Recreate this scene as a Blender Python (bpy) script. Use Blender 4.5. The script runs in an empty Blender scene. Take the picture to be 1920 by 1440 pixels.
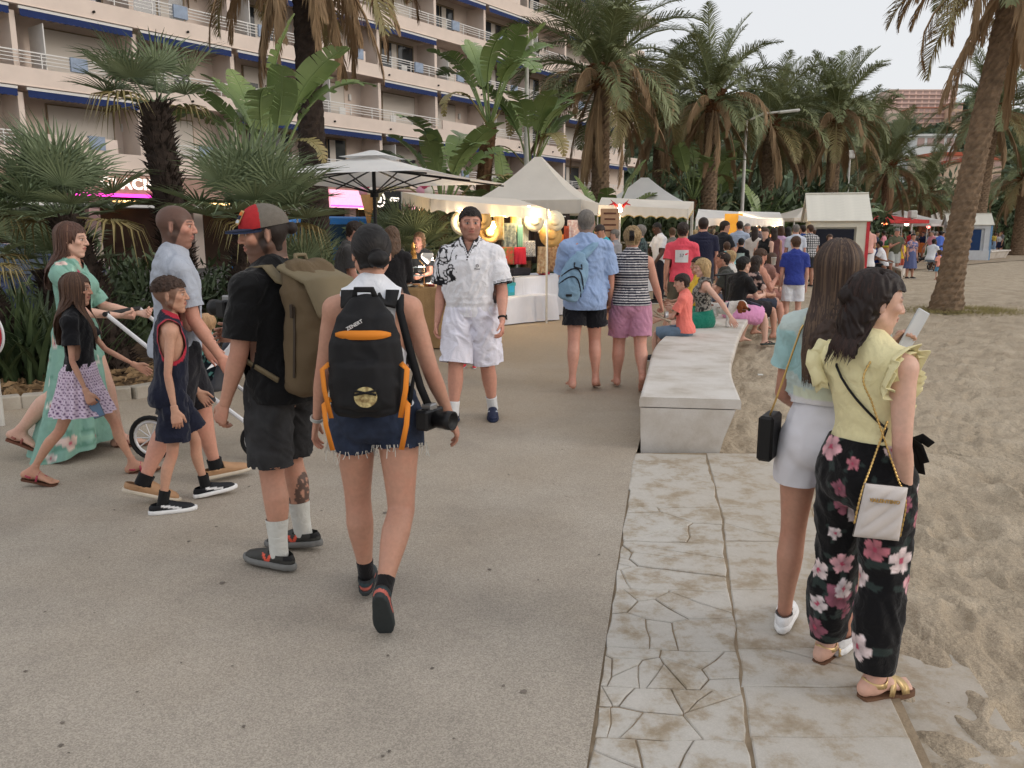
import bpy, bmesh, math, random
import numpy as np
from mathutils import Vector, Matrix, Euler

# ------------------------------------------------------------------ camera, sky, sun, exposure
SC = bpy.context.scene
COL = SC.collection
CAM_H = 1.62
PITCH = math.radians(10.76)
FPX = 1500.0            # focal length in pixels of the 1920 wide photograph
cam_d = bpy.data.cameras.new('camera')
cam_d.sensor_width = 36.0
cam_d.lens = FPX / 1920.0 * 36.0
cam_d.clip_start = 0.05
cam_d.clip_end = 3000.0
cam = bpy.data.objects.new('camera', cam_d)
COL.objects.link(cam)
cam.location = (0, 0, CAM_H)
cam.rotation_euler = (math.pi / 2 - PITCH, 0, 0)
SC.camera = cam

SUN_EL, SUN_AZ = math.radians(22), math.radians(105)   # azimuth clockwise from the view direction
w = bpy.data.worlds.new('World'); SC.world = w; w.use_nodes = True
nt = w.node_tree; bg = nt.nodes['Background']
sky = nt.nodes.new('ShaderNodeTexSky'); sky.sky_type = 'NISHITA'; sky.sun_disc = False
sky.sun_elevation = SUN_EL; sky.sun_rotation = SUN_AZ
sky.air_density = 1.0; sky.dust_density = 3.0; sky.ozone_density = 1.0
mx = nt.nodes.new('ShaderNodeMix'); mx.data_type = 'RGBA'
mx.inputs[0].default_value = 0.80
mx.inputs[7].default_value = (9.6, 9.65, 9.8, 1)      # the even pale dusk cloud veil
nt.links.new(sky.outputs[0], mx.inputs[6]); nt.links.new(mx.outputs[2], bg.inputs[0])
bg.inputs[1].default_value = 0.10
sun_d = bpy.data.lights.new('sun', 'SUN'); sun_d.energy = 0.8; sun_d.angle = math.radians(25)
sun_d.color = (1.0, 0.93, 0.86)
sun = bpy.data.objects.new('sun', sun_d); COL.objects.link(sun)
sun.rotation_euler = (math.pi / 2 - SUN_EL, 0, math.pi - SUN_AZ)
SC.view_settings.view_transform = 'Standard'
SC.view_settings.look = 'None'
SC.view_settings.exposure = 0.02
SC.view_settings.gamma = 1.0
SC.cycles.use_denoising = True
SC.cycles.max_bounces = 4; SC.cycles.diffuse_bounces = 2; SC.cycles.glossy_bounces = 2
SC.cycles.transmission_bounces = 3; SC.cycles.transparent_max_bounces = 4
SC.cycles.caustics_reflective = False; SC.cycles.caustics_refractive = False
SC.cycles.use_adaptive_sampling = True; SC.cycles.adaptive_threshold = 0.03
# ------------------------------------------------------------------ helpers
R = math.radians
rng = np.random.default_rng(7)
random.seed(7)

def pray(px, py):
 cx, cy = (px - 960) / FPX, (720 - py) / FPX
 return np.array([cx, math.cos(PITCH) + cy * math.sin(PITCH), -math.sin(PITCH) + cy * math.cos(PITCH)])
def G(px, py, z=0.0):
 d = pray(px, py); t = (z - CAM_H) / d[2]
 return (d[0] * t, d[1] * t, z)
def AT(px, py, Y):
 d = pray(px, py); t = Y / d[1]
 return (d[0] * t, Y, CAM_H + d[2] * t)

def lin(c):
 c = np.asarray(c, float)
 if c.max() > 1.0: c = c / 255.0
 return np.where(c <= 0.04045, c / 12.92, ((c + 0.055) / 1.055) ** 2.4)
def rgba(c):
 l = lin(c); return (float(l[0]), float(l[1]), float(l[2]), 1.0)

MATS = {}
def mat(name, col=(128, 128, 128), rough=0.7, metal=0.0, var=0.12, vscale=6.0, bump=0.0, bscale=120.0, spec=0.35,
  emit=None, estr=0.0, sheen=0.0, col2=None, stretch=None, alpha=None, trans=None):
 if name in MATS: return MATS[name]
 m = bpy.data.materials.new(name); MATS[name] = m; m.use_nodes = True
 t = m.node_tree; b = t.nodes['Principled BSDF']
 b.inputs['Roughness'].default_value = rough; b.inputs['Metallic'].default_value = metal
 b.inputs['Specular IOR Level'].default_value = spec
 if sheen: b.inputs['Sheen Weight'].default_value = sheen
 base = rgba(col)
 b.inputs['Base Color'].default_value = base
 tc = t.nodes.new('ShaderNodeTexCoord'); src = tc.outputs['Object']
 if stretch:
  mp = t.nodes.new('ShaderNodeMapping'); mp.inputs['Scale'].default_value = stretch
  t.links.new(src, mp.inputs[0]); src = mp.outputs[0]
 if var or col2 is not None:
  n = t.nodes.new('ShaderNodeTexNoise'); n.inputs['Scale'].default_value = vscale; n.inputs['Detail'].default_value = 5
  t.links.new(src, n.inputs['Vector'])
  r = t.nodes.new('ShaderNodeValToRGB')
  r.color_ramp.elements[0].position = 0.3; r.color_ramp.elements[1].position = 0.7
  if col2 is not None: a, c = base, rgba(col2)
  else:
   a = tuple(x * (1 - var) for x in base[:3]) + (1,); c = tuple(min(1, x * (1 + var)) for x in base[:3]) + (1,)
  r.color_ramp.elements[0].color = a; r.color_ramp.elements[1].color = c
  t.links.new(n.outputs[0], r.inputs[0]); t.links.new(r.outputs[0], b.inputs['Base Color'])
 if bump:
  n2 = t.nodes.new('ShaderNodeTexNoise'); n2.inputs['Scale'].default_value = bscale; n2.inputs['Detail'].default_value = 3
  t.links.new(src, n2.inputs['Vector'])
  bp = t.nodes.new('ShaderNodeBump'); bp.inputs['Strength'].default_value = bump; bp.inputs['Distance'].default_value = 0.01
  t.links.new(n2.outputs[0], bp.inputs['Height']); t.links.new(bp.outputs[0], b.inputs['Normal'])
 if emit is not None:
  b.inputs['Emission Color'].default_value = rgba(emit); b.inputs['Emission Strength'].default_value = estr
 if trans: b.inputs['Transmission Weight'].default_value = trans
 if alpha is not None: b.inputs['Alpha'].default_value = alpha
 return m

def nodes_of(m): return m.node_tree, m.node_tree.nodes['Principled BSDF']

def attr_mat(name, rough=0.6, bump=0.0, bscale=200.0, spec=0.35, sss=0.0, sheen=0.0, stretch=None, dist=0.004, vs=40, va=0.10):
 """material whose colour is the thing's own dye or skin tone stored per vertex, with grain on top"""
 if name in MATS: return MATS[name]
 m = bpy.data.materials.new(name); MATS[name] = m; m.use_nodes = True
 t, b = nodes_of(m)
 b.inputs['Roughness'].default_value = rough; b.inputs['Specular IOR Level'].default_value = spec
 if sheen: b.inputs['Sheen Weight'].default_value = sheen
 a = t.nodes.new('ShaderNodeAttribute'); a.attribute_name = 'Col'
 tc = t.nodes.new('ShaderNodeTexCoord'); src = tc.outputs['Object']
 if stretch:
  mp = t.nodes.new('ShaderNodeMapping'); mp.inputs['Scale'].default_value = stretch
  t.links.new(src, mp.inputs[0]); src = mp.outputs[0]
 n = t.nodes.new('ShaderNodeTexNoise'); n.inputs['Scale'].default_value = vs; n.inputs['Detail'].default_value = 4
 t.links.new(src, n.inputs['Vector'])
 mr = t.nodes.new('ShaderNodeMapRange'); mr.inputs[1].default_value = 0.3; mr.inputs[2].default_value = 0.7
 mr.inputs[3].default_value = 1 - va; mr.inputs[4].default_value = 1 + va
 t.links.new(n.outputs[0], mr.inputs[0])
 vm = t.nodes.new('ShaderNodeVectorMath'); vm.operation = 'SCALE'
 t.links.new(a.outputs['Color'], vm.inputs[0]); t.links.new(mr.outputs[0], vm.inputs['Scale'])
 t.links.new(vm.outputs[0], b.inputs['Base Color'])
 if sss:
  b.inputs['Subsurface Weight'].default_value = sss; b.inputs['Subsurface Radius'].default_value = (0.02, 0.008, 0.004)
  b.inputs['Subsurface Scale'].default_value = 0.5
 if bump:
  n2 = t.nodes.new('ShaderNodeTexNoise'); n2.inputs['Scale'].default_value = bscale; n2.inputs['Detail'].default_value = 2
  t.links.new(src, n2.inputs['Vector'])
  bp = t.nodes.new('ShaderNodeBump'); bp.inputs['Strength'].default_value = bump; bp.inputs['Distance'].default_value = dist
  t.links.new(n2.outputs[0], bp.inputs['Height']); t.links.new(bp.outputs[0], b.inputs['Normal'])
  if name in ('cotton', 'viscose', 'satin', 'pique', 'rib_knit'):     # soft creases of worn cloth
   n3 = t.nodes.new('ShaderNodeTexNoise'); n3.inputs['Scale'].default_value = 13; n3.inputs['Detail'].default_value = 3; n3.inputs['Distortion'].default_value = 1.6
   t.links.new(tc.outputs['Object'], n3.inputs['Vector']); b2 = t.nodes.new('ShaderNodeBump'); b2.inputs['Strength'].default_value = .55; b2.inputs['Distance'].default_value = .018
   t.links.new(n3.outputs[0], b2.inputs['Height']); t.links.new(b2.outputs[0], bp.inputs['Normal'])
 return m

def mesh_np(name, V, F, smooth=True, col=None, uv=None):
 """mesh data from numpy; F is an (n,3)/(n,4) array or a list of such arrays"""
 Fs = F if isinstance(F, list) and len(F) and isinstance(F[0], np.ndarray) else [np.asarray(F)]
 Fs = [np.asarray(f, np.int32) for f in Fs if len(f)]
 me = bpy.data.meshes.new(name)
 V = np.asarray(V, np.float32)
 me.vertices.add(len(V)); me.vertices.foreach_set('co', V.ravel())
 if Fs:
  loops = np.concatenate([f.ravel() for f in Fs])
  tot = np.concatenate([np.full(len(f), f.shape[1], np.int32) for f in Fs])
  start = np.concatenate([[0], np.cumsum(tot)[:-1]]).astype(np.int32)
  me.loops.add(len(loops)); me.loops.foreach_set('vertex_index', loops)
  me.polygons.add(len(tot)); me.polygons.foreach_set('loop_start', start); me.polygons.foreach_set('loop_total', tot)
 if col is not None:
  c = np.ones((len(V), 4), np.float32); c[:, :3] = col
  at = me.color_attributes.new('Col', 'FLOAT_COLOR', 'POINT'); at.data.foreach_set('color', c.ravel())
 me.update(calc_edges=True)
 if not smooth: me.shade_flat()
 return me

def obj(name, me, m=None, parent=None, loc=(0, 0, 0), rot=(0, 0, 0), scale=None):
 o = bpy.data.objects.new(name, me); COL.objects.link(o)
 if m is not None and me is not None and not me.materials: me.materials.append(m)
 if parent is not None: o.parent = parent
 o.location = loc; o.rotation_euler = rot
 if scale is not None: o.scale = scale if hasattr(scale, '__len__') else (scale,) * 3
 return o
def tag(o, label=None, cat=None, group=None, kind=None):
 if label: o['label'] = label
 if cat: o['category'] = cat
 if group: o['group'] = group
 if kind: o['kind'] = kind
 return o
def empty(name, loc=(0, 0, 0), rz=0.0, label=None, cat=None, group=None):
 o = bpy.data.objects.new(name, None); COL.objects.link(o); o.empty_display_size = 0.1
 o.location = loc; o.rotation_euler = (0, 0, rz)
 return tag(o, label, cat, group)

class MB:
 """collects boxes, tubes, polygons into one mesh"""
 def __init__(s): s.v = []; s.f3 = []; s.f4 = []; s.ng = []
 def n(s): return len(s.v)
 def add(s, V, F):
  o = len(s.v); s.v.extend([tuple(map(float, p)) for p in V])
  for f in F:
   g = tuple(i + o for i in f)
   (s.f3 if len(g) == 3 else s.f4 if len(g) == 4 else s.ng).append(g)
  return s
 def box(s, c, h, M=None, bev=0.0):
  x, y, z = h
  if bev > 0:
   b = min(bev, x * .9, y * .9, z * .9); P = []
   for sx in (-1, 1):
    for sy in (-1, 1):
     for sz in (-1, 1):
      P += [(sx * x, sy * (y - b), sz * (z - b)), (sx * (x - b), sy * y, sz * (z - b)), (sx * (x - b), sy * (y - b), sz * z)]
   bm = bmesh.new()
   for p in P: bm.verts.new(p)
   bmesh.ops.convex_hull(bm, input=bm.verts)
   bm.verts.index_update()
   V = [v.co[:] for v in bm.verts]; F = [[v.index for v in f.verts] for f in bm.faces]; bm.free()
  else:
   V = [(sx * x, sy * y, sz * z) for sx in (-1, 1) for sy in (-1, 1) for sz in (-1, 1)]
   F = [(0, 1, 3, 2), (4, 6, 7, 5), (0, 4, 5, 1), (2, 3, 7, 6), (0, 2, 6, 4), (1, 5, 7, 3)]
  out = []
  for p in V:
   q = Vector(p)
   if M is not None: q = M @ q
   out.append((q[0] + c[0], q[1] + c[1], q[2] + c[2]))
  return s.add(out, F)
 def tube(s, pts, r, n=8, cap=True, closed=False):
  pts = [Vector(p) for p in pts]; m = len(pts)
  rr = r if hasattr(r, '__len__') else [r] * m
  V = []; F = []
  prev = None
  for i, p in enumerate(pts):
   if closed: d = pts[(i + 1) % m] - pts[i - 1]
   else: d = pts[min(i + 1, m - 1)] - pts[max(i - 1, 0)]
   if d.length < 1e-9: d = Vector((0, 0, 1))
   d.normalize()
   if prev is None:
    a = Vector((1, 0, 0)) if abs(d.x) < .9 else Vector((0, 1, 0))
    a = (a - d * a.dot(d)).normalized()
   else:
    a = prev - d * prev.dot(d)
    a = a.normalized() if a.length > 1e-6 else d.orthogonal().normalized()
   prev = a; b = d.cross(a)
   for k in range(n):
    t = 2 * math.pi * k / n; V.append(p + (a * math.cos(t) + b * math.sin(t)) * rr[i])
  for i in range(m if closed else m - 1):
   j = (i + 1) % m
   for k in range(n):
    F.append((i * n + k, i * n + (k + 1) % n, j * n + (k + 1) % n, j * n + k))
  if cap and not closed:
   F.append(tuple(range(n))[::-1]); F.append(tuple((m - 1) * n + k for k in range(n)))
  return s.add(V, F)
 def lathe(s, prof, n=16, c=(0, 0, 0), M=None):
  V = []; F = []; m = len(prof)
  for (r, z) in prof:
   for k in range(n):
    t = 2 * math.pi * k / n; p = Vector((r * math.cos(t), r * math.sin(t), z))
    if M is not None: p = M @ p
    V.append((p[0] + c[0], p[1] + c[1], p[2] + c[2]))
  for i in range(m - 1):
   for k in range(n): F.append((i * n + k, i * n + (k + 1) % n, (i + 1) * n + (k + 1) % n, (i + 1) * n + k))
  return s.add(V, F)
 def ribbon(s, pts, nor, w, th=0.004):
  """flat strap along pts, nor = outward direction per point (or one), w = half width"""
  pts = [Vector(p) for p in pts]; m = len(pts); V = []; F = []
  for i, p in enumerate(pts):
   d = (pts[min(i + 1, m - 1)] - pts[max(i - 1, 0)]).normalized()
   nn = Vector(nor[i] if hasattr(nor[0], '__len__') else nor); nn = (nn - d * nn.dot(d)).normalized()
   b = d.cross(nn); ww = w[i] if hasattr(w, '__len__') else w
   for (u, v) in ((-1, 0), (1, 0), (1, 1), (-1, 1)): V.append(p + b * (u * ww) + nn * (v * th))
  for i in range(m - 1):
   for k in range(4): F.append((i * 4 + k, i * 4 + (k + 1) % 4, i * 4 + 4 + (k + 1) % 4, i * 4 + 4 + k))
  F.append((0, 3, 2, 1)); F.append(tuple((m - 1) * 4 + k for k in range(4)))
  return s.add(V, F)
 def poly(s, top, z0, z1):
  """prism from a 2-D polygon (list of x,y), between z0 and z1"""
  n = len(top); V = [(x, y, z1) for x, y in top] + [(x, y, z0) for x, y in top]
  F = [tuple(range(n)), tuple(range(2 * n - 1, n - 1, -1))] + [(i, i + n, (i + 1) % n + n, (i + 1) % n) for i in range(n)]
  return s.add(V, F)
 def mesh(s, name, smooth=False):
  me = bpy.data.meshes.new(name); me.from_pydata(s.v, [], s.f3 + s.f4 + s.ng, shade_flat=not smooth)
  me.update(); return me
 def build(s, name, m, parent=None, smooth=False, loc=(0, 0, 0), rot=(0, 0, 0)):
  return obj(name, s.mesh(name, smooth), m, parent, loc, rot)

TXT = {}
def text_mesh(txt, size, depth=0.003, bold=0.0, shear=0.0, align='CENTER', space=1.0):
 key = (txt, size, depth, bold, shear, space)
 if key in TXT: return TXT[key]
 c = bpy.data.curves.new('lettering', 'FONT'); c.body = txt; c.size = size; c.extrude = depth; c.offset = bold; c.shear = shear
 c.align_x = align; c.align_y = 'CENTER'; c.space_character = space; c.resolution_u = 3
 o = bpy.data.objects.new('lettering', c); COL.objects.link(o)
 dg = bpy.context.evaluated_depsgraph_get(); dg.update()
 me = bpy.data.meshes.new_from_object(o.evaluated_get(dg)); bpy.data.objects.remove(o); bpy.data.curves.remove(c)
 me.materials.clear(); TXT[key] = me
 return me

def hsh(ix, iy, iz, seed):
 n = (ix * 374761393 + iy * 668265263 + iz * 1274126177 + seed * 97561) & 0xffffffff
 n = ((n ^ (n >> 13)) * 1274126177) & 0xffffffff
 n = (n ^ (n >> 16))
 return (n & 0xffff) / 32767.5 - 1.0
def noise3(P, seed=0):
 P = np.asarray(P, np.float64)
 i = np.floor(P).astype(np.int64); f = P - i; f = f * f * (3 - 2 * f)
 x, y, z = i[:, 0], i[:, 1], i[:, 2]; fx, fy, fz = f[:, 0], f[:, 1], f[:, 2]
 def L(a, b, t): return a + (b - a) * t
 c00 = L(hsh(x, y, z, seed), hsh(x + 1, y, z, seed), fx); c10 = L(hsh(x, y + 1, z, seed), hsh(x + 1, y + 1, z, seed), fx)
 c01 = L(hsh(x, y, z + 1, seed), hsh(x + 1, y, z + 1, seed), fx); c11 = L(hsh(x, y + 1, z + 1, seed), hsh(x + 1, y + 1, z + 1, seed), fx)
 return L(L(c00, c10, fy), L(c01, c11, fy), fz)
def fbm(P, oct=3, seed=0):
 P = np.asarray(P, np.float64); s = 0; a = 1.0; t = 0
 for k in range(oct): s = s + a * noise3(P * 2 ** k, seed + k * 17); t += a; a *= .5
 return s / t
for a_ in (('GLACIER', .62, .05, .012, 0.0, 1.12), ('a', .62, .03, .01, .3, 1.0), ('ove', .45, .03, .01, .3, 1.0), ('Finest', .02, .0008, .0004, 0.0, 1.0), ('Finest', .026, .0008, .0004, 0.0, 1.0), ('ZENERT', .019, .0008, .0004, 0.0, 1.0),
     ('VALENTINO', .017, .0014, .0006, 0.0, 1.1), ('57', .07, .0008, .0006, 0.0, 1.0), ("LEVI'S", .085, .0008, .0006, 0.0, 1.0)):
 text_mesh(*a_[:5], space=a_[5])
# ------------------------------------------------------------------ figure modelling: implicit surfaces meshed to continuous skins
def nrm(v):
 v = np.asarray(v, float); return v / max(1e-9, np.linalg.norm(v))
def catmull(K, n):
 """resample keyed rows K[:,0]=t, rest values, smoothly into n rows"""
 K = np.asarray(K, float); t = K[:, 0]; T = np.linspace(t[0], t[-1], n); out = np.zeros((n, K.shape[1])); out[:, 0] = T
 m = np.gradient(K[:, 1:], t, axis=0) if len(K) > 2 else np.repeat((K[1:, 1:] - K[:1, 1:]) / (t[1] - t[0]), 2, 0)
 for i, x in enumerate(T):
  j = min(max(np.searchsorted(t, x) - 1, 0), len(t) - 2); h = t[j + 1] - t[j]; u = (x - t[j]) / h
  out[i, 1:] = ((2*u**3 - 3*u**2 + 1) * K[j, 1:] + (u**3 - 2*u**2 + u) * h * m[j] + (-2*u**3 + 3*u**2) * K[j+1, 1:] + (u**3 - u**2) * h * m[j+1])
 return out

class Cyl:
 """generalised cylinder: centres C, side axes A, front axes B, half widths w, half depths d"""
 def __init__(s, C, A, B, w, d, cap=None, k=.02, neg=False):
  s.C = np.asarray(C, np.float32); s.A = np.asarray(A, np.float32); s.B = np.asarray(B, np.float32)
  if s.A.ndim == 1: s.A = np.repeat(s.A[None], len(s.C), 0)
  if s.B.ndim == 1: s.B = np.repeat(s.B[None], len(s.C), 0)
  s.w = np.asarray(w, np.float32) * np.ones(len(s.C), np.float32); s.d = np.asarray(d, np.float32) * np.ones(len(s.C), np.float32)
  s.cap = cap; s.k = k; s.neg = neg
 def grow(s, g, gd=None):
  return Cyl(s.C, s.A, s.B, s.w + g, s.d + (g if gd is None else gd), s.cap, s.k)
 def fr(s, i):
  a, b = s.C[i], s.C[i + 1]; ab = b - a; L2 = float(ab @ ab) + 1e-12
  A = s.A[i] + s.A[i + 1]; A = A / math.sqrt(A @ A); B = s.B[i] + s.B[i + 1]; B = B / math.sqrt(B @ B)
  Cn = np.array([A[1] * B[2] - A[2] * B[1], A[2] * B[0] - A[0] * B[2], A[0] * B[1] - A[1] * B[0]]); Cn = Cn / max(1e-6, math.sqrt(Cn @ Cn))
  return np.stack([ab / L2, A, B, Cn]).astype(np.float32), a, ab
 def fin(s, i, M, ab, t, u, v, c3):
  t = np.clip(t, 0, 1); k = M @ ab
  u = u - t * k[1]; v = v - t * k[2]; c3 = c3 - t * k[3]
  w = s.w[i] + (s.w[i + 1] - s.w[i]) * t; d = s.d[i] + (s.d[i + 1] - s.d[i]) * t
  m = np.minimum(w, d); c = m if s.cap is None else np.float32(s.cap)
  u /= w; v /= d; c3 /= c
  u *= u; v *= v; c3 *= c3; u += v; u += c3; np.sqrt(u, out=u); u -= 1; u *= m
  return u, t
 def seg(s, i, P):
  M, a, ab = s.fr(i); Q = (P - a) @ M.T
  r, t = s.fin(i, M, ab, Q[:, 0], Q[:, 1], Q[:, 2], Q[:, 3]); return r, i + t
 def seg_grid(s, i, x, y, z):
  M, a, ab = s.fr(i); x = x - a[0]; y = y - a[1]; z = z - a[2]
  Q = [(x * m[0])[:, None, None] + (y * m[1])[None, :, None] + (z * m[2])[None, None, :] for m in M]
  return s.fin(i, M, ab, *Q)[0]
 def bb(s, i):
  r = max(s.w[i], s.w[i + 1], s.d[i], s.d[i + 1], s.cap or 0)
  return np.minimum(s.C[i], s.C[i + 1]) - r, np.maximum(s.C[i], s.C[i + 1]) + r
 def n(s): return max(1, len(s.C) - 1)
 def val(s, P):
  P = np.asarray(P, np.float32); best = np.full(len(P), 9.0, np.float32); par = np.zeros(len(P), np.float32)
  for i in range(s.n()):
   v, t = s.seg(i, P); m = v < best; best = np.where(m, v, best); par = np.where(m, t, par)
  return best, par / s.n()

def ball(c, r, A=(1, 0, 0), B=(0, 1, 0), k=.02, neg=False):
 """ellipsoid as a one-segment Cyl along the third axis"""
 A = nrm(A); B = nrm(B); Cx = np.cross(A, B); r = r if hasattr(r, '__len__') else (r, r, r)
 e = Cx * 1e-4
 return Cyl([np.array(c) - e, np.array(c) + e], A, B, r[0], r[1], cap=r[2], k=k, neg=neg)
def rod(a, b, ra, rb=None, k=.01, flat=None, A=None):
 """round rod from a to b"""
 a = np.asarray(a, float); b = np.asarray(b, float); d = nrm(b - a); rb = ra if rb is None else rb
 if A is None: A = np.cross(d, (0, 0, 1)) if abs(d[2]) < .9 else np.cross(d, (0, 1, 0))
 A = nrm(A - d * np.dot(A, d)); B = np.cross(d, A)
 w = np.array([ra, rb]); dd = w * (flat or 1.0)
 return Cyl([a, b], A, B, w, dd, k=k)

def sdf_mesh(prims, res, lo=None, hi=None, pad=2):
 L = np.full(3, 9e9); H = -L
 for p in prims:
  if p.neg: continue
  for i in range(p.n()):
   a, b = p.bb(i); L = np.minimum(L, a); H = np.maximum(H, b)
 if lo is not None: L = np.maximum(L, lo)
 if hi is not None: H = np.minimum(H, hi)
 L = L - pad * res; H = H + pad * res
 dim = np.ceil((H - L) / res).astype(int) + 1
 F = np.full(dim, 1.0, np.float32)
 ax = [(L[k] + np.arange(dim[k]) * res).astype(np.float32) for k in range(3)]
 def sl(a, b):
  i0 = np.maximum(np.floor((a - L) / res).astype(int), 0); i1 = np.minimum(np.ceil((b - L) / res).astype(int) + 1, dim)
  return i0, i1
 for p in prims:
  mg = p.k + 2.2 * res
  lo_ = np.full(3, 9e9); hi_ = -lo_
  for i in range(p.n()):
   a, b = p.bb(i); lo_ = np.minimum(lo_, a); hi_ = np.maximum(hi_, b)
  g0, g1 = sl(lo_ - mg, hi_ + mg)
  if (g1 <= g0).any(): continue
  Gv = np.full(g1 - g0, 1.0, np.float32)
  for i in range(p.n()):
   a, b = p.bb(i); i0, i1 = sl(a - mg, b + mg)
   if (i1 <= i0).any(): continue
   v = p.seg_grid(i, ax[0][i0[0]:i1[0]], ax[1][i0[1]:i1[1]], ax[2][i0[2]:i1[2]])
   s_ = tuple(slice(i0[k] - g0[k], i1[k] - g0[k]) for k in range(3))
   Gv[s_] = np.minimum(Gv[s_], v)
  S = tuple(slice(g0[k], g1[k]) for k in range(3)); a = F[S]
  if p.neg:
   b = -Gv; h = np.maximum(p.k - np.abs(a - b), 0) / p.k
   F[S] = np.maximum(a, b) + h * h * p.k * .25
  elif p.k > 1e-5:
   h = np.maximum(p.k - np.abs(a - Gv), 0) / p.k
   F[S] = np.minimum(a, Gv) - h * h * p.k * .25
  else: F[S] = np.minimum(a, Gv)
 return surfnet(F, L, res)

_CO = np.array([(0,0,0),(1,0,0),(0,1,0),(1,1,0),(0,0,1),(1,0,1),(0,1,1),(1,1,1)])
_ED = [(0,1),(2,3),(4,5),(6,7),(0,2),(1,3),(4,6),(5,7),(0,4),(1,5),(2,6),(3,7)]
def surfnet(F, L, res):
 s = F < 0
 c = np.zeros(np.array(F.shape) - 1, np.uint8)
 nx, ny, nz = c.shape
 for d in _CO: c += s[d[0]:d[0]+nx, d[1]:d[1]+ny, d[2]:d[2]+nz]
 act = (c > 0) & (c < 8)
 ijk = np.argwhere(act)
 if len(ijk) == 0: return np.zeros((0, 3)), np.zeros((0, 4), int)
 idx = np.full(c.shape, -1, np.int32); idx[act] = np.arange(len(ijk))
 Vv = [F[ijk[:, 0] + d[0], ijk[:, 1] + d[1], ijk[:, 2] + d[2]] for d in _CO]
 acc = np.zeros((len(ijk), 3)); cnt = np.zeros(len(ijk))
 for a, b in _ED:
  m = (Vv[a] < 0) != (Vv[b] < 0)
  t = np.where(m, Vv[a] / np.where(m, Vv[a] - Vv[b], 1), 0)
  acc += (m[:, None]) * (_CO[a] + t[:, None] * (_CO[b] - _CO[a])); cnt += m
 V = L + (ijk + acc / cnt[:, None]) * res
 Q = []
 for axn in range(3):
  u, v = (axn + 1) % 3, (axn + 2) % 3
  a = [slice(None)] * 3; b = [slice(None)] * 3
  a[axn] = slice(0, -1); b[axn] = slice(1, None)
  sa, sb = s[tuple(a)], s[tuple(b)]
  e = np.argwhere(sa != sb)
  ok = (e[:, u] >= 1) & (e[:, v] >= 1) & (e[:, u] < c.shape[u]) & (e[:, v] < c.shape[v]) & (e[:, axn] < c.shape[axn])
  e = e[ok]; fl = sa[e[:, 0], e[:, 1], e[:, 2]]
  def I(du, dv):
   q = e.copy(); q[:, u] += du; q[:, v] += dv; return idx[q[:, 0], q[:, 1], q[:, 2]]
  f = np.stack([I(-1, -1), I(0, -1), I(0, 0), I(-1, 0)], 1)
  f[~fl] = f[~fl][:, ::-1]
  Q.append(f)
 Q = np.concatenate(Q); Q = Q[(Q >= 0).all(1)]
 return V, Q

def smooth_lap(V, Q, n=1, lam=.5):
 E = np.concatenate([Q[:, [i, (i + 1) % Q.shape[1]]] for i in range(Q.shape[1])])
 for _ in range(n):
  i = np.r_[E[:, 0], E[:, 1]]; j = np.r_[E[:, 1], E[:, 0]]; c = np.maximum(np.bincount(i, minlength=len(V)), 1)
  S = np.stack([np.bincount(i, V[j, k], len(V)) for k in range(3)], 1); V = V + lam * (S / c[:, None] - V)
 return V
def normals(V, Q):
 n = np.cross(V[Q[:, 2]] - V[Q[:, 0]], V[Q[:, 3 % Q.shape[1]]] - V[Q[:, 1]]) if Q.shape[1] == 4 else np.cross(V[Q[:, 1]] - V[Q[:, 0]], V[Q[:, 2]] - V[Q[:, 0]])
 N = np.zeros_like(V)
 for k in range(Q.shape[1]): np.add.at(N, Q[:, k], n)
 return N / np.maximum(np.linalg.norm(N, axis=1), 1e-9)[:, None]
def clip(V, F, g, extra=None):
 """keep the part of a mesh where g<0, cutting triangles cleanly along g=0"""
 T = np.concatenate([F[:, [0, 1, 2]], F[:, [0, 2, 3]]]) if F.shape[1] == 4 else F
 s = g < 0; k = s[T].sum(1)
 keep = T[k == 3]; newV = [V]; nv = len(V); out = [keep]; ng = [g]
 for want in (1, 2):
  t = T[k == want]
  if not len(t): continue
  odd = s[t] if want == 1 else ~s[t]
  o = odd.argmax(1); r = np.arange(len(t))
  a, b, c = t[r, o], t[r, (o + 1) % 3], t[r, (o + 2) % 3]
  def cut(p, q):
   x = g[p] / (g[p] - g[q]); return V[p] + x[:, None] * (V[q] - V[p])
  p1, p2 = cut(a, b), cut(a, c); i1 = nv + r; i2 = nv + len(t) + r; newV += [p1, p2]; nv += 2 * len(t)
  if want == 1: out.append(np.stack([a, i1, i2], 1))
  else: out += [np.stack([i1, b, c], 1), np.stack([i1, c, i2], 1)]
 V2 = np.concatenate(newV); T2 = np.concatenate(out)
 return weld(V2, T2)
def weld(V, T, tol=1e-5):
 used = np.unique(T); mp = np.full(len(V), -1); mp[used] = np.arange(len(used)); V = V[used]; T = mp[T]
 key = np.round(V / tol).astype(np.int64)
 _, first, inv = np.unique(key, axis=0, return_index=True, return_inverse=True)
 inv = inv.ravel(); T = inv[T]; T = T[(T[:, 0] != T[:, 1]) & (T[:, 1] != T[:, 2]) & (T[:, 0] != T[:, 2])]
 return V[first], T

def rotz(a): c, s = math.cos(a), math.sin(a); return np.array([[c, -s, 0], [s, c, 0], [0, 0, 1.0]])
def rotx(a): c, s = math.cos(a), math.sin(a); return np.array([[1.0, 0, 0], [0, c, -s], [0, s, c]])
def roty(a): c, s = math.cos(a), math.sin(a); return np.array([[c, 0, s], [0, 1.0, 0], [-s, 0, c]])
def rotax(ax, a):
 ax = nrm(ax); K = np.array([[0, -ax[2], ax[1]], [ax[2], 0, -ax[0]], [-ax[1], ax[0], 0]])
 return np.eye(3) + math.sin(a) * K + (1 - math.cos(a)) * K @ K

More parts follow.
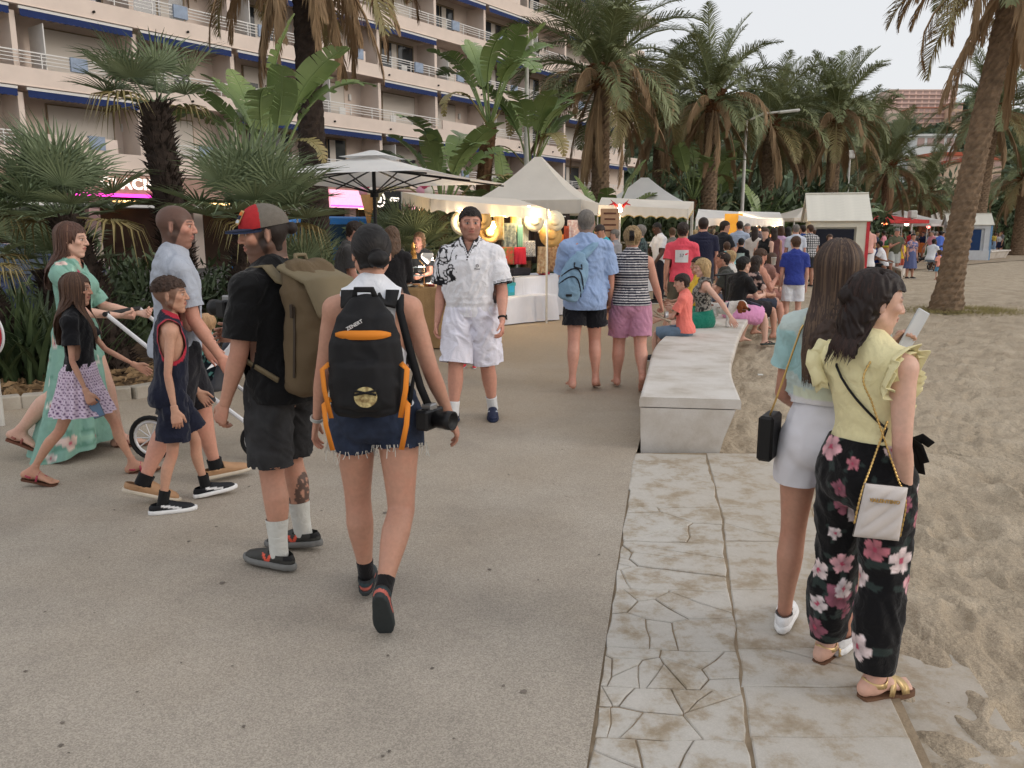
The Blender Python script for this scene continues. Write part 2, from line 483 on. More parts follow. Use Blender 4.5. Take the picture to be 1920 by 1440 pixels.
SKIN = dict(fair=(208, 164, 144), tan=(192, 144, 122), light=(216, 174, 154), olive=(196, 150, 126), brown=(142, 102, 82), dark=(84, 60, 48), red=(204, 150, 130))
HAIR = dict(black=(22, 18, 17), dark=(44, 32, 26), brown=(74, 52, 38), light=(118, 88, 62), blond=(176, 148, 106), grey=(120, 114, 108), ash=(92, 70, 54))

class Fig:
 """one person: pose angles in degrees, faces +Y in its own frame, x to its right"""
 def __init__(s, H=1.75, sex='m', build=1.0, skin='fair', seed=0, child=False, near=True, res=None,
     lean=0, side=0, twist=0, head=(0, 0, 0), L=None, Rr=None, la=None, ra=None, seat=None, hh=None, tilt=0):
  s.H = H; s.sex = sex; s.seed = seed; s.near = near; s.rs = np.random.default_rng(seed + 11)
  s.skin = lin(SKIN.get(skin, skin) if isinstance(skin, str) else skin)
  s.res = res or (0.0095 if near else 0.022)
  f = sex == 'f'; s.f = f; u = H / 1.75; s.u = u; s.b = build; b = build * (0.9 if child else 1.0); s.bb = b; s.child = child
  hipz = (.505 if not child else .49) * H
  s.thl = .245 * H if not child else .235 * H; s.shl = .222 * H if not child else .215 * H; s.ankz = .042 * H
  s.hipw = (.052 if not f else .056) * H
  s.parts = {}
  # spine
  pel = np.array([0, 0, hipz]); s.pel = pel
  ks = []
  n = 13; us = np.linspace(0, 1, n); seglen = .335 * H / (n - 1)
  p = pel + np.array([0, 0, -.025 * H]); Rm = None; pts = [p]; Rs = []
  for i, uu in enumerate(us):
   sm = uu * uu * (3 - 2 * uu)
   M = rotz(R(twist) * sm) @ roty(R(side) * sm) @ rotx(-R(lean) * (0.25 + .75 * sm) - R(tilt))
   Rs.append(M)
   if i < n - 1: pts.append(pts[-1] + M @ np.array([0, 0, seglen]))
  s.sp = np.array(pts); s.sR = Rs; s.chestR = Rs[-1]; s.neck = s.sp[-1]
  # torso sections: u(0..1 of spine), half width, half depth, y offset (for 1.75 m)
  if f: K = [(0, .135, .095, -.012), (.12, .166, .114, -.016), (.22, .163, .112, -.012), (.42, .124, .088, .004), (.58, .128, .09, .006), (.74, .145, .102, .008), (.86, .142, .092, 0), (.95, .115, .072, -.008), (1, .07, .058, -.01)]
  else: K = [(0, .125, .09, -.01), (.12, .158, .11, -.012), (.22, .157, .108, -.006), (.42, .143, .1, .004), (.58, .15, .104, .006), (.74, .166, .116, .006), (.86, .162, .106, 0), (.95, .13, .085, -.008), (1, .075, .066, -.01)]
  if child: K = [(a, w_ * .95, d_ * .98, y_) for a, w_, d_, y_ in K]
  K = catmull(K, n); s.TK = K
  ctr = np.array([s.sp[i] + Rs[i] @ np.array([0, K[i, 3] * u, 0]) for i in range(n)])
  A = np.array([M[:, 0] for M in Rs]); Bx = np.array([M[:, 1] for M in Rs])
  s.torso = Cyl(ctr, A, Bx, K[:, 1] * u * b, K[:, 2] * u * b, cap=.05 * u, k=.03 * u)
  # shoulders and arms
  M = s.chestR; sw = (.102 if not f else .092) * H * (0.94 if child else 1) * (1 + (b - 1) * .5)
  s.sh = {}; s.arm = {}; s.leg = {}; s.hand = {}; s.foot = {}
  la = dict(flex=2, abd=8, elbow=12, tw=15, hand=0, curl=25, **{}) | (la or {}); ra = dict(flex=2, abd=8, elbow=12, tw=15, hand=0, curl=25) | (ra or {})
  for sd, a in ((-1, la), (1, ra)):
   J = s.neck + M @ np.array([sd * sw, -.006 * u, -.036 * H + a.get('shrug', 0)]); s.sh[sd] = J
   fl, ab = R(a['flex']), R(a['abd'])
   d = M @ np.array([sd * math.sin(ab), math.sin(fl) * math.cos(ab), -math.cos(fl) * math.cos(ab)])
   if 'dir' in a: d = nrm(a['dir'])
   ua, fa = .17 * H, .148 * H
   E = J + d * ua
   if 'fdir' in a: fd = nrm(a['fdir'])
   else:
    fwd = M[:, 1] - d * (M[:, 1] @ d)
    fwd = nrm(fwd) if np.linalg.norm(fwd) > .2 else nrm(M[:, 2] - d * (M[:, 2] @ d))
    fwd = rotax(d, -R(a['tw']) * sd) @ fwd
    fd = nrm(d * math.cos(R(a['elbow'])) + fwd * math.sin(R(a['elbow'])))
   W = E + fd * fa
   s.arm[sd] = dict(J=J, E=E, W=W, d=d, fd=fd, a=a)
   th = (.86 if f else 1.0) * b * (0.8 if child else 1) * u
   inward = M @ np.array([-sd, 0, 0.0])
   N = inward - fd * (inward @ fd)
   N = nrm(N) if np.linalg.norm(N) > .15 else nrm(M[:, 2])
   N = rotax(fd, R(a['hand']) * sd) @ N
   if 'palm' in a: N = nrm(np.array(a['palm']) - fd * (np.array(a['palm']) @ fd))
   hd = fd
   if 'hdir' in a:
    hd = nrm(a['hdir'])
    N = nrm(N - hd * (N @ hd))
   s.arm[sd]['N'] = N; s.arm[sd]['hd'] = hd
   T0 = np.cross(N, fd)
   # keyed radii along arm param 0..2
   KA = catmull([(0, .048, .052), (.3, .05, .053), (.7, .043, .045), (1, .039, .041), (1.25, .042, .041), (1.6, .034, .031), (1.9, .028, .023), (2, .028, .021)], 13)
   C = []; AA = []; BB = []
   for t, w_, d_ in KA:
    if t <= 1: c = J + d * ua * t; dd = d
    else: c = E + fd * fa * (t - 1); dd = fd
    Ax = nrm(T0 - dd * (T0 @ dd)); C.append(c); AA.append(Ax); BB.append(np.cross(dd, Ax))
   s.arm[sd]['cyl'] = Cyl(C, AA, BB, KA[:, 1] * th, KA[:, 2] * th, k=.02 * u)
  # legs
  L = dict(flex=0, abd=2, knee=2, yaw=6, pitch=0) | (L or {}); Rl = dict(flex=0, abd=2, knee=2, yaw=6, pitch=0) | (Rr or {})
  P0 = s.sR[0]
  Pt = rotx(-R(tilt))
  for sd, a in ((-1, L), (1, Rl)):
   J = pel + Pt @ np.array([sd * s.hipw, 0, 0.0])
   yw = rotz(-sd * R(a.get('splay', 0)))
   fl, ab, kn = R(a['flex']), R(a['abd']), R(a['knee'])
   d = yw @ np.array([sd * math.sin(ab), math.sin(fl) * math.cos(ab), -math.cos(fl) * math.cos(ab)])
   e = fl - kn; ab2 = R(a.get('abd2', a['abd']))
   d2 = yw @ np.array([sd * math.sin(ab2), math.sin(e) * math.cos(ab2), -math.cos(e) * math.cos(ab2)])
   if 'dir' in a: d = nrm(a['dir'])
   if 'sdir' in a: d2 = nrm(a['sdir'])
   Kp = J + d * s.thl; An = Kp + d2 * s.shl
   ff = yw @ np.array([0, 1.0, 0])
   th = b * (1.06 if f else 1.0) * (0.82 if child else 1) * u * a.get('th', 1)
   KL = catmull([(0, .084, .09, 0), (.25, .083, .088, 0), (.6, .068, .073, .004), (.92, .055, .059, .004), (1.05, .053, .057, .002), (1.3, .056, .060, -.012), (1.6, .043, .047, -.008), (1.85, .032, .036, -.002), (2, .031, .037, 0)], 15)
   C = []; AA = []; BB = []
   for t, w_, d_, yo in KL:
    if t <= 1: c = J + d * s.thl * t; dd = d
    else: c = Kp + d2 * s.shl * (t - 1); dd = d2
    if .85 < t < 1.15: dd = nrm(d + d2)
    side_ = yw @ np.array([1.0, 0, 0])
    Ax = nrm(side_ - dd * (side_ @ dd)); Bf = np.cross(dd, Ax)
    if Bf @ (ff - dd * 0.5) < 0 and abs(d[2]) > .6: Bf = -Bf
    C.append(c + Bf * yo * u); AA.append(Ax); BB.append(Bf)
   cy = Cyl(C, AA, BB, KL[:, 1] * th, KL[:, 2] * th, k=.018 * u)
   fyaw = rotz(-sd * R(a['yaw'])) @ yw
   ft = fyaw @ np.array([0, 1.0, 0]); pt = R(a['pitch'])
   ft = ft * math.cos(pt) + np.array([0, 0, 1.0]) * math.sin(pt)
   sidev = fyaw @ np.array([1.0, 0, 0]); up = np.cross(sidev, ft)
   s.leg[sd] = dict(J=J, K=Kp, A=An, d=d, d2=d2, cyl=cy, ft=ft, up=up, side=sidev, a=a)
  # drop to the floor
  low = min((s.leg[q]['A'] + s.leg[q]['ft'] * t - s.leg[q]['up'] * s.ankz)[2] for q in (-1, 1) for t in (-.03 * H, .11 * H))
  s.z0 = -low if seat is None else seat - (hipz - .085 * u)
  # head
  hy, hp, hr = head
  s.hs = hh or (.1405 * H if not child else .208)
  s.hR = rotz(R(hy)) @ rotx(R(hp)) @ roty(R(hr)) @ (rotz(R(twist)) if True else 1)
  nd = nrm(s.chestR @ np.array([0, .28, 1.0]) * .6 + s.hR @ np.array([0, .1, 1.0]) * .4)
  s.nd = nd
  s.hc = s.neck + nd * .038 * H + s.hR @ np.array([0, .07, .47]) * s.hs
 # ---- body skin
 def hp(s, v): return s.hc + s.hR @ (np.asarray(v, float) * s.hs)
 def head_prims(s):
  h = s.hs; X, Y, Z = s.hR[:, 0], s.hR[:, 1], s.hR[:, 2]
  P = [ball(s.hp((0, -.06, .13)), (.325 * h, .42 * h, .365 * h), X, Y, k=.03 * h)]
  fw = .92 if s.f else 1.0
  pts = [(0, .1, .16), (0, .15, 0), (0, .165, -.15), (0, .185, -.3), (0, .235, -.415)]
  P.append(Cyl([s.hp(p) for p in pts], X, Y, np.array([.27, .275, .25, .19, .085]) * h * fw, np.array([.24, .2, .19, .16, .08]) * h, cap=.08 * h, k=.07 * h))
  for q in (-1, 1):
   P.append(rod(s.hp((q * .235 * fw, -.02, -.2)), s.hp((q * .07, .22, -.41)), .085 * h, .06 * h, k=.1 * h))
   if s.near:
    P.append(rod(s.hp((q * .06, .345, .095)), s.hp((q * .2, .285, .105)), .036 * h, .03 * h, k=.05 * h))
    P.append(ball(s.hp((q * .2, .255, -.06)), (.07 * h, .07 * h, .06 * h), X, Y, k=.07 * h))
  if s.near:
   for q in (-1, 1):
    P.append(ball(s.hp((q * .135, .40, .03)), (.082 * h, .06 * h, .05 * h), X, Y, k=.05 * h, neg=True))
    P.append(ball(s.hp((q * .135, .297, .025)), (.066 * h, .056 * h, .05 * h), X, Y, k=.008 * h))
  P.append(Cyl([s.hp((0, .335, .08)), s.hp((0, .4, -.03)), s.hp((0, .43, -.1))], X, Y, np.array([.03, .036, .05]) * h, np.array([.045, .05, .045]) * h, k=.045 * h))
  if s.near:
   for q in (-1, 1): P.append(ball(s.hp((q * .055, .375, -.11)), (.034 * h, .045 * h, .032 * h), X, Y, k=.03 * h))
   P.append(ball(s.hp((0, .345, -.205)), (.095 * h, .042 * h, .024 * h), X, Y, k=.03 * h))
   P.append(ball(s.hp((0, .335, -.26)), (.08 * h, .045 * h, .028 * h), X, Y, k=.03 * h))
   P.append(ball(s.hp((0, .40, -.23)), (.075 * h, .035 * h, .006 * h), X, Y, k=.015 * h, neg=True))
  for q in (-1, 1):
   M = s.hR @ rotz(R(-22) * q)
   P.append(ball(s.hp((q * .322, -.05, -.02)), (.026 * h, .075 * h, .13 * h), M[:, 0], M[:, 1], k=.02 * h))
   if s.near: P.append(ball(s.hp((q * .36, -.03, 0)), (.022 * h, .036 * h, .07 * h), M[:, 0], M[:, 1], k=.015 * h, neg=True))
  # neck
  nr = (.058 if not s.f else .049) * s.u * (0.82 if s.child else 1) * (1 + (s.bb - 1) * .8)
  a = s.neck - s.nd * .045 * s.H; b = s.hp((0, -.09, -.22))
  P.append(Cyl([a, s.neck + s.nd * .012 * s.H, (s.neck + s.nd * .02 * s.H) * .4 + b * .6, b], s.hR[:, 0] * .5 + s.chestR[:, 0] * .5, nrm(s.chestR[:, 1]),
      np.array([1.5, 1.12, 1, 1]) * nr, np.array([1.15, 1.08, 1.02, 1.05]) * nr, k=.03 * s.u))
  return P
 def body_prims(s, legs=True, toes=True):
  P = [s.torso]; u = s.u
  for q in (-1, 1):
   J = s.arm[q]['J']; nb = s.neck
   P.append(Cyl([nb + s.nd * .03 * s.H, nb + (J - nb) * .5 + s.chestR[:, 2] * .014 * u, J + s.chestR[:, 2] * .004], s.chestR[:, 1], s.chestR[:, 2], np.array([.045, .056, .05]) * u * s.bb, np.array([.04, .036, .046]) * u * s.bb, k=.045 * u))
   if s.f and not s.child:
    c = s.sp[9] + s.sR[9] @ np.array([q * .062, .085, -.012]) * u * s.bb
    P.append(ball(c, np.array([.06, .055, .06]) * u * s.bb, k=.04 * u))
  for q in (-1, 1):
   c = s.arm[q]['cyl']; P.append(Cyl(c.C, c.A, c.B, c.w, c.d, k=.014 * u))
   J = s.arm[q]['J']; P.append(ball(J + s.chestR @ np.array([-q * .012, 0, -.012]) * u, .052 * u * s.bb * (.88 if s.f else 1) * (.85 if s.child else 1), k=.04 * u))
   if legs:
    l = s.leg[q]; c = l['cyl']; P.append(Cyl(c.C, c.A, c.B, c.w, c.d, k=.012 * u))
    g = s.pel + (rotx(-.0) @ np.array([q * .055, -.055, -.01])) * u
    P.append(ball(g, np.array([.085, .08, .09]) * u * s.bb, k=.05 * u))
  return P
 def foot_prims(s, q, toes=True):
  l = s.leg[q]; u = s.H / 1.75; A = l['A']; f, up, sd = l['ft'], l['up'], l['side']
  def p(y, z, x=0): return A + f * y * u + up * (z * u - s.ankz) + sd * x * u
  P = [Cyl([p(-.052, .032), p(-.02, .045), p(.04, .048, 0), p(.095, .03, 0), p(.135, .022, 0)], sd, up, np.array([.028, .032, .036, .043, .045]) * u, np.array([.032, .042, .036, .024, .018]) * u, k=.02)]
  if toes:
   for i, (x, L_, r) in enumerate([(-.03, .06, .0125), (-.012, .058, .0095), (.004, .05, .009), (.019, .042, .0085), (.032, .032, .008)]):
    P.append(rod(p(.13, .017, x * q), p(.13 + L_, .011, x * q * 1.05), r * u, r * u * .9, k=.006))
  else: P.append(Cyl([p(.13, .02), p(.185, .013)], sd, up, np.array([.044, .032]) * u, np.array([.017, .011]) * u, k=.01))
  P.append(Cyl([p(-.005, .04), A + l['d2'] * -.05 * u], sd, f, np.array([.032, .032]) * u * s.bb, np.array([.04, .037]) * u * s.bb, k=.025))
  return P
 def hand_prims(s, q):
  a = s.arm[q]; u = s.H / 1.75 * (.92 if s.f else 1) * (.95 if s.child else 1); W = a['W']; d = a['hd']; N = a['N']; T = np.cross(N, d) * q * -1
  # thumb side: forward when arm hangs
  if 'thumb' in a['a']:
   T = nrm(np.array(a['a']['thumb']) - d * (np.array(a['a']['thumb']) @ d)); N2 = np.cross(d, T); N = N2 if N2 @ N > 0 else -N2
  cu = a['a']['curl']; cu = cu if hasattr(cu, '__len__') else (cu,) * 4
  P = [Cyl([W - a['fd'] * .03 * u, W + d * .012 * u, W + d * .05 * u, W + d * .088 * u], T, N, np.array([.027, .029, .038, .04]) * u, np.array([.02, .017, .016, .013]) * u, k=.012)]
  for i, (x, Ln, r) in enumerate([(.030, .072, .0088), (.0105, .08, .009), (-.0095, .074, .0086), (-.0275, .058, .0078)]):
   b = W + d * (.09 - abs(x) * .12) * u + T * x * u; dd = d; c = R(cu[i]); pts = [b - d * .012 * u]
   pts.append(b)
   for j, fr in enumerate((.45, .3, .25)):
    dd = rotax(T, 0) @ dd
    ang = c * (1.0, 1.1, .7)[j]
    dd = dd * math.cos(ang) + np.cross(np.cross(dd, N), dd) * math.sin(ang) if False else nrm(rotax(np.cross(dd, N), ang) @ dd)
    N_ = N
    pts.append(pts[-1] + dd * Ln * fr * u + T * x * .06 * u)
   rr = np.array([1.05, 1.08, 1.0, .93, .8]) * r * u
   P.append(Cyl(pts, T, nrm(np.cross(T, d)), rr, rr, k=.004))
  tc = R(a['a'].get('tcurl', 20))
  t0 = W + d * .02 * u + T * .022 * u; td = nrm(d * .75 + T * .75 + N * .25); t1 = t0 + td * .04 * u; td2 = nrm(d * (.95) + T * .25 + N * math.sin(tc)); t2 = t1 + td2 * .032 * u; t3 = t2 + nrm(td2 + N * .2) * .024 * u
  rr = np.array([.0145, .0115, .0098, .008]) * u
  P.append(Cyl([t0, t1, t2, t3], N, nrm(np.cross(N, td)), rr, rr, k=.01))
  return P
 def skin_col(s, V, opts):
  n = fbm(V * 9 + s.seed, 2, s.seed)[:, None]; bl = fbm(V * 30, 2, 7)[:, None]
  C = s.skin * (1 + .09 * n + .05 * bl) * (1 - np.clip(n + bl, 0, 1) * np.array([0, .07, .08]))
  for q in (-1, 1):
   for J_ in (s.leg[q]['K'], s.arm[q]['E'], s.leg[q]['A'], s.arm[q]['W'] + s.arm[q]['hd'] * .1):      # ruddier, darker joints
    C = C * (1 - np.exp(-(((V - J_) / (.055 * s.u)) ** 2).sum(1))[:, None] * np.array([.1, .2, .2]))
  hl = ((V - s.hc) @ s.hR) / s.hs
  x, y, z = hl.T; ax = np.abs(x)
  ish = (np.abs(z) < .62) & (np.hypot(x, y) < .62)
  def mixc(C, m, col): m = np.clip(m, 0, 1)[:, None]; return C * (1 - m) + lin(col) * m
  def ss(a, b, v): t = np.clip((v - a) / (b - a), 0, 1); return t * t * (3 - 2 * t)
  # ruddy cheeks, ears, nose
  red = np.exp(-(((ax - .2) / .1) ** 2 + ((y - .28) / .15) ** 2 + ((z + .07) / .1) ** 2)) * .5 + np.exp(-((ax / .07) ** 2 + ((y - .45) / .08) ** 2 + ((z + .1) / .08) ** 2)) * .5 + ss(.33, .37, ax) * .25
  C = C * (1 - (red * ish)[:, None] * np.array([.02, .18, .2]))
  if s.near or s.res < .0185:
   front = ish & (y > .2)
   eye = front * (((ax - .135) / .066) ** 2 + ((z - .025) / .03) ** 2 < 1)
   C = mixc(C, front * np.exp(-(((ax - .135) / .09) ** 2 + ((z - .03) / .05) ** 2) ** 2) * .45, (120, 78, 62))
   C = mixc(C, eye * .6, (196, 182, 172)); C = mixc(C, front * (((ax - .135 - opts.get('gaze', 0) * np.sign(x)) / .03) ** 2 + ((z - .027) / .032) ** 2 < 1), opts.get('iris', (46, 32, 26)))
   C = mixc(C, front * (np.abs(z - (.072 - 0.12 * (ax - .135))) < .009) * (np.abs(ax - .135) < .07) * .8, (50, 32, 26))
   brow = front * ss(.028, .012, np.abs(z - (.135 - .5 * np.clip(ax - .15, 0, 1) ** 1 * .35))) * (ax > .045) * (ax < .23)
   C = mixc(C, brow * opts.get('brow', .8), opts.get('haircol', (60, 44, 34)))
   lip = front * ss(1.15, .8, (x / .105) ** 2 + ((z + .23) / .052) ** 2)
   C = mixc(C, lip * .7, opts.get('lip', (168, 92, 84)))
   C = mixc(C, front * (np.abs(z + .232) < .007) * (ax < .09) * .7, (90, 45, 40))
  bd = opts.get('beard')
  if bd:
   edge = -.13 - .03 * n[:, 0] + .30 * ss(.2, .31, ax) * ss(.2, .02, y)
   low = ss(edge + .05, edge - .06, z + .06 * (ax < .09) * (z > -.17)) * ish * (z > -.56)
   low = low * (1 - ss(1.3, .9, (x / .1) ** 2 + ((z + .235) / .05) ** 2)) * ss(-.07, .0, y)
   C = mixc(C, low * bd[1] * (.85 + .3 * n[:, 0]), bd[0])
  sv = opts.get('shave')
  if sv:   # cropped hair seen as colour on the scalp: (colour, opacity)
   line = .17 - .62 * ss(.30, -.05, y)
   m = ss(line - .03, line + .03, z) * ish * (1 - ss(.315, .35, ax) * (z < .12))
   C = mixc(C, m * sv[1], sv[0])
  for (px, pr, colr, op) in opts.get('spots', ()):
   d = np.linalg.norm((V - np.asarray(px)) / np.asarray(pr), axis=1)
   nn = fbm(V * 70, 2, 5); C = mixc(C, ss(1.05, .85, d + .12 * nn) * (nn > -.18) * op, colr)
  fn = opts.get('fn')
  if fn: C = fn(s, V, C, mixc)
  return C
 def body(s, bare_feet=(), hands=True, skip_torso=False, **opts):
  res = s.res
  Vs, Fs, off = [], [], 0
  def put(vf):
   nonlocal off
   V, F = vf
   if len(V) == 0: return
   Vs.append(V); Fs.append(F + off); off += len(V)
  if s.near:
   put(sdf_mesh(s.body_prims(), res))
   put(sdf_mesh(s.head_prims(), opts.get('hres', .0046) * s.hs / .228))
   if hands:
    for q in (-1, 1): put(sdf_mesh(s.hand_prims(q), .0044 * (0.85 if s.child else 1)))
   for q in bare_feet: put(sdf_mesh(s.foot_prims(q), .0052))
  else:
   P = s.body_prims() + s.head_prims()
   for q in (-1, 1):
    P += s.hand_prims(q)[:1] if res > .016 else s.hand_prims(q)
    if res > .016:
     h = s.arm[q]; P.append(Cyl([h['W'] + h['hd'] * .08 * s.u, h['W'] + h['hd'] * .15 * s.u], np.cross(h['N'], h['hd']), h['N'], np.array([.034, .026]) * s.u, np.array([.018, .014]) * s.u, k=.01))
   for q in bare_feet: P += s.foot_prims(q, False)
   put(sdf_mesh(P, res))
  V = np.concatenate(Vs); F = np.concatenate(Fs)
  C = s.skin_col(V, opts)
  s.add('body', V, F, C, attr_mat('skin', .5, .25, 260, .4, sss=0, dist=.0015, vs=60, va=.06), smooth=True)
  return s
 def add(s, name, V, F, C, m, smooth=True, parent=None):
  if C is not None and np.ndim(C) == 1: C = np.repeat(np.asarray(C)[None], len(V), 0)
  V = np.asarray(V, float) + np.array([0, 0, s.z0])
  me = mesh_np(name, V, F, smooth, C)
  s.parts.setdefault(name, []).append((me, m, parent)); return me
 # ---- clothing
 def coords(s, V):
  """torso value/param, arm value/param per side, leg param"""
  tv, tp = s.torso.val(V)
  return tv, tp
 def torso_cloth(s, loose, straight=.5, drop=0):
  T = s.torso; w = T.w.copy(); d = T.d.copy()
  mw = max(w[2:5].max(), 0); cw = w[8:11].max()
  n = len(w); tt = np.linspace(0, 1, n)
  tgt_w = np.interp(tt, [0, .2, .75, 1], [mw, mw, max(cw, mw * .96), 0]); tgt_d = np.interp(tt, [0, .2, .75, 1], [d[2:5].max(), d[2:5].max(), d[8:11].max(), 0])
  w = np.maximum(w, w + (tgt_w - w) * straight); d = np.maximum(d, d + (tgt_d - d) * straight)
  C = T.C.copy(); A = T.A; B = T.B
  if drop:
   ax = C[0] - C[1]; C = np.vstack([C[0] + nrm(ax) * drop, C]); A = np.vstack([A[0], A]); B = np.vstack([B[0], B]); w = np.r_[w[0], w]; d = np.r_[d[0], d]
  lo = loose * np.interp(np.linspace(1, 0, len(w)), [0, .12, 1], [.45, .8, 1.0]) 
  lo = loose * np.interp(np.linspace(0, 1, len(w)), [0, .8, 1.0], [1.0, .8, .45])
  return Cyl(C, A, B, w + lo, d + lo, cap=.05, k=.03)
 def fold(s, V, F, amp, f=(14, 14, 9), seed=0, n=2):
  f = np.array(f) * 1.35; sk = .35 * np.sin(seed)
  V0 = V; V = V + np.stack([V[:, 2] * sk, V[:, 2] * -sk, V[:, 0] * .4], 1)
  N = normals(V0, F); P = V * np.array(f) + 3.1 * seed
  P = P + .8 * np.stack([noise3(P * .5 + 9, seed), noise3(P * .5 + 4, seed + 1), noise3(P * .5, seed + 2)], 1)
  a = fbm(P, n, seed); r = 1 - 2 * np.abs(a)     # ridged
  V = V0
  return V + N * ((r - .3) * amp * 1.5)[:, None]
 def shirt(s, col, hem=.06, sleeve=.62, loose=.016, straight=.55, neck=.078, vneck=0, m=None, name='shirt', cf=None, folds=.005, fs=(13, 13, 7), scoop=0, flare=.012, drop=None, res=None, tail=0, strap=None, trim=None):
  """hem: spine param of lower edge (negative hangs below), sleeve: arm param end (0 = sleeveless)"""
  u = s.u; dl = max(0, -hem) * .335 * s.H + .02 if hem < .02 else 0
  if drop is not None: dl = drop
  T = s.torso_cloth(loose * u, straight, dl)
  P = [T]
  for q in (-1, 1):
   J = s.arm[q]['J']; nb = s.neck
   P.append(Cyl([nb + s.nd * .02 * s.H, nb + (J - nb) * .5 + s.chestR[:, 2] * .014 * u, J + s.chestR[:, 2] * .004], s.chestR[:, 1], s.chestR[:, 2], np.array([.05, .06, .056]) * u * s.bb + .010 + .2 * loose, np.array([.046, .04, .052]) * u * s.bb + .010 + .2 * loose, k=.045 * u))
   if hem < .2 and straight > .15:
    g0 = s.pel + np.array([q * .055, -.055, -.01]) * u; P.append(ball(g0, np.array([.085, .08, .1]) * u * s.bb + loose + .008, k=.06 * u))
   if s.f and not s.child:
    c = s.sp[9] + s.sR[9] @ np.array([q * .062, .085, -.012]) * u * s.bb
    P.append(ball(c, np.array([.066, .062, .07]) * u * s.bb + loose * .4, k=.06 * u))
   if sleeve > 0:
    c = s.arm[q]['cyl']; n = len(c.w); tt = np.linspace(0, 2, n); g = loose * .7 * np.clip(.25 + tt * 2.2, 0, 1) + flare * np.clip(tt / max(sleeve, .3), 0, 1.2) + .003
    kk = max(2, int(np.ceil(sleeve / 2 * (n - 1))) + 2)
    P.append(Cyl(c.C[:kk], c.A[:kk], c.B[:kk], (c.w + g)[:kk], (c.d + g)[:kk], k=.025 * u))
    P.append(ball(J + s.chestR @ np.array([-q * .012, 0, -.012]) * u, (.056 * u * (.9 if s.f else 1) + .2 * loose) * s.bb * (.85 if s.child else 1), k=.04 * u))
   elif strap is None: P.append(ball(J + s.chestR @ np.array([-q * .03, 0, -.02]) * u, .052 * u * s.bb * (.85 if s.child else 1), k=.04 * u))
  V, F = sdf_mesh(P, res or s.res * 1.05)
  if s.near: V = smooth_lap(V, F, 3)
  if folds and s.near: V = s.fold(V, F, folds, fs, s.seed)
  kk = len(T.C) - len(s.torso.C)
  def gg(V):
   tv, tp = T.val(V)
   if kk: # re-map param so 0 is the spine base
    nseg = len(T.C) - 1; raw = tp * nseg; tp = np.where(raw < 1, -(1 - raw) * dl / (.335 * s.H), (raw - 1) / (nseg - 1))
   g = (hem - tp) * .335 * s.H; go = np.full(len(V), -9.0)
   if tail:
    lv = (V - s.pel) @ np.array([1, 0, 0]); g = g + tail * (np.abs(lv) / .16) ** 2
   if sleeve > 0:
    for q in (-1, 1):
     av, ap = s.arm[q]['cyl'].grow(loose * .7 + .003).val(V)
     isarm = (av < tv - .004) & (ap * 2 > .2)
     g = np.where(isarm, -1, g); go = np.where(isarm, (ap * 2 - sleeve) * .16 * s.H, go)
   else:
    for q in (-1, 1):
     J = s.arm[q]['J']; dx = (V - J) @ (s.chestR[:, 0] * q); dz = (V - J) @ s.chestR[:, 2]
     so = strap if strap is not None else -.012
     go = np.maximum(go, np.where(dz > -.115 * u, dx - so * u - np.clip(-.07 * u - dz, 0, 1) * 1.2, -.05))
     if scoop:
      a0 = J + s.chestR @ np.array([q * .055, -.02, -.055]) * u
      go = np.maximum(go, (.09 * u + scoop * u) - np.linalg.norm((V - a0) @ np.stack([s.chestR[:, 0], s.chestR[:, 2] * .62], 1), axis=1))
   nk = s.neck + s.nd * .012 * s.H
   rel = (V - nk) @ s.chestR
   go = np.maximum(go, neck * u - np.sqrt(rel[:, 0] ** 2 + (rel[:, 1] - .012) ** 2 * 1.1 + (rel[:, 2] * .8) ** 2))
   if vneck: go = np.maximum(go, np.where(rel[:, 1] > 0, (vneck + rel[:, 2]) * .5 - np.abs(rel[:, 0]) * 1.1, -1))
   return g, go
  V, F = clip(V, F, np.maximum(*gg(V)))
  C = cf(s, V) if cf else np.repeat(lin(col)[None], len(V), 0)
  if trim is not None:
   for w0_, w1_, tc_ in trim:
    go = gg(V)[1]; mk = (go > -w1_) & (go < -w0_ + 1e-4); C = np.where(mk[:, None], lin(tc_), C)
  m = m or attr_mat('cotton', .85, .5, 380, .2, sheen=.15, dist=.0012, vs=14, va=.05)
  s.add(name, V, F, C, m); return s
 def pants(s, col, length=.8, waist=.27, loose=.014, flare=.02, m=None, name='shorts', cf=None, folds=.005, fs=(12, 12, 8), fray=0, taper=None, res=None):
  u = s.u; T = s.torso; n = len(T.w); P = [Cyl(T.C[:6], T.A[:6], T.B[:6], T.w[:6] + loose * .8 * u, T.d[:6] + loose * .8 * u, cap=.05, k=.03)]
  for q in (-1, 1):
   g0 = s.pel + np.array([q * .055, -.055, -.01]) * u; P.append(ball(g0, np.array([.085, .08, .09]) * u * s.bb + loose * .8, k=.05 * u))
   c = s.leg[q]['cyl']; nn = len(c.w); tt = np.linspace(0, 2, nn); g = loose + flare * np.clip(tt / max(length, .4), 0, 1.15)
   if taper: g = np.interp(tt, [t[0] for t in taper], [t[1] for t in taper])
   kk = min(nn, max(3, int(np.ceil(length / 2 * (nn - 1))) + 2))
   P.append(Cyl(c.C[:kk], c.A[:kk], c.B[:kk], (c.w + g)[:kk], (c.d + g)[:kk], k=.014 * u))
  V, F = sdf_mesh(P, res or s.res * 1.05)
  if s.near: V = smooth_lap(V, F, 2)
  if folds and s.near: V = s.fold(V, F, folds, fs, s.seed + 3)
  tv, tp = T.val(V)
  lv = np.full(len(V), 9.0); lp = np.zeros(len(V))
  for q in (-1, 1):
   v, p = s.leg[q]['cyl'].val(V); mm = v < lv; lv = np.where(mm, v, lv); lp = np.where(mm, p, lp)
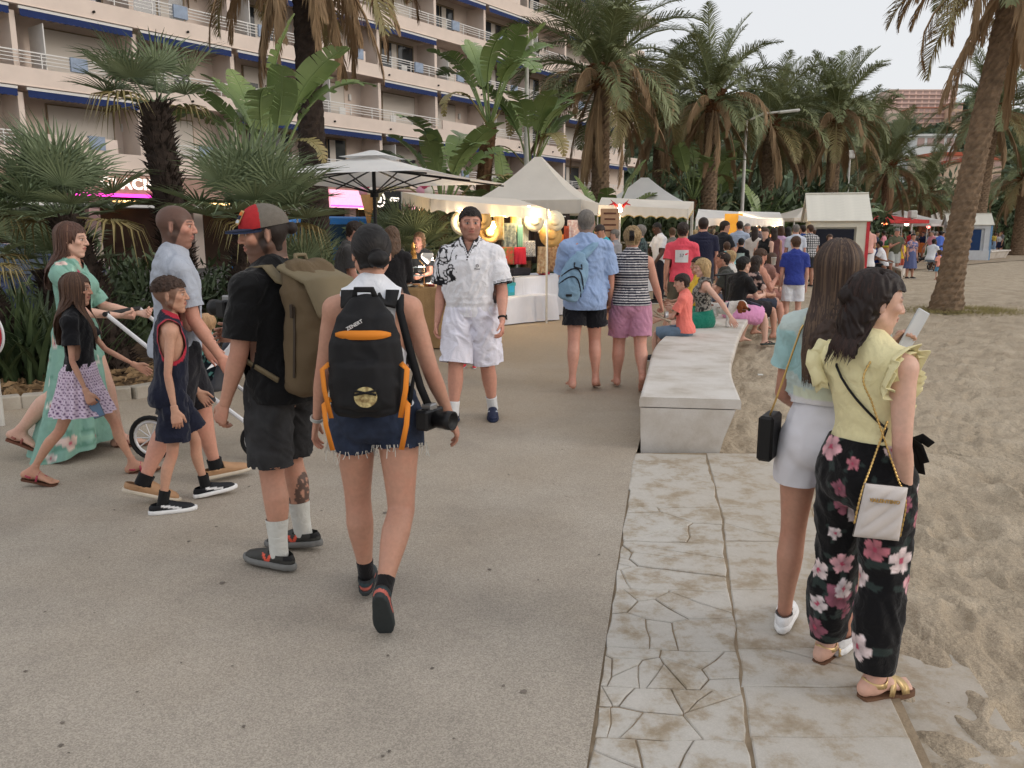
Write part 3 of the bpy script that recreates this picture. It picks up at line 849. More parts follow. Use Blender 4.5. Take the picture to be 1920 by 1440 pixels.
  g = np.maximum(np.where(tp > .05, tp - waist, -1) * .335 * s.H, (lp * 2 - length) * .24 * s.H)
  if fray: g = g + fray * noise3(V * np.array([60, 60, 8]), 3) + fray * .6 * noise3(V * 160, 4)
  V, F = clip(V, F, g)
  C = cf(s, V) if cf else np.repeat(lin(col)[None], len(V), 0)
  m = m or attr_mat('cotton', .85, .5, 380, .2, sheen=.15, dist=.0012, vs=14, va=.05)
  s.add(name, V, F, C, m); return s
 def skirt(s, col, top=.32, length=.42, flare=.1, pleat=(14, .012), m=None, name='skirt', cf=None, shift=(0, 0), loose=.012, twist=0, hemtilt=(0, 0), d2=None):
  """open cone of cloth from the waist; length in metres"""
  n, k = 48 if s.near else 14, 170 if s.near else 40; u = s.u
  base = s.torso.C[0] + (s.torso.C[4] - s.torso.C[0]) * top * 3; V = []
  wi = int(round(top * 12)); c0 = s.torso.C[wi]; w0, d0 = s.torso.w[wi] + loose, s.torso.d[wi] + loose
  hw, hd = max(s.torso.w[1:4]) + loose, max(s.torso.d[1:4]) + loose + .012; hz = s.torso.C[2][2]
  F = []
  for i in range(n):
   t = i / (n - 1); z = c0[2] - t * length
   h = np.clip((c0[2] - z) / max(.01, c0[2] - hz), 0, 1); h = h * h * (3 - 2 * h)
   fl = flare * np.clip((hz - z) / max(.05, length - (c0[2] - hz)), 0, 1) ** 1.2
   for j in range(k):
    a = 2 * math.pi * j / k
    pl = pleat[1] * (.15 + .85 * t) * math.sin(pleat[0] * a + twist * t + 1.5 * math.sin(2 * a + s.seed)) * np.clip(h, .1, 1)
    W = w0 + (hw - w0) * h + fl + pl; D = d0 + (hd - d0) * h + fl * (d2 or .9) + pl
    zz = z - t * (hemtilt[0] * math.sin(a) + hemtilt[1] * math.cos(a))
    V.append((c0[0] + math.cos(a) * W + shift[0] * t * t, c0[1] + math.sin(a) * D + shift[1] * t * t - .01 * h, zz))
  for i in range(n - 1):
   for j in range(k): F.append((i * k + j, (i + 1) * k + j, (i + 1) * k + (j + 1) % k, i * k + (j + 1) % k))
  V = np.array(V); F = np.array(F)
  if s.near: V = s.fold(V, F, .004, (10, 10, 5), s.seed)
  C = cf(s, V) if cf else np.repeat(lin(col)[None], len(V), 0)
  s.add(name, V, F, C, m or attr_mat('cotton', .85, .5, 380, .2, sheen=.15, dist=.0012, vs=14, va=.05)); return s
 def shoes(s, col=(30, 30, 34), sole=(225, 222, 215), sock=None, sockh=.1, sides=(-1, 1), high=.075, chunky=1.0, cf=None, low=False):
  u = s.H / 1.75 * (.94 if s.f else 1.0)
  for q in sides:
   l = s.leg[q]; A = l['A']; f, up, sd = l['ft'], l['up'], l['side']
   def p(y, z, x=0): return A + f * y * u + up * (z * u - s.ankz) + sd * x * u
   ys = [-.075, -.055, -.02, .04, .10, .15, .185, .2]
   w_ = np.array([.022, .032, .036, .04, .046, .046, .038, .026]) * u; h_ = np.array([.03, .045, .05, .047, .036, .03, .025, .018]) * u
   zc = [.045, .05, .053, .05, .04, .034, .03, .028]
   P = [Cyl([p(y, z) for y, z in zip(ys, zc)], sd, up, w_, h_, k=.012)]
   if not low: P.append(Cyl([p(-.02, .05), p(-.025, high + .015)], sd, f, np.array([.038, .036]) * u, np.array([.052, .05]) * u, cap=.005, k=.02))
   r_ = .006 if s.near else max(.012, s.res * .8)
   V, F = sdf_mesh(P, r_)
   lz = (V - A) @ up + s.ankz; ly = (V - A) @ f
   g = np.maximum(.012 * u - lz, lz - np.where(ly < .03 * u, high * u, 9))
   g = np.maximum(g, np.where((ly > -.06 * u) & (ly < .045 * u), lz - high * u, -1))
   V, F = clip(V, F, g)
   C = np.repeat(lin(col)[None], len(V), 0)
   if cf: C = cf(s, V, (V - A) @ sd / u * q, (V - A) @ f / u, ((V - A) @ up + s.ankz) / u, C)
   s.add('shoe', V, F, C, attr_mat('shoe_leather', .6, .4, 160, .35, dist=.001, vs=30, va=.06))
   P = [Cyl([p(y, .016) for y in [-.078, -.055, -.02, .04, .10, .15, .187, .206]], sd, up, w_ * 1.1 * chunky, np.full(8, .03) * u, k=.01)]
   V, F = sdf_mesh(P, r_); lz = (V - A) @ up + s.ankz
   V = V - up[None] * np.minimum(lz, 0)[:, None]; lz = np.maximum(lz, 0)
   top = (.024 + .008 * (chunky > 1.0)) * u
   V = V - up[None] * np.maximum(lz - top, 0)[:, None]
   s.add('sole', V, F, lin(sole), attr_mat('shoe_rubber', .7, .4, 90, .3, dist=.001, vs=30, va=.06), parent='shoe')
   if sock is not None:
    d2 = l['d2']; c = l['cyl']; K_ = int(len(c.w) * .4)
    fp = nrm(f - d2 * (f @ d2)); P = [Cyl([A + d2 * .02 * u, A - d2 * sockh * .5, A - d2 * sockh], np.cross(d2, fp), fp, np.array([.039, .039, .041 + .06 * max(0, sockh - .1)]) * u * s.bb, np.array([.046, .046, .048 + .07 * max(0, sockh - .1)]) * u * s.bb, cap=.004, k=.01)]
    if sockh > .13:
     cc = c.grow(.003); st = len(c.w) - 6
     P.append(Cyl(cc.C[st:], cc.A[st:], cc.B[st:], cc.w[st:], cc.d[st:], k=.01))
    V, F = sdf_mesh(P, r_)
    V, F = clip(V, F, -((V - A) @ d2) - sockh)
    s.add('sock', V, F, lin(sock), attr_mat('cotton', .85, .5, 380, .2, sheen=.15, dist=.0012, vs=14, va=.05))
  return s
 def sandals(s, col=(120, 70, 50), sole=(90, 62, 46), sides=(-1, 1), straps=('toe', 'cross', 'ankle'), th=.018, wd=.009, strapcol=None):
  u = s.H / 1.75 * (.97 if s.f else 1.0)
  for q in sides:
   l = s.leg[q]; A = l['A']; f, up, sd = l['ft'], l['up'], l['side']
   def p(y, z, x=0): return A + f * y * u + up * (z * u - s.ankz) + sd * x * q * u
   b = MB(); out = []
   prof = [(-.068, .02), (-.06, .031), (-.02, .034), (.04, .034), (.1, .044), (.15, .047), (.185, .04), (.2, .024)]
   L_ = [p(y, 0, -w_) for y, w_ in prof]; Rt = [p(y, 0, w_) for y, w_ in prof][::-1]; ring = L_ + Rt; n = len(ring)
   V = [tuple(a + up * .0) for a in ring] + [tuple(a - up * th * u) for a in ring]
   b.add(V, [tuple(range(n)), tuple(range(2 * n - 1, n - 1, -1))] + [(i, (i + 1) % n, (i + 1) % n + n, i + n) for i in range(n)])
   me = b.mesh('sole'); me.transform(Matrix.Translation((0, 0, s.z0)))
   s.parts.setdefault('sandal', []).append((me, mat('sandal_sole_%d_%d_%d' % tuple(sole), sole, .75, var=.15), None))
   def arc(y0, y1, wdt, hgt, lean=0, n=11):
    pts, nor = [], []
    for i in range(n):
     a = math.pi * i / (n - 1); c, t = math.cos(a), math.sin(a)
     pts.append(p(y0 + (y1 - y0) * i / (n - 1) + lean * t, .004 + hgt * t ** .8, wdt * c)); nor.append(tuple(sd * q * c + up * (t + .1)))
    return pts, nor
   b = MB()
   if 'toe' in straps: b.ribbon(*arc(.125, .125, .05, .042), wd * 1.25 * u, .003)
   if 'cross' in straps: b.ribbon(*arc(.12, .05, .047, .062), wd * u, .003); b.ribbon(*arc(.05, .12, .047, .064), wd * u, .003)
   if 'thong' in straps:
    b.ribbon([p(.15, .004, -.012), p(.13, .04, -.01), p(.09, .058, 0), p(.05, .07, 0)], tuple(up), wd * u, .003); b.ribbon(*arc(.055, .055, .042, .075), wd * .9 * u, .003)
   if 'band' in straps: b.ribbon(*arc(.08, .085, .05, .058), wd * 2.4 * u, .003)
   if 'ankle' in straps or 'heel' in straps:
    hz = .075 if 'ankle' in straps else .05; pts, nor = [], []
    for i in range(13):
     a = math.pi * (1 + i / 12); pts.append(p(.012 + .064 * math.sin(a) * 1.05, hz - .02 * abs(math.cos(a)), .042 * math.cos(a))); nor.append(tuple(sd * q * math.cos(a) + f * math.sin(a)))
    b.ribbon(pts, nor, wd * .9 * u, .003)
    if 'ankle' in straps:
     pts, nor = [], []
     for i in range(11):
      a = math.pi * i / 10; pts.append(p(.012 + .036 * math.sin(a), hz - .02 * abs(math.cos(a)) + .01 * math.sin(a), .042 * math.cos(a))); nor.append(tuple(sd * q * math.cos(a) + f * math.sin(a)))
     b.ribbon(pts, nor, wd * u, .003)
   me = b.mesh('strap', True); me.transform(Matrix.Translation((0, 0, s.z0)))
   sc_ = strapcol or col
   s.parts.setdefault('strap', []).append((me, mat('sandal_strap_%d_%d_%d' % tuple(sc_), sc_, .45, var=.1, spec=.5, metal=.6 if sc_ == (206, 178, 128) else 0), 'sandal'))
  return s
 # ---- hair
 def hair_cap(s, col, thick=.03, line=.2, back=-.3, bump=.012, strands=0, extra=(), side=.26, res=None, f=(30, 30, 8), name='hair', ears=True, front=0):
  h = s.hs; X, Y, Z = s.hR[:, 0], s.hR[:, 1], s.hR[:, 2]
  P = [ball(s.hp((0, -.065, .13 + thick * .3)), ((.325 + thick) * h, (.42 + thick) * h, (.365 + thick) * h), X, Y, k=.03 * h)]
  P.append(Cyl([s.hp((0, -.16, .0)), s.hp((0, -.2, back + .05))], X, Y, np.array([.27 + thick, .2 + thick]) * h, np.array([.28 + thick, .17 + thick]) * h, k=.06 * h))
  P += list(extra)
  V, F = sdf_mesh(P, res or (.0055 if s.near else .016))
  if s.near and bump: V = s.fold(V, F, bump * h, tuple(np.array(f)), s.seed + 8, 2)
  hl = ((V - s.hc) @ s.hR) / h; x, y, z = hl.T; ax = np.abs(x)
  # hairline: forehead height falls to the nape
  t = np.clip((y + .12 + front) / .42, 0, 1); t = t * t * (3 - 2 * t)
  ln = back + (line - back) * t
  if ears: ln = np.where((ax > .19) & (y > .1), np.maximum(ln, .17), ln)
  if ears: ln = np.where((ax > .2) & (y > -.13) & (y < .12), np.maximum(ln, .08 if y.size else 0), ln)
  g = (ln - z) + .02 * noise3(V * 90, 3) + .02 * noise3(V * 35, 6)
  g = np.where(np.linalg.norm(hl - np.array([0, -.065, .05]), axis=1) > .62, -1, g) if extra else g
  V, F = clip(V, F, g)
  c = lin(col)
  hl = ((V - s.hc) @ s.hR); nn = fbm(hl * np.array([90, 90, 14]) / (h / .23), 2, s.seed)
  C = c * (1 + .35 * nn[:, None])
  s.add(name, V, F, np.clip(C, 0, 1), attr_mat('hair', .55, .6, 500, .35, dist=.001, vs=120, va=.2, stretch=(1, 1, .12)))
  return s
 def strands(s, paths, col, width=.004, name='hair', var=.3, n=14, taper=True):
  """locks: each path a list of 3-D points in the figure's frame, drawn as a thin flattened ribbon"""
  V, F, C = [], [], []; c = lin(col); o = 0
  for pth in paths:
   P = np.asarray(pth, float); t0 = np.linspace(0, 1, len(P)); tt = np.linspace(0, 1, n)
   K = np.c_[t0, P]; Q = catmull(K, n)[:, 1:]
   D = np.gradient(Q, axis=0); out = Q - (s.hc + (Q[:, 2:3] * 0)); ref = Q - np.array([s.hc[0], s.hc[1], 0]); ref[:, 2] = 0.3 * s.hs
   S = np.cross(D, ref); S /= np.maximum(np.linalg.norm(S, axis=1), 1e-6)[:, None]
   N = np.cross(S, D); N /= np.maximum(np.linalg.norm(N, axis=1), 1e-6)[:, None]
   w_ = width * s.rs.uniform(.6, 1.4) * (np.sin(np.pi * np.clip(tt * .9 + .12, 0, 1)) ** .5 if taper else 1) * np.ones(n)
   cc = c * (1 + s.rs.uniform(-var, var))
   V.append(np.stack([Q - S * w_[:, None], Q + N * w_[:, None] * .45, Q + S * w_[:, None]], 1).reshape(-1, 3)); C.append(np.repeat(cc[None], 3 * n, 0))
   i = np.arange(n - 1) * 3 + o
   F.append(np.stack([i, i + 1, i + 4, i + 3], 1)); F.append(np.stack([i + 1, i + 2, i + 5, i + 4], 1)); o += 3 * n
  s.add(name, np.concatenate(V), np.concatenate(F), np.clip(np.concatenate(C), 0, 1), attr_mat('hair', .55, .6, 500, .35, dist=.001, vs=120, va=.2, stretch=(1, 1, .12)))
  return s
 def lock(s, a, length, r=1.0, wave=0.0, lift=0.0, start=12, part=0.0, inw=.0, ph=0.0, fall=105):
  """one lock from the crown round the skull, then hanging; a = compass angle (0 = back), length in head heights"""
  x0, y0 = math.sin(a), -math.cos(a); P = []
  for f_ in np.linspace(start, fall, 7):
   q = R(f_); P.append((part * (1 - math.sin(q)) + math.sin(q) * x0 * .355 * r, -.06 + math.sin(q) * y0 * .455 * r, .13 + math.cos(q) * .405 * r))
  x1, y1, z1 = P[-1]
  for t in np.linspace(.12, 1, 8):
   wv = wave * math.sin(ph + t * 9) * min(1, t * 2)
   P.append((x1 * (1 - inw * t) + wv, y1 * (1 - inw * t * .5) - lift * t + wv * .6, z1 - t * length))
  return np.array([s.hp(p) for p in P]), (-1 if math.cos(a) > -.2 else 1)
 def settle(s, locks):
  """lay locks on the shoulders and back instead of through them"""
  n = len(locks[0][0]); Q = np.concatenate([l[0] for l in locks]); sg = np.repeat([l[1] for l in locks], n)
  T = s.torso_cloth(.03, .4); back = sg[:, None] * s.chestR[:, 1][None]
  for _ in range(3):
   v = T.val(Q)[0]; v = np.where(Q[:, 2] > s.neck[2] + .06, 9, v); Q = Q + back * np.clip(.04 - v, 0, .08)[:, None]
  for q in (-1, 1):
   v = s.arm[q]['cyl'].val(Q)[0] - .03; Q = Q + back * (np.clip(-v, 0, .05) * (Q[:, 2] < s.neck[2]))[:, None]
  return list(Q.reshape(-1, n, 3))
 # ---- place
 def place(s, loc, yaw, label, group=None, name='person', cat='person', z=0.0):
  root = empty(name, (loc[0], loc[1], z), R(yaw), label, cat, group); s.root = root; s.yaw = R(yaw)
  last = {}
  # merge alike unpaired pieces (hair shells) into one part
  for nm, lst in s.parts.items():
   if nm == 'hair' and len(lst) > 1:
    bm = bmesh.new()
    for me, _, _ in lst: bm.from_mesh(me)
    me2 = bpy.data.meshes.new('hair'); bm.to_mesh(me2); bm.free(); me2.polygons.foreach_set('use_smooth', np.ones(len(me2.polygons), bool))
    o = obj(nm, me2, lst[0][1], root); last[nm] = [o]; continue
   for i, (me, m, par) in enumerate(lst):
    p = root
    if par and par in last: p = last[par][min(i, len(last[par]) - 1)]
    o = obj(nm, me, m, p)
    if nm == 'fringe': o['kind'] = 'stuff'
    last.setdefault(nm, []).append(o)
  s.objs = last
  return root
 def world(s, p):
  """figure frame -> world"""
  M = rotz(s.yaw); return M @ (np.asarray(p, float) + np.array([0, 0, s.z0])) + np.array(s.root.location)
# ------------------------------------------------------------------ ground, promenade, sand, paving, bench
def ramp_mat(name, stops, scale=3.0, detail=6, rough=.9, bump=0, bscale=60, dist=.01, speck=None, rough_noise=.6, world_mix=None):
 m = bpy.data.materials.new(name); MATS[name] = m; m.use_nodes = True; t, b = nodes_of(m); N = t.nodes.new; Lk = t.links.new
 b.inputs['Roughness'].default_value = rough; b.inputs['Specular IOR Level'].default_value = .25
 geo = N('ShaderNodeNewGeometry'); P = geo.outputs['Position']
 n = N('ShaderNodeTexNoise'); n.inputs['Scale'].default_value = scale; n.inputs['Detail'].default_value = detail; n.inputs['Roughness'].default_value = rough_noise; Lk(P, n.inputs['Vector'])
 r = N('ShaderNodeValToRGB'); e = r.color_ramp.elements
 while len(e) < len(stops): e.new(.5)
 for k, (p, c) in enumerate(stops): e[k].position = p; e[k].color = rgba(c)
 Lk(n.outputs[0], r.inputs[0]); col = r.outputs[0]
 if world_mix:   # sand dust lying thicker further along the walk
  axis, a0, a1, c, amt = world_mix
  sx = N('ShaderNodeSeparateXYZ'); Lk(P, sx.inputs[0]); mr = N('ShaderNodeMapRange'); mr.inputs[1].default_value = a0; mr.inputs[2].default_value = a1; mr.inputs[4].default_value = amt
  n3 = N('ShaderNodeTexNoise'); n3.inputs['Scale'].default_value = .9; n3.inputs['Detail'].default_value = 7; Lk(P, n3.inputs['Vector'])
  ad = N('ShaderNodeMath'); ad.operation = 'MULTIPLY_ADD'; ad.inputs[1].default_value = (a1 - a0) * 1.1; Lk(n3.outputs[0], ad.inputs[0])
  sb = N('ShaderNodeMath'); sb.operation = 'SUBTRACT'; sb.inputs[1].default_value = (a1 - a0) * .55; Lk(sx.outputs[axis], sb.inputs[0]); Lk(sb.outputs[0], ad.inputs[2]); Lk(ad.outputs[0], mr.inputs[0])
  mxn = N('ShaderNodeMix'); mxn.data_type = 'RGBA'; Lk(mr.outputs[0], mxn.inputs[0]); Lk(col, mxn.inputs[6]); mxn.inputs[7].default_value = rgba(c); col = mxn.outputs[2]
 if speck:
  sc_, amt = speck
  v = N('ShaderNodeTexVoronoi'); v.inputs['Scale'].default_value = sc_; Lk(P, v.inputs['Vector'])
  hs = N('ShaderNodeSeparateColor'); Lk(v.outputs['Color'], hs.inputs[0]); mr = N('ShaderNodeMapRange'); mr.inputs[3].default_value = 1 - amt; mr.inputs[4].default_value = 1 + amt; Lk(hs.outputs[0], mr.inputs[0])
  vm = N('ShaderNodeVectorMath'); vm.operation = 'SCALE'; Lk(col, vm.inputs[0]); Lk(mr.outputs[0], vm.inputs['Scale']); col = vm.outputs[0]
 Lk(col, b.inputs['Base Color'])
 if bump:
  n2 = N('ShaderNodeTexNoise'); n2.inputs['Scale'].default_value = bscale; n2.inputs['Detail'].default_value = 6; Lk(P, n2.inputs['Vector'])
  bp = N('ShaderNodeBump'); bp.inputs['Strength'].default_value = bump; bp.inputs['Distance'].default_value = dist; Lk(n2.outputs[0], bp.inputs['Height']); Lk(bp.outputs[0], b.inputs['Normal'])
 return m
M_ASPH = ramp_mat('worn_aggregate', [(.25, (149, 141, 131)), (.5, (167, 158, 146)), (.75, (177, 168, 156))], 1.3, 5, .88, .6, 140, .004, speck=(210, .24), world_mix=(1, 3.0, 11.0, (160, 142, 119), .85))
M_SAND = ramp_mat('beach_sand', [(.2, (150, 135, 115)), (.5, (174, 159, 138)), (.8, (190, 176, 156))], 2.2, 6, .95, 1.0, 26, .03, speck=(260, .22))
M_SLAB = ramp_mat('sandy_limestone', [(.36, (154, 140, 120)), (.45, (174, 164, 150)), (.52, (188, 183, 175)), (.8, (200, 196, 190))], 5.5, 8, .8, .45, 40, .005, rough_noise=.7, speck=(220, .05), world_mix=(0, .55, 2.6, (176, 160, 138), .7))
M_BENCH = ramp_mat('bench_concrete', [(.28, (168, 157, 143)), (.42, (194, 186, 176)), (.55, (206, 200, 193)), (.75, (216, 211, 205))], 2.6, 8, .7, .4, 45, .003, speck=(260, .05))

M_KERB = ramp_mat('old_kerb', [(.3, (150, 140, 126)), (.6, (178, 170, 158))], 3, 5, .9, .4, 50)
def sheet(name, poly, z, m):
 b = MB(); b.add([(x, y, z) for x, y in poly], [tuple(range(len(poly)))]); return tag(b.build(name, m), kind='structure')
sheet('ground', [(-900, -60), (900, -60), (900, 1500), (-900, 1500)], -.30, M_SAND)

BL = [(0.96, 5.90), (1.18, 6.92), (1.6, 8.79), (2.1, 10.3), (2.95, 12.84), (3.83, 15.5), (5.1, 18.7)]
BR = [(1.70, 5.80), (1.93, 6.92), (2.42, 8.58), (3.12, 10.7), (3.85, 12.7), (4.75, 15.2), (6.0, 18.1)]
edge = [(-.25, -1.5), (.23, 2.2), (.87, 5.55)] + BL[0:] + [(8, 24), (14, 31.5), (26, 44), (45, 60), (75, 84)]
prom = [(-30, -8), (-.25, -8)] + edge + [(75, 110), (-60, 110), (-60, -8)]
sheet('promenade', prom, 0.0, M_ASPH)
sheet('road', [(-60, 12), (-9, 12), (-6.5, 17), (20, 52), (60, 95), (20, 110), (-60, 60)], .004, mat('road_asphalt', (92, 90, 88), .9, var=.15, vscale=2, bump=.3, bscale=120))

# sand sheet with footprints
def sand():
 ys = 1.2 * 1.0118 ** np.arange(405); inner_y = [-1.5, 2.2, 5.6, 5.9] + [p[1] for p in BR] + [24, 31.5, 44, 60, 84, 200]
 inner_x = [.45, 1.12, 1.95, 1.6] + [p[0] - .25 for p in BR] + [8.0, 14, 26, 45, 75, 220]
 V = []; n = 300
 for y in ys:
  xe = np.interp(y, inner_y, inner_x); s = np.concatenate([np.linspace(0, 1, n) ** 1.35]); V.append(np.stack([xe + s * (max(3.0, y * .62) + y * .55), np.full(n, y), s], 1))
 V = np.concatenate(V); x, y, s = V.T; P = np.stack([x, y, 0 * x], 1)
 h = .05 * fbm(P * np.array([1.1, 1.5, 1]), 3, 3) + .026 * fbm(P * 5.5, 3, 5) + .008 * noise3(P * 17, 15)
 c = np.abs(fbm(P * 4.3 + 7, 2, 8)); h -= .03 * np.clip(.22 - c, 0, .22) / .22 * np.clip(1.6 - y / 22, .3, 1)
 d = noise3(P * np.array([9, 7, 1]), 12); h -= .016 * np.clip(d - .25, 0, 1)
 r = np.random.default_rng(44); nb = np.where(y < 15)[0]
 for k in range(330):            # trodden prints
  fy = 2.0 + 12 * r.random() ** 1.3; fx = np.interp(fy, inner_y, inner_x) + .3 + r.random() * (2 + .75 * fy); a = r.uniform(0, 3.14); q = nb[(np.abs(y[nb] - fy) < .3) & (np.abs(x[nb] - fx) < .3)]
  dx, dy = x[q] - fx, y[q] - fy; u = (dx * math.cos(a) + dy * math.sin(a)) / .055; v = (-dx * math.sin(a) + dy * math.cos(a)) / .14; e = u * u + v * v
  h[q] += -.03 * np.exp(-e * e * .8) + .012 * np.exp(-((np.sqrt(e) - 1.35) / .3) ** 2)
 near = np.clip((8 - y) / 5, 0, 1); z = -.005 - .09 * near * np.clip(s * 6, .6, 1) + h
 z = np.where(y > 24, z * np.clip(1.5 - y / 50, .25, 1) + .02, z)
 z = np.minimum(z, np.where(s < .012, -.03, 9))
 V = np.stack([x, y, z], 1); m = len(ys)
 i = (np.arange(m - 1)[:, None] * n + np.arange(n - 1)[None]).ravel(); F = np.stack([i, i + 1, i + n + 1, i + n], 1)
 tag(obj('sand', mesh_np('sand', V, F, True), M_SAND), kind='structure')
sand()

# cracked stone paving: each broken piece is its own part
def cut_poly(poly, a, b, c):      # keep a*x+b*y<c
 out = []
 for i in range(len(poly)):
  p, q = poly[i], poly[(i + 1) % len(poly)]; fp, fq = a * p[0] + b * p[1] - c, a * q[0] + b * q[1] - c
  if fp < 0: out.append(p)
  if (fp < 0) != (fq < 0): t = fp / (fp - fq); out.append((p[0] + t * (q[0] - p[0]), p[1] + t * (q[1] - p[1])))
 return out
def paving():
 b = MB(); b.add([(x, y, -.010) for x, y in [(-.6, -1.5), (.55, -1.5), (1.3, 2.2), (2.05, 5.8), (.75, 5.8), (.1, 2.2)]], [tuple(range(6))])
 root = tag(b.build('paving', ramp_mat('joint_sand', [(.3, (134, 117, 96)), (.7, (164, 146, 122))], 9, 6, .95, .5, 80)), kind='structure')
 r = random.Random(12)
 lx = lambda y: np.interp(y, [0, 2.2, 5.55], [-.19, .235, .875]); mxx = lambda y: np.interp(y, [0, 2.2, 5.55], [.29, .735, 1.44]); rx = lambda y: np.interp(y, [0, 2.2, 3.38, 5.76], [.8, 1.27, 1.52, 2.05])
 def piece(poly, z, jag):
  cx = sum(p[0] for p in poly) / len(poly); cy = sum(p[1] for p in poly) / len(poly); pts = []
  for i in range(len(poly)):
   p, q = poly[i], poly[(i + 1) % len(poly)]; L_ = math.hypot(q[0] - p[0], q[1] - p[1]); k = max(1, int(L_ / .07))
   for j in range(k): t = j / k; pts.append((p[0] + t * (q[0] - p[0]), p[1] + t * (q[1] - p[1])))
  A = np.array(pts); n1 = fbm(np.c_[A * 9, 0 * A[:, 0]], 2, 3); n2 = fbm(np.c_[A * 9, 0 * A[:, 0] + 5], 2, 4); A = A + jag * np.stack([n1, n2], 1)
  d = A - np.array([cx, cy]); L_ = np.linalg.norm(d, axis=1, keepdims=True); A = A - d / np.maximum(L_, 1e-6) * r.uniform(.0015, .005)
  n = len(A); in_ = A - d / np.maximum(L_, 1e-6) * .006
  t1, t2 = r.uniform(-.006, .006), r.uniform(-.006, .006)
  zt = lambda q: z + t1 * (q[0] - cx) + t2 * (q[1] - cy)
  mb = MB(); V = [(p[0], p[1], zt(p)) for p in in_] + [(p[0], p[1], zt(p) - .004) for p in A] + [(p[0], p[1], -.05) for p in A]
  mb.add(V, [tuple(range(n))] + [(i, i + n, (i + 1) % n + n, (i + 1) % n) for i in range(n)] + [(i + n, i + 2 * n, (i + 1) % n + 2 * n, (i + 1) % n + n) for i in range(n)])
  mb.build('slab', M_SLAB, root)
 rows = [5.78, 4.60, 4.05, 3.46, 2.93, 2.66, 2.36, 1.95, 1.5, .9, .2]
 seeds = [4, 6, 8, 8, 10, 9, 6, 5, 3, 2]
 for k in range(len(rows) - 1):
  y1, y0 = rows[k], rows[k + 1]
  for c in (0, 1):
   fl, fr = (lx, mxx) if c == 0 else (lambda y: mxx(y) + .012, rx)
   sk = .03 if c == 0 else .0
   q = [(fl(y0), y0), (fr(y0), y0 - sk), (fr(y1), y1 - sk), (fl(y1), y1)]
   ns = seeds[k] if c == 0 else (2 if k % 3 == 1 else 1)
   if k == 0: ns = 2 if c == 0 else 1
   S = [(r.uniform(q[0][0], q[1][0]), r.uniform(y0, y1)) for _ in range(ns)]
   for i in range(ns):
    pl = q
    for j in range(ns):
     if i != j:
      a, b_ = S[j][0] - S[i][0], S[j][1] - S[i][1]; pl = cut_poly(pl, a, b_, a * (S[i][0] + S[j][0]) / 2 + b_ * (S[i][1] + S[j][1]) / 2)
      if len(pl) < 3: break
    if len(pl) >= 3: piece(pl, r.uniform(-.004, .003) - .003, .016 if ns > 1 else .003)
 # low outer kerb strip half under the sand
 b = MB(); b.poly([(1.45, 1.0), (1.70, 2.36), (1.93, 3.5), (2.22, 5.1), (1.85, 5.1), (1.52, 3.38), (1.25, 2.2), (1.0, 1.0)], -.22, -.075)
 b.build('step', M_SLAB, root)
paving()
def specks():
 r = np.random.default_rng(31); V = []; F = []
 for i in range(120):
  y = 2.0 + 9 * r.random() ** 1.5; x = r.uniform(-.75 * y, .12 * y); s = r.uniform(.003, .010) * (1 if i % 12 else 1.7); o = len(V); a0 = r.uniform(0, 6)
  for k in range(7): a = a0 + k * .9; q = s * r.uniform(.6, 1.2); V.append((x + q * math.cos(a), y + q * math.sin(a), .0035))
  F.append(tuple(range(o, o + 7)))
 b = MB(); b.add(V, F); tag(b.build('gum_spots', mat('gum_stain', (112, 104, 96), .9, var=.3)), 'scattered dark gum spots and grit on the promenade', None, None, 'stuff')
specks()

# curved white bench
def ribbon_wall(name, Lp, Rp, h, m, parent=None, label=None, cat=None):
 """bench with an overhanging rounded seat and a body that tapers in below"""
 n = 60; tt = np.linspace(0, 1, n)
 def rs(P): P = np.array(P); d = np.r_[0, np.cumsum(np.linalg.norm(np.diff(P, axis=0), axis=1))]; return catmull(np.c_[d / d[-1], P], n)[:, 1:]
 A, B = rs(Lp), rs(Rp)
 seat = [(0, h - .075), (0, h - .02), (.012, h - .004), (.03, h), (.97, h), (.988, h - .004), (1, h - .02), (1, h - .075)]
 body = [(.03, -.05), (.012, h - .083), (.95, h - .083), (.85, .10), (.80, -.05)]
 def loft(prof, nm, par):
  V = []; k = len(prof)
  for i in range(n):
   for s, z in prof: p = A[i] + (B[i] - A[i]) * s; V.append((p[0], p[1], z))
  F = [(i * k + j, i * k + (j + 1) % k, (i + 1) * k + (j + 1) % k, (i + 1) * k + j) for i in range(n - 1) for j in range(k)]
  F += [tuple(range(k))[::-1], tuple((n - 1) * k + j for j in range(k))]
  mb = MB(); mb.add(V, F); return mb.build(nm, m, par)
 root = empty(name, (Lp[0][0], Lp[0][1], 0), 0, label, cat)
 for o in (loft(body, 'base', root), loft(seat, 'seat', root)): o.location = (-Lp[0][0], -Lp[0][1], 0)
 return root
ribbon_wall('bench', BL, BR, .40, M_BENCH, label='long curved white concrete bench between promenade and sand', cat='bench')
ribbon_wall('bench', [G(1700, 492, .4)[:2], G(1640, 478, .4)[:2], G(1600, 470, .4)[:2]], [G(1690, 505, .4)[:2], G(1640, 492, .4)[:2], G(1600, 482, .4)[:2]], .42, M_BENCH, label='short white concrete bench behind the yellow-lidded drum', cat='bench')
ribbon_wall('bench', [(27.5, 49.0), (29.0, 51), (31, 53)], [(28.4, 48.0), (30, 50), (32, 52)], .5, M_BENCH, label='pale concrete bench under the seated man beside the large palm', cat='bench')

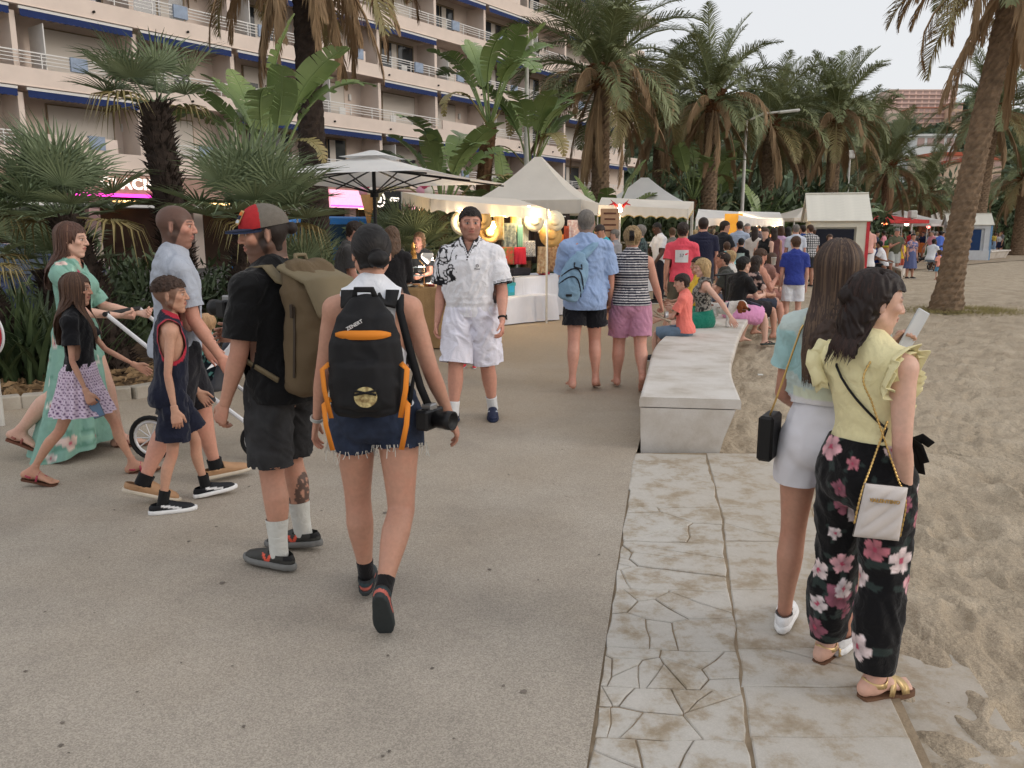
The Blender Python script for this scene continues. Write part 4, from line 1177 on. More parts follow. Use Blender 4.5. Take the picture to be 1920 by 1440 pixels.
# planting bed with kerb and leaf litter
bedE = [(-5.6, 6.6), (-4.6, 7.35), (-3.75, 7.75), (-3.2, 8.6), (-2.9, 9.6), (-3.0, 11.2), (-4.2, 13.5), (-3.0, 16), (-1.5, 20), (-8, 16), (-11, 13), (-12, 8)]
b = MB(); b.add([(x, y, .05) for x, y in bedE], [tuple(range(len(bedE)))]); bed = tag(b.build('planting_bed', ramp_mat('leaf_litter', [(.25, (56, 42, 32)), (.5, (96, 76, 58)), (.75, (140, 116, 90))], 7, 8, .95, .9, 40, .03)), kind='structure')
for i in range(9):
 p, q = Vector(bedE[(i) % len(bedE)]), Vector(bedE[(i + 1) % len(bedE)])
 if i < 9 and i not in (8,):
  d = (q - p); L_ = d.length; k = max(1, round(L_ / .9))
  for j in range(k):
   a = p + d * (j / k); e = p + d * ((j + 1) / k) - d.normalized() * .012; c = (a + e) / 2; mb = MB()
   mb.box((0, 0, 0), ((e - a).length / 2, .07, .085), None, .012); mb.build('kerb_stone', M_KERB, bed, loc=(c.x, c.y, .04), rot=(0, 0, math.atan2(d.y, d.x)))
def litter():
 r = np.random.default_rng(5); V = []; F = []
 for i in range(1500):
  x, y = r.uniform(-6.0, -3.2), r.uniform(7.0, 9.6)
  if y < np.interp(x, [-5.6, -4.6, -3.75, -3.2], [6.7, 7.45, 7.9, 8.8]) + .05: continue
  a = r.uniform(0, 6.28); L_ = r.uniform(.06, .25); w_ = r.uniform(.004, .012); z = .055 + r.uniform(0, .05); dz = r.uniform(-.02, .05)
  o = len(V); V += [(x, y, z), (x + math.cos(a) * L_ * .5 - math.sin(a) * w_, y + math.sin(a) * L_ * .5 + math.cos(a) * w_, z + dz + .01), (x + math.cos(a) * L_, y + math.sin(a) * L_, z + dz * .3)]; F.append((o, o + 1, o + 2))
 tag(obj('leaf_litter', mesh_np('leaf_litter', V, F, False), mat('dry_litter', (150, 124, 92), .95, var=.5, vscale=9), bed), kind='stuff')
litter()

# ------------------------------------------------------------------ apartment block
def apartment():
 A0 = (-18.6, 30.5); ang = math.atan2(.799, .602)
 root = empty('apartment_block', (A0[0], A0[1], 0), ang, 'long peach apartment block with white balcony railings and blue awnings', 'building')
 M_wall = mat('peach_render', (228, 211, 198), .9, var=.05, vscale=1.2, bump=.15, bscale=60)
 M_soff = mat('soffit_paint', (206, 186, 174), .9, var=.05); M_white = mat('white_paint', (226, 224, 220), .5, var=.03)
 M_blue = mat('awning_canvas', (26, 44, 92), .8, var=.12, vscale=3); M_shut = mat('roller_shutter', (216, 208, 198), .6, var=.03, bump=.6, bscale=1, stretch=(.001, .001, 60))
 M_glass = mat('window_glass', (58, 62, 66), .08, spec=.7, var=.0); M_frame = mat('aluminium_frame', (150, 132, 108), .5); M_dark = mat('dark_room', (40, 36, 34), .9)
 Z = [4.1, 6.97, 9.82, 12.67, 15.52]; top = 18.4; S0, S1 = -13.0, 49.0; BW = 4.6; r = random.Random(3)
 def bx(nm, c, h, m, par=root, bev=0): b = MB(); b.box((0, 0, 0), h, None, bev); return b.build(nm, m, par, loc=c)
 share = {}
 def sh(key, nm, c, h, m, par):
  if key not in share: b = MB(); b.box((0, 0, 0), h); share[key] = b.mesh(nm)
  return obj(nm, share[key], m, par, loc=c)
 mid, half = (S0 + S1) / 2, (S1 - S0) / 2
 bx('back_wall', (mid, 1.75, (top + 3.6) / 2), (half, .1, (top - 3.6) / 2), M_wall)
 bx('end_wall', (S1 - .15, 6.5, top / 2), (.15, 4.6, top / 2), M_wall)
 bx('core', (mid, 7.2, top / 2 - .1), (half - .4, 5.2, top / 2 - .2), M_wall)
 bx('roof', (mid + .2, 4.6, top + .16), (half + .5, 5.3, .16), M_white)
 for k, z in enumerate(Z):
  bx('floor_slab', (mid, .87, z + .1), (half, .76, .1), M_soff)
  bx('parapet', (mid, .055, z + .33), (half, .055, .33), M_wall)
  bx('cornice', (mid, .05, z - .012), (half, .10, .012), M_wall)
  n = int((S1 - S0) / BW)
  for i in range(n):
   s = S0 + BW * (i + .5); zt = Z[k + 1] if k + 1 < len(Z) else top
   if i: sh('pw', 'partition_wall', (s - BW / 2, .95, z + 1.42), (.1, .7, 1.22), M_wall, root)
   # railing or taller solid parapet
   if (i + 2 * k) % 7 == 3: bx('parapet', (s - BW * .1, .055, z + .925), (BW * .34, .0545, .262), M_wall)
   else:
    rl = sh('rl', 'railing', (s, .06, z + 1.22), (BW / 2 - .02, .022, .022), M_white, root)
    for j in range(3): sh('br', 'bar', (0, 0, -.12 - .13 * j), (BW / 2 - .02, .014, .014), M_white, rl)
    for q in (-1.5, 0, 1.5): sh('ps', 'post', (q, 0, -.28), (.018, .018, .255), M_white, rl)
   # awning box with scalloped valance
   if (i * 3 + k) % 7 != 5:
    aw = sh('awc', 'awning', (s, .07, zt - .1), (BW / 2 - .16, .06, .05), M_white, root)
    if 'val' not in share:
     b = MB(); V = []; N_ = 40
     for q in range(N_ + 1):
      x = (q / N_ - .5) * (BW - .36); V += [(x, -.05, -.05), (x, -.075, -.24), (x, -.08, -.30 - .025 * abs(math.sin(q * math.pi / 2.0)))]
     b.add(V, [(3 * q + j, 3 * q + j + 1, 3 * q + 4 + j, 3 * q + 3 + j) for q in range(N_) for j in (0, 1)]); share['val'] = b.mesh('valance')
    obj('valance', share['val'], M_blue, aw)
   # windows
   ty = r.choice('SSGGHDS' if k < 2 else 'SGGHDG'); wx = s + (.5 if i % 2 else -.4)
   wf = sh('wf', 'window', (wx, 1.62, z + 1.42), (1.35, .03, 1.12), M_frame, root)
   if ty == 'S': sh('shf', 'shutter', (0, -.045, 0), (1.29, .012, 1.06), M_shut, wf)
   else:
    for q in (-1, 1): sh('pn', 'pane', (q * .65, -.045, -.02), (.6, .012, 1.02), M_glass if ty != 'D' or q < 0 else M_dark, wf)
    if ty == 'H': sh('shh', 'shutter', (0, -.075, .72), (1.29, .012, .36), M_shut, wf)
    sh('cu', 'curtain', (-.3 if i % 2 else .35, -.062, -.02), (.2, .003, 1.0), M_shut, wf)
   if (i + k) % 3 == 1: sh('scr', 'privacy_screen', (s - BW * .28, .75, z + 1.5), (.02, .6, .85), M_white, root)
   if r.random() < .3: sh('tw', 'towel', (s + r.uniform(-1, 1), .03, z + 1.0), (.32, .06, .26), mat(*r.choice([('towel_red', (190, 80, 74)), ('towel_blue', (150, 164, 184)), ('towel_cream', (222, 212, 190))])), root)
   if r.random() < .35:
    ch = sh('chs', 'balcony_chair', (s + r.uniform(-1.2, 1.2), .8, z + .62), (.22, .22, .03), M_white, root); sh('chb', 'chair_back', (0, .2, .3), (.22, .02, .28), M_white, ch)
   if r.random() < .5:
    lp = sh('wl', 'wall_lamp', (wx + 1.75, 1.6, z + 1.9), (.07, .05, .16), M_white, root)
 # rounded end balcony roof
 bx('end_canopy', (S1 + .1, .55, top - .05), (1.3, 1.2, .12), M_white, bev=.08)
 # drain spouts along the parapets
 for k in (1, 2):
  for s in range(int(S0), int(S1), 4): b = MB(); b.tube([(0, 0, 0), (0, -.09, 0)], .05, 8); b.build('drain_spout', M_dark, root, loc=(s + .7, .01, Z[k] + .25))
 # shop fronts under the block
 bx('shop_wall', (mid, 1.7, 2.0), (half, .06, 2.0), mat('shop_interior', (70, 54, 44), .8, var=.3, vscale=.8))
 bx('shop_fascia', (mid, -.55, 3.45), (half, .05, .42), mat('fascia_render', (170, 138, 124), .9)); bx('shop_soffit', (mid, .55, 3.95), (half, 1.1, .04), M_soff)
 for s in np.arange(S0 + 2.3, S1, 4.6):
  bx('shop_pier', (s, .4, 1.5), (.22, .2, 1.5), M_wall)
  lp = bx('shop_lamp', (s + 1.6, .9, 2.9), (.5, .06, .04), mat('shop_tube', (255, 214, 160), .4, emit=(255, 200, 130), estr=5.0)); 
 for s, w_, c, e in ((4.2, 1.9, (255, 60, 190), 3.0),): bx('neon_strip', (s - .5, -.64, 3.07), (w_, .03, .06), mat('pink_neon', c, .4, emit=c, estr=e))
 t = text_mesh('GLACIER', .62, .05, .012, space=1.12); obj('lettering', t, mat('lit_letters', (255, 246, 236), .4, emit=(255, 240, 226), estr=1.3), root, loc=(4.35, -.68, 3.52), rot=(math.pi / 2, 0, 0))
 pk = mat('pink_lightbox', (250, 196, 214), .4, emit=(255, 176, 204), estr=1.0); rd = mat('red_neon', (255, 60, 50), .4, emit=(255, 50, 44), estr=2.4)
 bx('lightbox', (15.9, -.68, 3.3), (1.3, .06, .45), pk); bx('lightbox', (21.6, -.68, 3.3), (1.0, .06, .42), pk)
 for q in range(3): bx('neon_strip', (13.7 + .1 * q, -.68, 3.15 + .2 * q), (.5, .03, .045), rd)
 bx('neon_strip', (23.3, -.68, 3.4), (.7, .03, .16), rd); bx('neon_strip', (15.9, -.76, 2.95), (1.3, .02, .03), mat('pink_neon'))
 bx('sign_board', (18.6, -.66, 3.35), (1.25, .04, .5), mat('black_board', (18, 18, 20), .5))
 b = MB(); b.tube([(.38 * math.cos(t), -.02, .38 * math.sin(t)) for t in np.linspace(0, 6.0, 24)], .05, 6); b.build('emblem', MATS['lit_letters'], root, loc=(18.0, -.72, 3.35))
 obj('lettering', text_mesh('a', .62, .03, .01, shear=.3), MATS['lit_letters'], root, loc=(18.0, -.74, 3.38), rot=(math.pi / 2, 0, 0)); obj('lettering', text_mesh('ove', .45, .03, .01, shear=.3), MATS['lit_letters'], root, loc=(19.1, -.74, 3.42), rot=(math.pi / 2, 0, 0))
 bx('shop_awning', (6, -1.2, 2.62), (7, .7, .05), M_white)
 return root
apartment()

# ------------------------------------------------------------------ hill with houses far behind
def hill_h(x, y):
 u = (x - 60) / 420.0; d = np.clip((y - 150) / 420, 0, 1.4)
 sh_ = np.interp(x / np.maximum(y, 1), [-.3, .05, .25, .42, .52, .62, .8, 1.2], [.14, .165, .172, .172, .165, .15, .12, .08])
 return sh_ * 560 * np.clip(d, 0, 1) ** 1.25 * .92 - 1.0
def hill():
 n = 90; V = []; F = []
 for j in range(60):
  y = 140 + j * 8.5
  for i in range(n):
   x = y * (-.35 + 1.75 * i / (n - 1)); V.append((x, y, 0))
 V = np.array(V, float); V[:, 2] = hill_h(V[:, 0], V[:, 1]) + 2.5 * fbm(V * .02, 3, 2)
 i = (np.arange(59)[:, None] * n + np.arange(n - 1)[None]).ravel(); F = np.stack([i, i + 1, i + n + 1, i + n], 1)
 tag(obj('hill', mesh_np('hill', V, F, True), ramp_mat('hill_scrub', [(.3, (80, 90, 70)), (.6, (104, 112, 90)), (.8, (140, 130, 110))], .06, 4, .95)), kind='structure')
 r = np.random.default_rng(9); V = []; T = []; o = 0
 for k in range(520):
  y = r.uniform(170, 600); x = y * r.uniform(.02, .95); z = float(hill_h(np.array(x), np.array(y))); s = r.uniform(3.0, 7.5)
  m = 70; d = r.normal(size=(m, 3)); d /= np.linalg.norm(d, axis=1)[:, None]; d[:, 2] = np.abs(d[:, 2]) * .9 - .15
  c = np.array([x, y, z + s * .5]) + d * s * r.uniform(.75, 1.05, (m, 1)); a = r.normal(size=(m, 3)) * s * .22; b_ = r.normal(size=(m, 3)) * s * .22
  V.append(np.stack([c - a, c + b_, c + a, c - b_], 1).reshape(-1, 3)); q = np.arange(m) * 4 + o; T.append(np.stack([q, q + 1, q + 2, q + 3], 1)); o += 4 * m
 tag(obj('woodland', mesh_np('woodland', np.concatenate(V), np.concatenate(T), False), mat('hill_foliage', (92, 106, 84), .9, var=.4, vscale=.12)), 'dark green wood covering the far hillside', None, None, 'stuff')
hill()
def far_house(name, label, px0, px1, pyt, pyb, Y, wall, floors, bays, roof=None, stripe=None, depth=12):
 x0, _, zb = AT(px0, pyb, Y); x1, _, zt = AT(px1, pyt, Y); root = empty(name, ((x0 + x1) / 2, Y, zb), 0, label, 'building', 'buildings on the far hillside')
 W_, H_ = (x1 - x0) / 2, zt - zb; mw = mat('far_wall_%d_%d' % (wall[0], wall[2]), wall, .9, var=.05, vscale=.2)
 b = MB(); b.box((0, depth / 2, H_ / 2 - 4), (W_, depth / 2, H_ / 2 + 4)); b.build('wall', mw, root)
 b = MB(); b.box((0, depth / 2, H_ + .3), (W_ + .4, depth / 2 + .6, .3)); b.build('roof', mat('far_roof_%d' % (roof or wall)[0], roof or wall, .9), root)
 fh = H_ / floors; bw = 2 * W_ / bays; md = mat('far_window', (186, 158, 150), .4); mb = MB(); mb.box((0, 0, 0), (bw * .36, .06, fh * .30)); me = mb.mesh('window')
 mb = MB(); mb.box((0, 0, 0), (W_, .5, fh * .12)); mp = mb.mesh('balcony')
 for f_ in range(floors):
  if stripe: obj('balcony', mp, mat('far_balcony_%d' % stripe[0], stripe, .9), root, loc=(0, -.5, fh * (f_ + .14)))
  for k in range(bays): obj('window', me, md, root, loc=(-W_ + bw * (k + .5), -.03, fh * (f_ + .6)))
far_house('hill_apartments', 'long pink terraced apartment block near the hilltop', 1665, 1794, 170, 203, 470, (234, 204, 190), 4, 10, None, (236, 200, 188), 16)
far_house('hill_apartments', 'pale pink apartment block with red awning below the hilltop', 1710, 1776, 203, 232, 420, (220, 186, 168), 3, 6, (190, 130, 110), (212, 176, 160))
far_house('hill_apartments', 'narrow peach building at the right of the hill blocks', 1778, 1806, 196, 232, 415, (222, 186, 160), 3, 2, (200, 140, 116), None, 10)
far_house('hill_apartments', 'beige apartment block half hidden by palms on the hill', 1610, 1650, 204, 232, 430, (214, 186, 162), 3, 4, (196, 150, 128), (206, 176, 152))
far_house('low_house', 'white flat-roofed house seen between the palms', 1716, 1792, 256, 282, 210, (226, 226, 224), 1, 4, (216, 216, 214), None, 10)
far_house('low_house', 'cream house with terracotta roof behind the large palm', 1748, 1812, 292, 345, 150, (226, 204, 180), 2, 4, (176, 98, 74), None, 10)
far_house('low_house', 'cream house with red roof right of the large palm', 1822, 1880, 300, 350, 140, (222, 196, 172), 2, 3, (170, 92, 72), None, 10)
# ------------------------------------------------------------------ palms and other plants
def leaf_mat(name, c1, c2, rough=.55, sc=2.0):
 m = mat(name, c1, rough, var=0, col2=c2, vscale=sc, spec=.4); return m
M_FROND = leaf_mat('palm_green', (100, 108, 74), (132, 138, 96)); M_DEAD = leaf_mat('palm_dead', (138, 112, 84), (176, 148, 114), .85); M_HALF = leaf_mat('palm_yellowing', (122, 116, 76), (156, 138, 92))
M_FAN = leaf_mat('fan_green', (90, 106, 78), (132, 144, 110), .5); M_STREL = leaf_mat('paddle_green', (104, 126, 76), (140, 156, 100), .4, 1.2)
M_BARK = mat('palm_bark', (124, 104, 84), .95, var=.35, vscale=9, bump=.8, bscale=50); M_BARKD = mat('dark_bark', (56, 46, 40), .95, var=.4, vscale=8, bump=.8, bscale=60)

def frond_mesh(e0, droop, L=1.0, n=52, seed=0, limp=0.0, lw=.0065, ll=.22, name='frond'):
 """pinnate frond along +X: e0 start elevation, droop total bend in degrees, limp = leaflets hang"""
 r = np.random.default_rng(seed); V = []; F = []
 S = 14; pts = [np.zeros(3)]; el = []
 for i in range(S):
  e = R(e0 - droop * (i / (S - 1)) ** 1.4); el.append(e); pts.append(pts[-1] + np.array([math.cos(e), 0, math.sin(e)]) * L / S)
 pts = np.array(pts); side = r.uniform(-.05, .05)
 pts[:, 1] += side * (np.linspace(0, 1, S + 1) ** 2)
 def at(t): x = t * S; i = min(int(x), S - 1); return pts[i] + (pts[i + 1] - pts[i]) * (x - i), nrm(pts[i + 1] - pts[i])
 mb = MB(); mb.tube([pts[i] for i in range(0, S + 1, 2)], [L * .011 * (1 - .85 * i / S) + .002 for i in range(0, S + 1, 2)], 4)
 for k in range(n):
  t = .13 + .87 * (k + r.uniform(-.3, .3)) / n; t = min(max(t, .1), .995); p, d = at(t); sd = np.array([0, 1.0, 0]); up = np.cross(d, sd)
  if up[2] < 0 and abs(d[2]) < .95: up = -up
  ln = ll * L * (math.sin(math.pi * min(1, (t * .9 + .1))) ** .55) * r.uniform(.85, 1.1) * (1 if t > .25 else .45 + 2 * (t - .02))
  for q in (-1, 1):
   fw = .75 + .5 * t; o = nrm(d * fw + sd * q * 1.0 + up * r.uniform(.2, .55) * (1 - limp)); o = nrm(o * (1 - limp) + np.array([0, 0, -1]) * limp + d * .25 * limp + r.normal(size=3) * .08)
   m_ = p + o * ln * .55; tip = m_ + nrm(o + np.array([0, 0, -.55 - limp])) * ln * .5; w_ = nrm(np.cross(o, up)) * lw * L; w2 = w_ * .8
   b = len(mb.v); mb.v += [tuple(p - w_ * .5), tuple(p + w_ * .5), tuple(m_ + w2), tuple(m_ - w2), tuple(tip)]; mb.f4.append((b, b + 1, b + 2, b + 3)); mb.f3.append((b + 3, b + 2, b + 4))
 return mb.mesh(name)
ELEV = [(82, 40), (66, 62), (48, 78), (30, 90), (10, 88), (-12, 70)]
FR = [[frond_mesh(e, d, 1.0, 66, 10 * i + j) for j in range(2)] for i, (e, d) in enumerate(ELEV)]
FRD = [frond_mesh(e, d, 1.0, 60, 80 + i, .66, .0065, .2) for i, (e, d) in enumerate([(20, 120), (-5, 95), (-30, 60), (-55, 35)])]

def trunk_mesh(H, r0, r1, lean=(0, 0), rings=60, cols=20, rough=.12, seed=0, bulge=0.0, step=2.4):
 r = np.random.default_rng(seed); V = []
 for i in range(rings + 1):
  t = i / rings; rad = r0 + (r1 - r0) * t + bulge * math.exp(-((t - .0) / .06) ** 2)
  cx, cy = lean[0] * t ** 1.3, lean[1] * t ** 1.3
  for k in range(cols):
   a = 2 * math.pi * k / cols; tooth = ((.7 if (i // 2 + k) % 2 == 0 else -.5) + (.5 if i % 2 else -.2)) * rough * r.uniform(.3, 1.0) * rad
   V.append((cx + math.cos(a) * (rad + tooth), cy + math.sin(a) * (rad + tooth), H * t + (.3 * H / rings * r.uniform(-1, 1) if 0 < i < rings else 0)))
 F = [(i * cols + k, i * cols + (k + 1) % cols, (i + 1) * cols + (k + 1) % cols, (i + 1) * cols + k) for i in range(rings) for k in range(cols)]
 F.append(tuple(rings * cols + k for k in range(cols))); mb = MB(); mb.add(V, F); return mb.mesh('trunk', False)

def date_palm(loc, Hc, L, label, n=40, dead=22, r=.3, lean=(0, 0), seed=0, group='date palms', name='date_palm', bark=None, half=4, trunk=True, deadlo=0, rough=.12, rings=None):
 root = empty(name, (loc[0], loc[1], loc[2] if len(loc) > 2 else 0), 0, label, 'palm tree', group); rs = np.random.default_rng(seed)
 if trunk: obj('trunk', trunk_mesh(Hc, r * 1.15, r * .85, lean, rings or int(Hc * 16), 20, rough, seed, bulge=r * .35), bark or M_BARK, root)
 top = np.array([lean[0], lean[1], Hc])
 # boss of old leaf bases under the crown
 obj('leaf_bases', trunk_mesh(.9, r * .9, r * 1.5, (0, 0), 12, 18, .35, seed + 2), mat('leaf_base_fibre', (112, 78, 52), .95, var=.4, vscale=6, bump=.6, bscale=40), root, loc=top - np.array([0, 0, .6]))
 for i in range(n):
  u_ = (i + .5) / n; lv = min(5, int(u_ * 6)); az = i * 2.39996 + rs.uniform(-.2, .2)
  m = M_HALF if (i >= n - half) else M_FROND; me = FR[lv][rs.integers(2)]
  me2 = me
  o = bpy.data.objects.new('frond', me2); COL.objects.link(o); o.parent = root; o.location = top + np.array([math.cos(az), math.sin(az), 0]) * r * .6 + np.array([0, 0, .25 - .5 * u_]); o.rotation_euler = (rs.uniform(-.25, .25), rs.uniform(-.15, .15), az); o.scale = (L * rs.uniform(.85, 1.1),) * 3
  if not me2.materials: me2.materials.append(M_FROND)
  if m is not M_FROND: o.material_slots[0].link = 'OBJECT'; o.material_slots[0].material = m
 for i in range(dead):
  az = i * 2.39996 + 1 + rs.uniform(-.3, .3); k = rs.integers(deadlo, 4); me = FRD[k]
  if not me.materials: me.materials.append(M_DEAD)
  o = bpy.data.objects.new('dead_frond', me); COL.objects.link(o); o.parent = root; o.location = top + np.array([math.cos(az), math.sin(az), 0]) * r * .8 + np.array([0, 0, -.15 - .1 * k]); o.rotation_euler = (rs.uniform(-.2, .2), rs.uniform(-.15, .15), az); o.scale = (L * rs.uniform(.8, 1.0),) * 3
 return root

def fan_mesh(seed, n=24, pet=.55, L=.62, bend=.35, droop=.0):
 r = np.random.default_rng(seed); mb = MB(); mb.tube([(0, 0, 0), (pet * .5, 0, .02), (pet, 0, -.01)], [.012, .009, .006], 5)
 for i in range(n):
  a = R(-118 + 236 * i / (n - 1)) + r.uniform(-.03, .03); d = np.array([math.cos(a), math.sin(a), .12 + .25 * abs(math.sin(a))]); d = nrm(d); ln = L * (1 - .22 * (abs(a) / 2.06) ** 2) * r.uniform(.9, 1.06)
  s = nrm(np.cross(d, (0, 0, 1))) ; p0 = np.array([pet, 0, 0]); w0 = .012
  pts = [p0, p0 + d * ln * .35, p0 + d * ln * .7 + np.array([0, 0, -.03 - droop * .1]), p0 + d * ln + np.array([0, 0, -bend * ln * r.uniform(.3, .8) - droop * ln])]; ws = [.004, .017, .012, .001]
  b = len(mb.v)
  for p, w_ in zip(pts, ws): mb.v += [tuple(p - s * w_), tuple(p + np.array([0, 0, -w_ * .6])), tuple(p + s * w_)]
  for k in range(3):
   for j in (0, 1): mb.f4.append((b + 3 * k + j, b + 3 * k + j + 1, b + 3 * k + 4 + j, b + 3 * k + 3 + j))
 me = mb.mesh('fan_leaf'); me.materials.append(M_FAN); return me
FAN = [fan_mesh(i, 24, .55, .66, .25 + .1 * i) for i in range(3)]; FANOLD = fan_mesh(9, 18, .5, .5, .5, .6)
def shag_trunk(H, r0, r1, lean, seed, n=420):
 r = np.random.default_rng(seed); mb = MB(); N_ = 14
 pts = [(lean[0] * (i / N_) ** 1.2, lean[1] * (i / N_) ** 1.2, H * i / N_) for i in range(N_ + 1)]; mb.tube(pts, [r0 + (r1 - r0) * i / N_ for i in range(N_ + 1)], 12)
 for k in range(n):
  t = r.uniform(.02, 1) ; a = r.uniform(0, 6.28); c = np.array([lean[0] * t ** 1.2, lean[1] * t ** 1.2, H * t]); o = np.array([math.cos(a), math.sin(a), 0]); rad = r0 + (r1 - r0) * t; s = np.array([-o[1], o[0], 0])
  b = c + o * rad * .85; L_ = r.uniform(.08, .16); tip = b + nrm(o * .75 + np.array([0, 0, r.uniform(.2, 1.0)]) + s * r.uniform(-.3, .3)) * L_; w_ = s * r.uniform(.014, .024)
  mb.add([b - w_, b + w_, tip + w_ * .35, tip - w_ * .35, b + np.array([0, 0, -.03])], [(0, 1, 2, 3), (0, 4, 1), (1, 4, 2), (2, 4, 3), (3, 4, 0)])
 return mb.mesh('trunk')
def fan_palm(loc, H, label, n=34, seed=0, lean=(0, 0), r=.16, s=1.0, wind=(0, 0), emax=88):
 root = empty('fan_palm', (loc[0], loc[1], 0), 0, label, 'palm tree', 'fan palms in the planting bed'); rs = np.random.default_rng(seed)
 obj('trunk', shag_trunk(H, r, r * .9, lean, seed, int(320 * H)), M_BARKD, root); top = np.array([lean[0], lean[1], H])
 for i in range(n):
  u_ = i / n; az = i * 2.39996 + rs.uniform(-.3, .3); el = R(emax - (emax + 10) * u_ ** .8) + rs.uniform(-.1, .1); old = i > n - 4
  o = bpy.data.objects.new('fan_leaf', FANOLD if old else FAN[rs.integers(3)]); COL.objects.link(o); o.parent = root; o.location = top + np.array([math.cos(az), math.sin(az), 0]) * r * .4
  d = np.array([math.cos(az) * math.cos(el) + wind[0], math.sin(az) * math.cos(el) + wind[1], math.sin(el)]); d = nrm(d)
  o.rotation_euler = Vector(d).to_track_quat('X', 'Z').to_euler(); o.scale = (s * rs.uniform(.85, 1.15),) * 3
  if old: o.material_slots[0].link = 'OBJECT'; o.material_slots[0].material = M_HALF
 return root
# paddle-leaved bird of paradise
def paddle_mesh(seed, torn=.5, pet=1.0, L=1.25, W=.3, arch=60, e0=70):
 r = np.random.default_rng(seed); mb = MB(); S = 16; pts = [np.zeros(3)]
 for i in range(S):
  t = i / (S - 1); e = R(e0 - arch * max(0, t - .3) ** 1.3 / .63); pts.append(pts[-1] + np.array([math.cos(e), 0, math.sin(e)]) * (pet + L) / S)
 pts = np.array(pts); tot = pet + L; mb.tube([pts[i] for i in range(S + 1)], [.022 * (1 - .8 * i / S) + .003 for i in range(S + 1)], 5)
 def at(x): x = min(max(x / tot, 0), .999) * S; i = int(x); return pts[i] + (pts[i + 1] - pts[i]) * (x - i), nrm(pts[i + 1] - pts[i])
 n = 15
 for q in (-1, 1):
  tilt = 0.0
  for k in range(n):
   t0, t1 = k / n, (k + 1) / n; brk = r.random() < torn
   if brk: tilt = r.uniform(-.35, .15)
   def pnt(t, f_):
    p, d = at(pet + t * L); sd = np.array([0, q, 0.0]); up = np.cross(d, np.array([0, 1.0, 0])); up = up if up[2] > 0 or abs(d[2]) > .9 else -up
    w_ = W * math.sin(math.pi * min(.99, t * .93 + .05)) ** .6
    return p + (sd * .92 + d * .28) * w_ * f_ + up * (.22 * w_ * f_ + tilt * w_ * f_ * f_) + np.array([0, 0, -.12 * w_ * f_ * f_])
   g = .12 / n if brk else 0
   b = len(mb.v); a, c = (t0 + g), (t1 - g * .4)
   mb.v += [tuple(pnt(t0, .03)), tuple(pnt(t1, .03)), tuple(pnt(c, .55)), tuple(pnt(a, .55)), tuple(pnt(c - g, 1)), tuple(pnt(a + g, 1))]; mb.f4 += [(b, b + 1, b + 2, b + 3), (b + 3, b + 2, b + 4, b + 5)]
 me = mb.mesh('leaf', True); me.materials.append(M_STREL); return me
PAD = [paddle_mesh(1, .45, .9, 1.3, .26, 30, 82), paddle_mesh(2, .6, .9, 1.3, .28, 75, 72), paddle_mesh(3, .85, .8, 1.2, .28, 110, 66), paddle_mesh(4, .45, .9, 1.25, .26, 55, 76)]
PADD = paddle_mesh(7, .9, .8, 1.1, .2, 150, 50); PADD.materials[0] = M_HALF
def paddle_plant(loc, stem, s, label, n=11, seed=0, lean=(0, 0), r=.11, z=0, bare=True):
 root = empty('bird_of_paradise', (loc[0], loc[1], z), 0, label, 'plant', 'paddle-leaved plants'); rs = np.random.default_rng(seed); top = np.array([lean[0], lean[1], stem])
 if stem > .2: obj('stem', shag_trunk(stem, r, r * 1.2, lean, seed, int(120 * stem)), mat('fibre_stem', (104, 76, 54), .95, var=.4, vscale=7), root)
 for i in range(n):
  az = i * 2.39996 + rs.uniform(-.3, .3); k = 0 if i < 2 else (3 if i < n * .5 else (1 if i < n * .75 else 2)); me = PAD[k] if i < n - 2 else PADD
  o = bpy.data.objects.new('leaf', me); COL.objects.link(o); o.parent = root; o.location = top + np.array([math.cos(az), math.sin(az), 0]) * .05; o.rotation_euler = (rs.uniform(-.3, .3), rs.uniform(-.1, .25), az); o.scale = (s * rs.uniform(.75, 1.1),) * 3
 return root
def shrub_mesh(seed, n=1500):
 r = np.random.default_rng(seed); d = r.normal(size=(n, 3)); d /= np.linalg.norm(d, axis=1)[:, None]; rad = r.uniform(.35, 1, (n, 1)) ** .5; nn = fbm(d * 2.2 + seed, 2, seed)[:, None]; c = d * rad * (1 + .35 * nn); c[:, 2] = np.abs(c[:, 2]) * .95
 o = r.normal(size=(n, 3)); o /= np.linalg.norm(o, axis=1)[:, None]; s = np.cross(o, d); s /= np.linalg.norm(s, axis=1)[:, None]; L_ = r.uniform(.06, .13, (n, 1)); W_ = L_ * .28
 V = np.stack([c - o * L_, c + s * W_, c + o * L_, c - s * W_], 1).reshape(-1, 3); i = np.arange(n) * 4; F = np.stack([i, i + 1, i + 2, i + 3], 1)
 me = mesh_np('foliage', V, F, False); me.materials.append(mat('hedge_leaves', (86, 100, 70), .6, var=.5, vscale=3)); return me
SHR = [shrub_mesh(3), shrub_mesh(4)]
def shrub(loc, s, label, k=0):
 root = empty('shrub', (loc[0], loc[1], 0), k * 1.3, label, 'shrub', 'dark shrubs behind the stalls'); o = obj('foliage', SHR[k % 2], None, root, scale=s); o['kind'] = 'stuff'
 mb = MB(); 
 for a in (0, 2.1, 4.2): mb.tube([(0, 0, 0), (.2 * math.cos(a) * s[0], .2 * math.sin(a) * s[1], s[2] * .5)], [.06, .02], 6)
 mb.build('branch', M_BARKD, root)

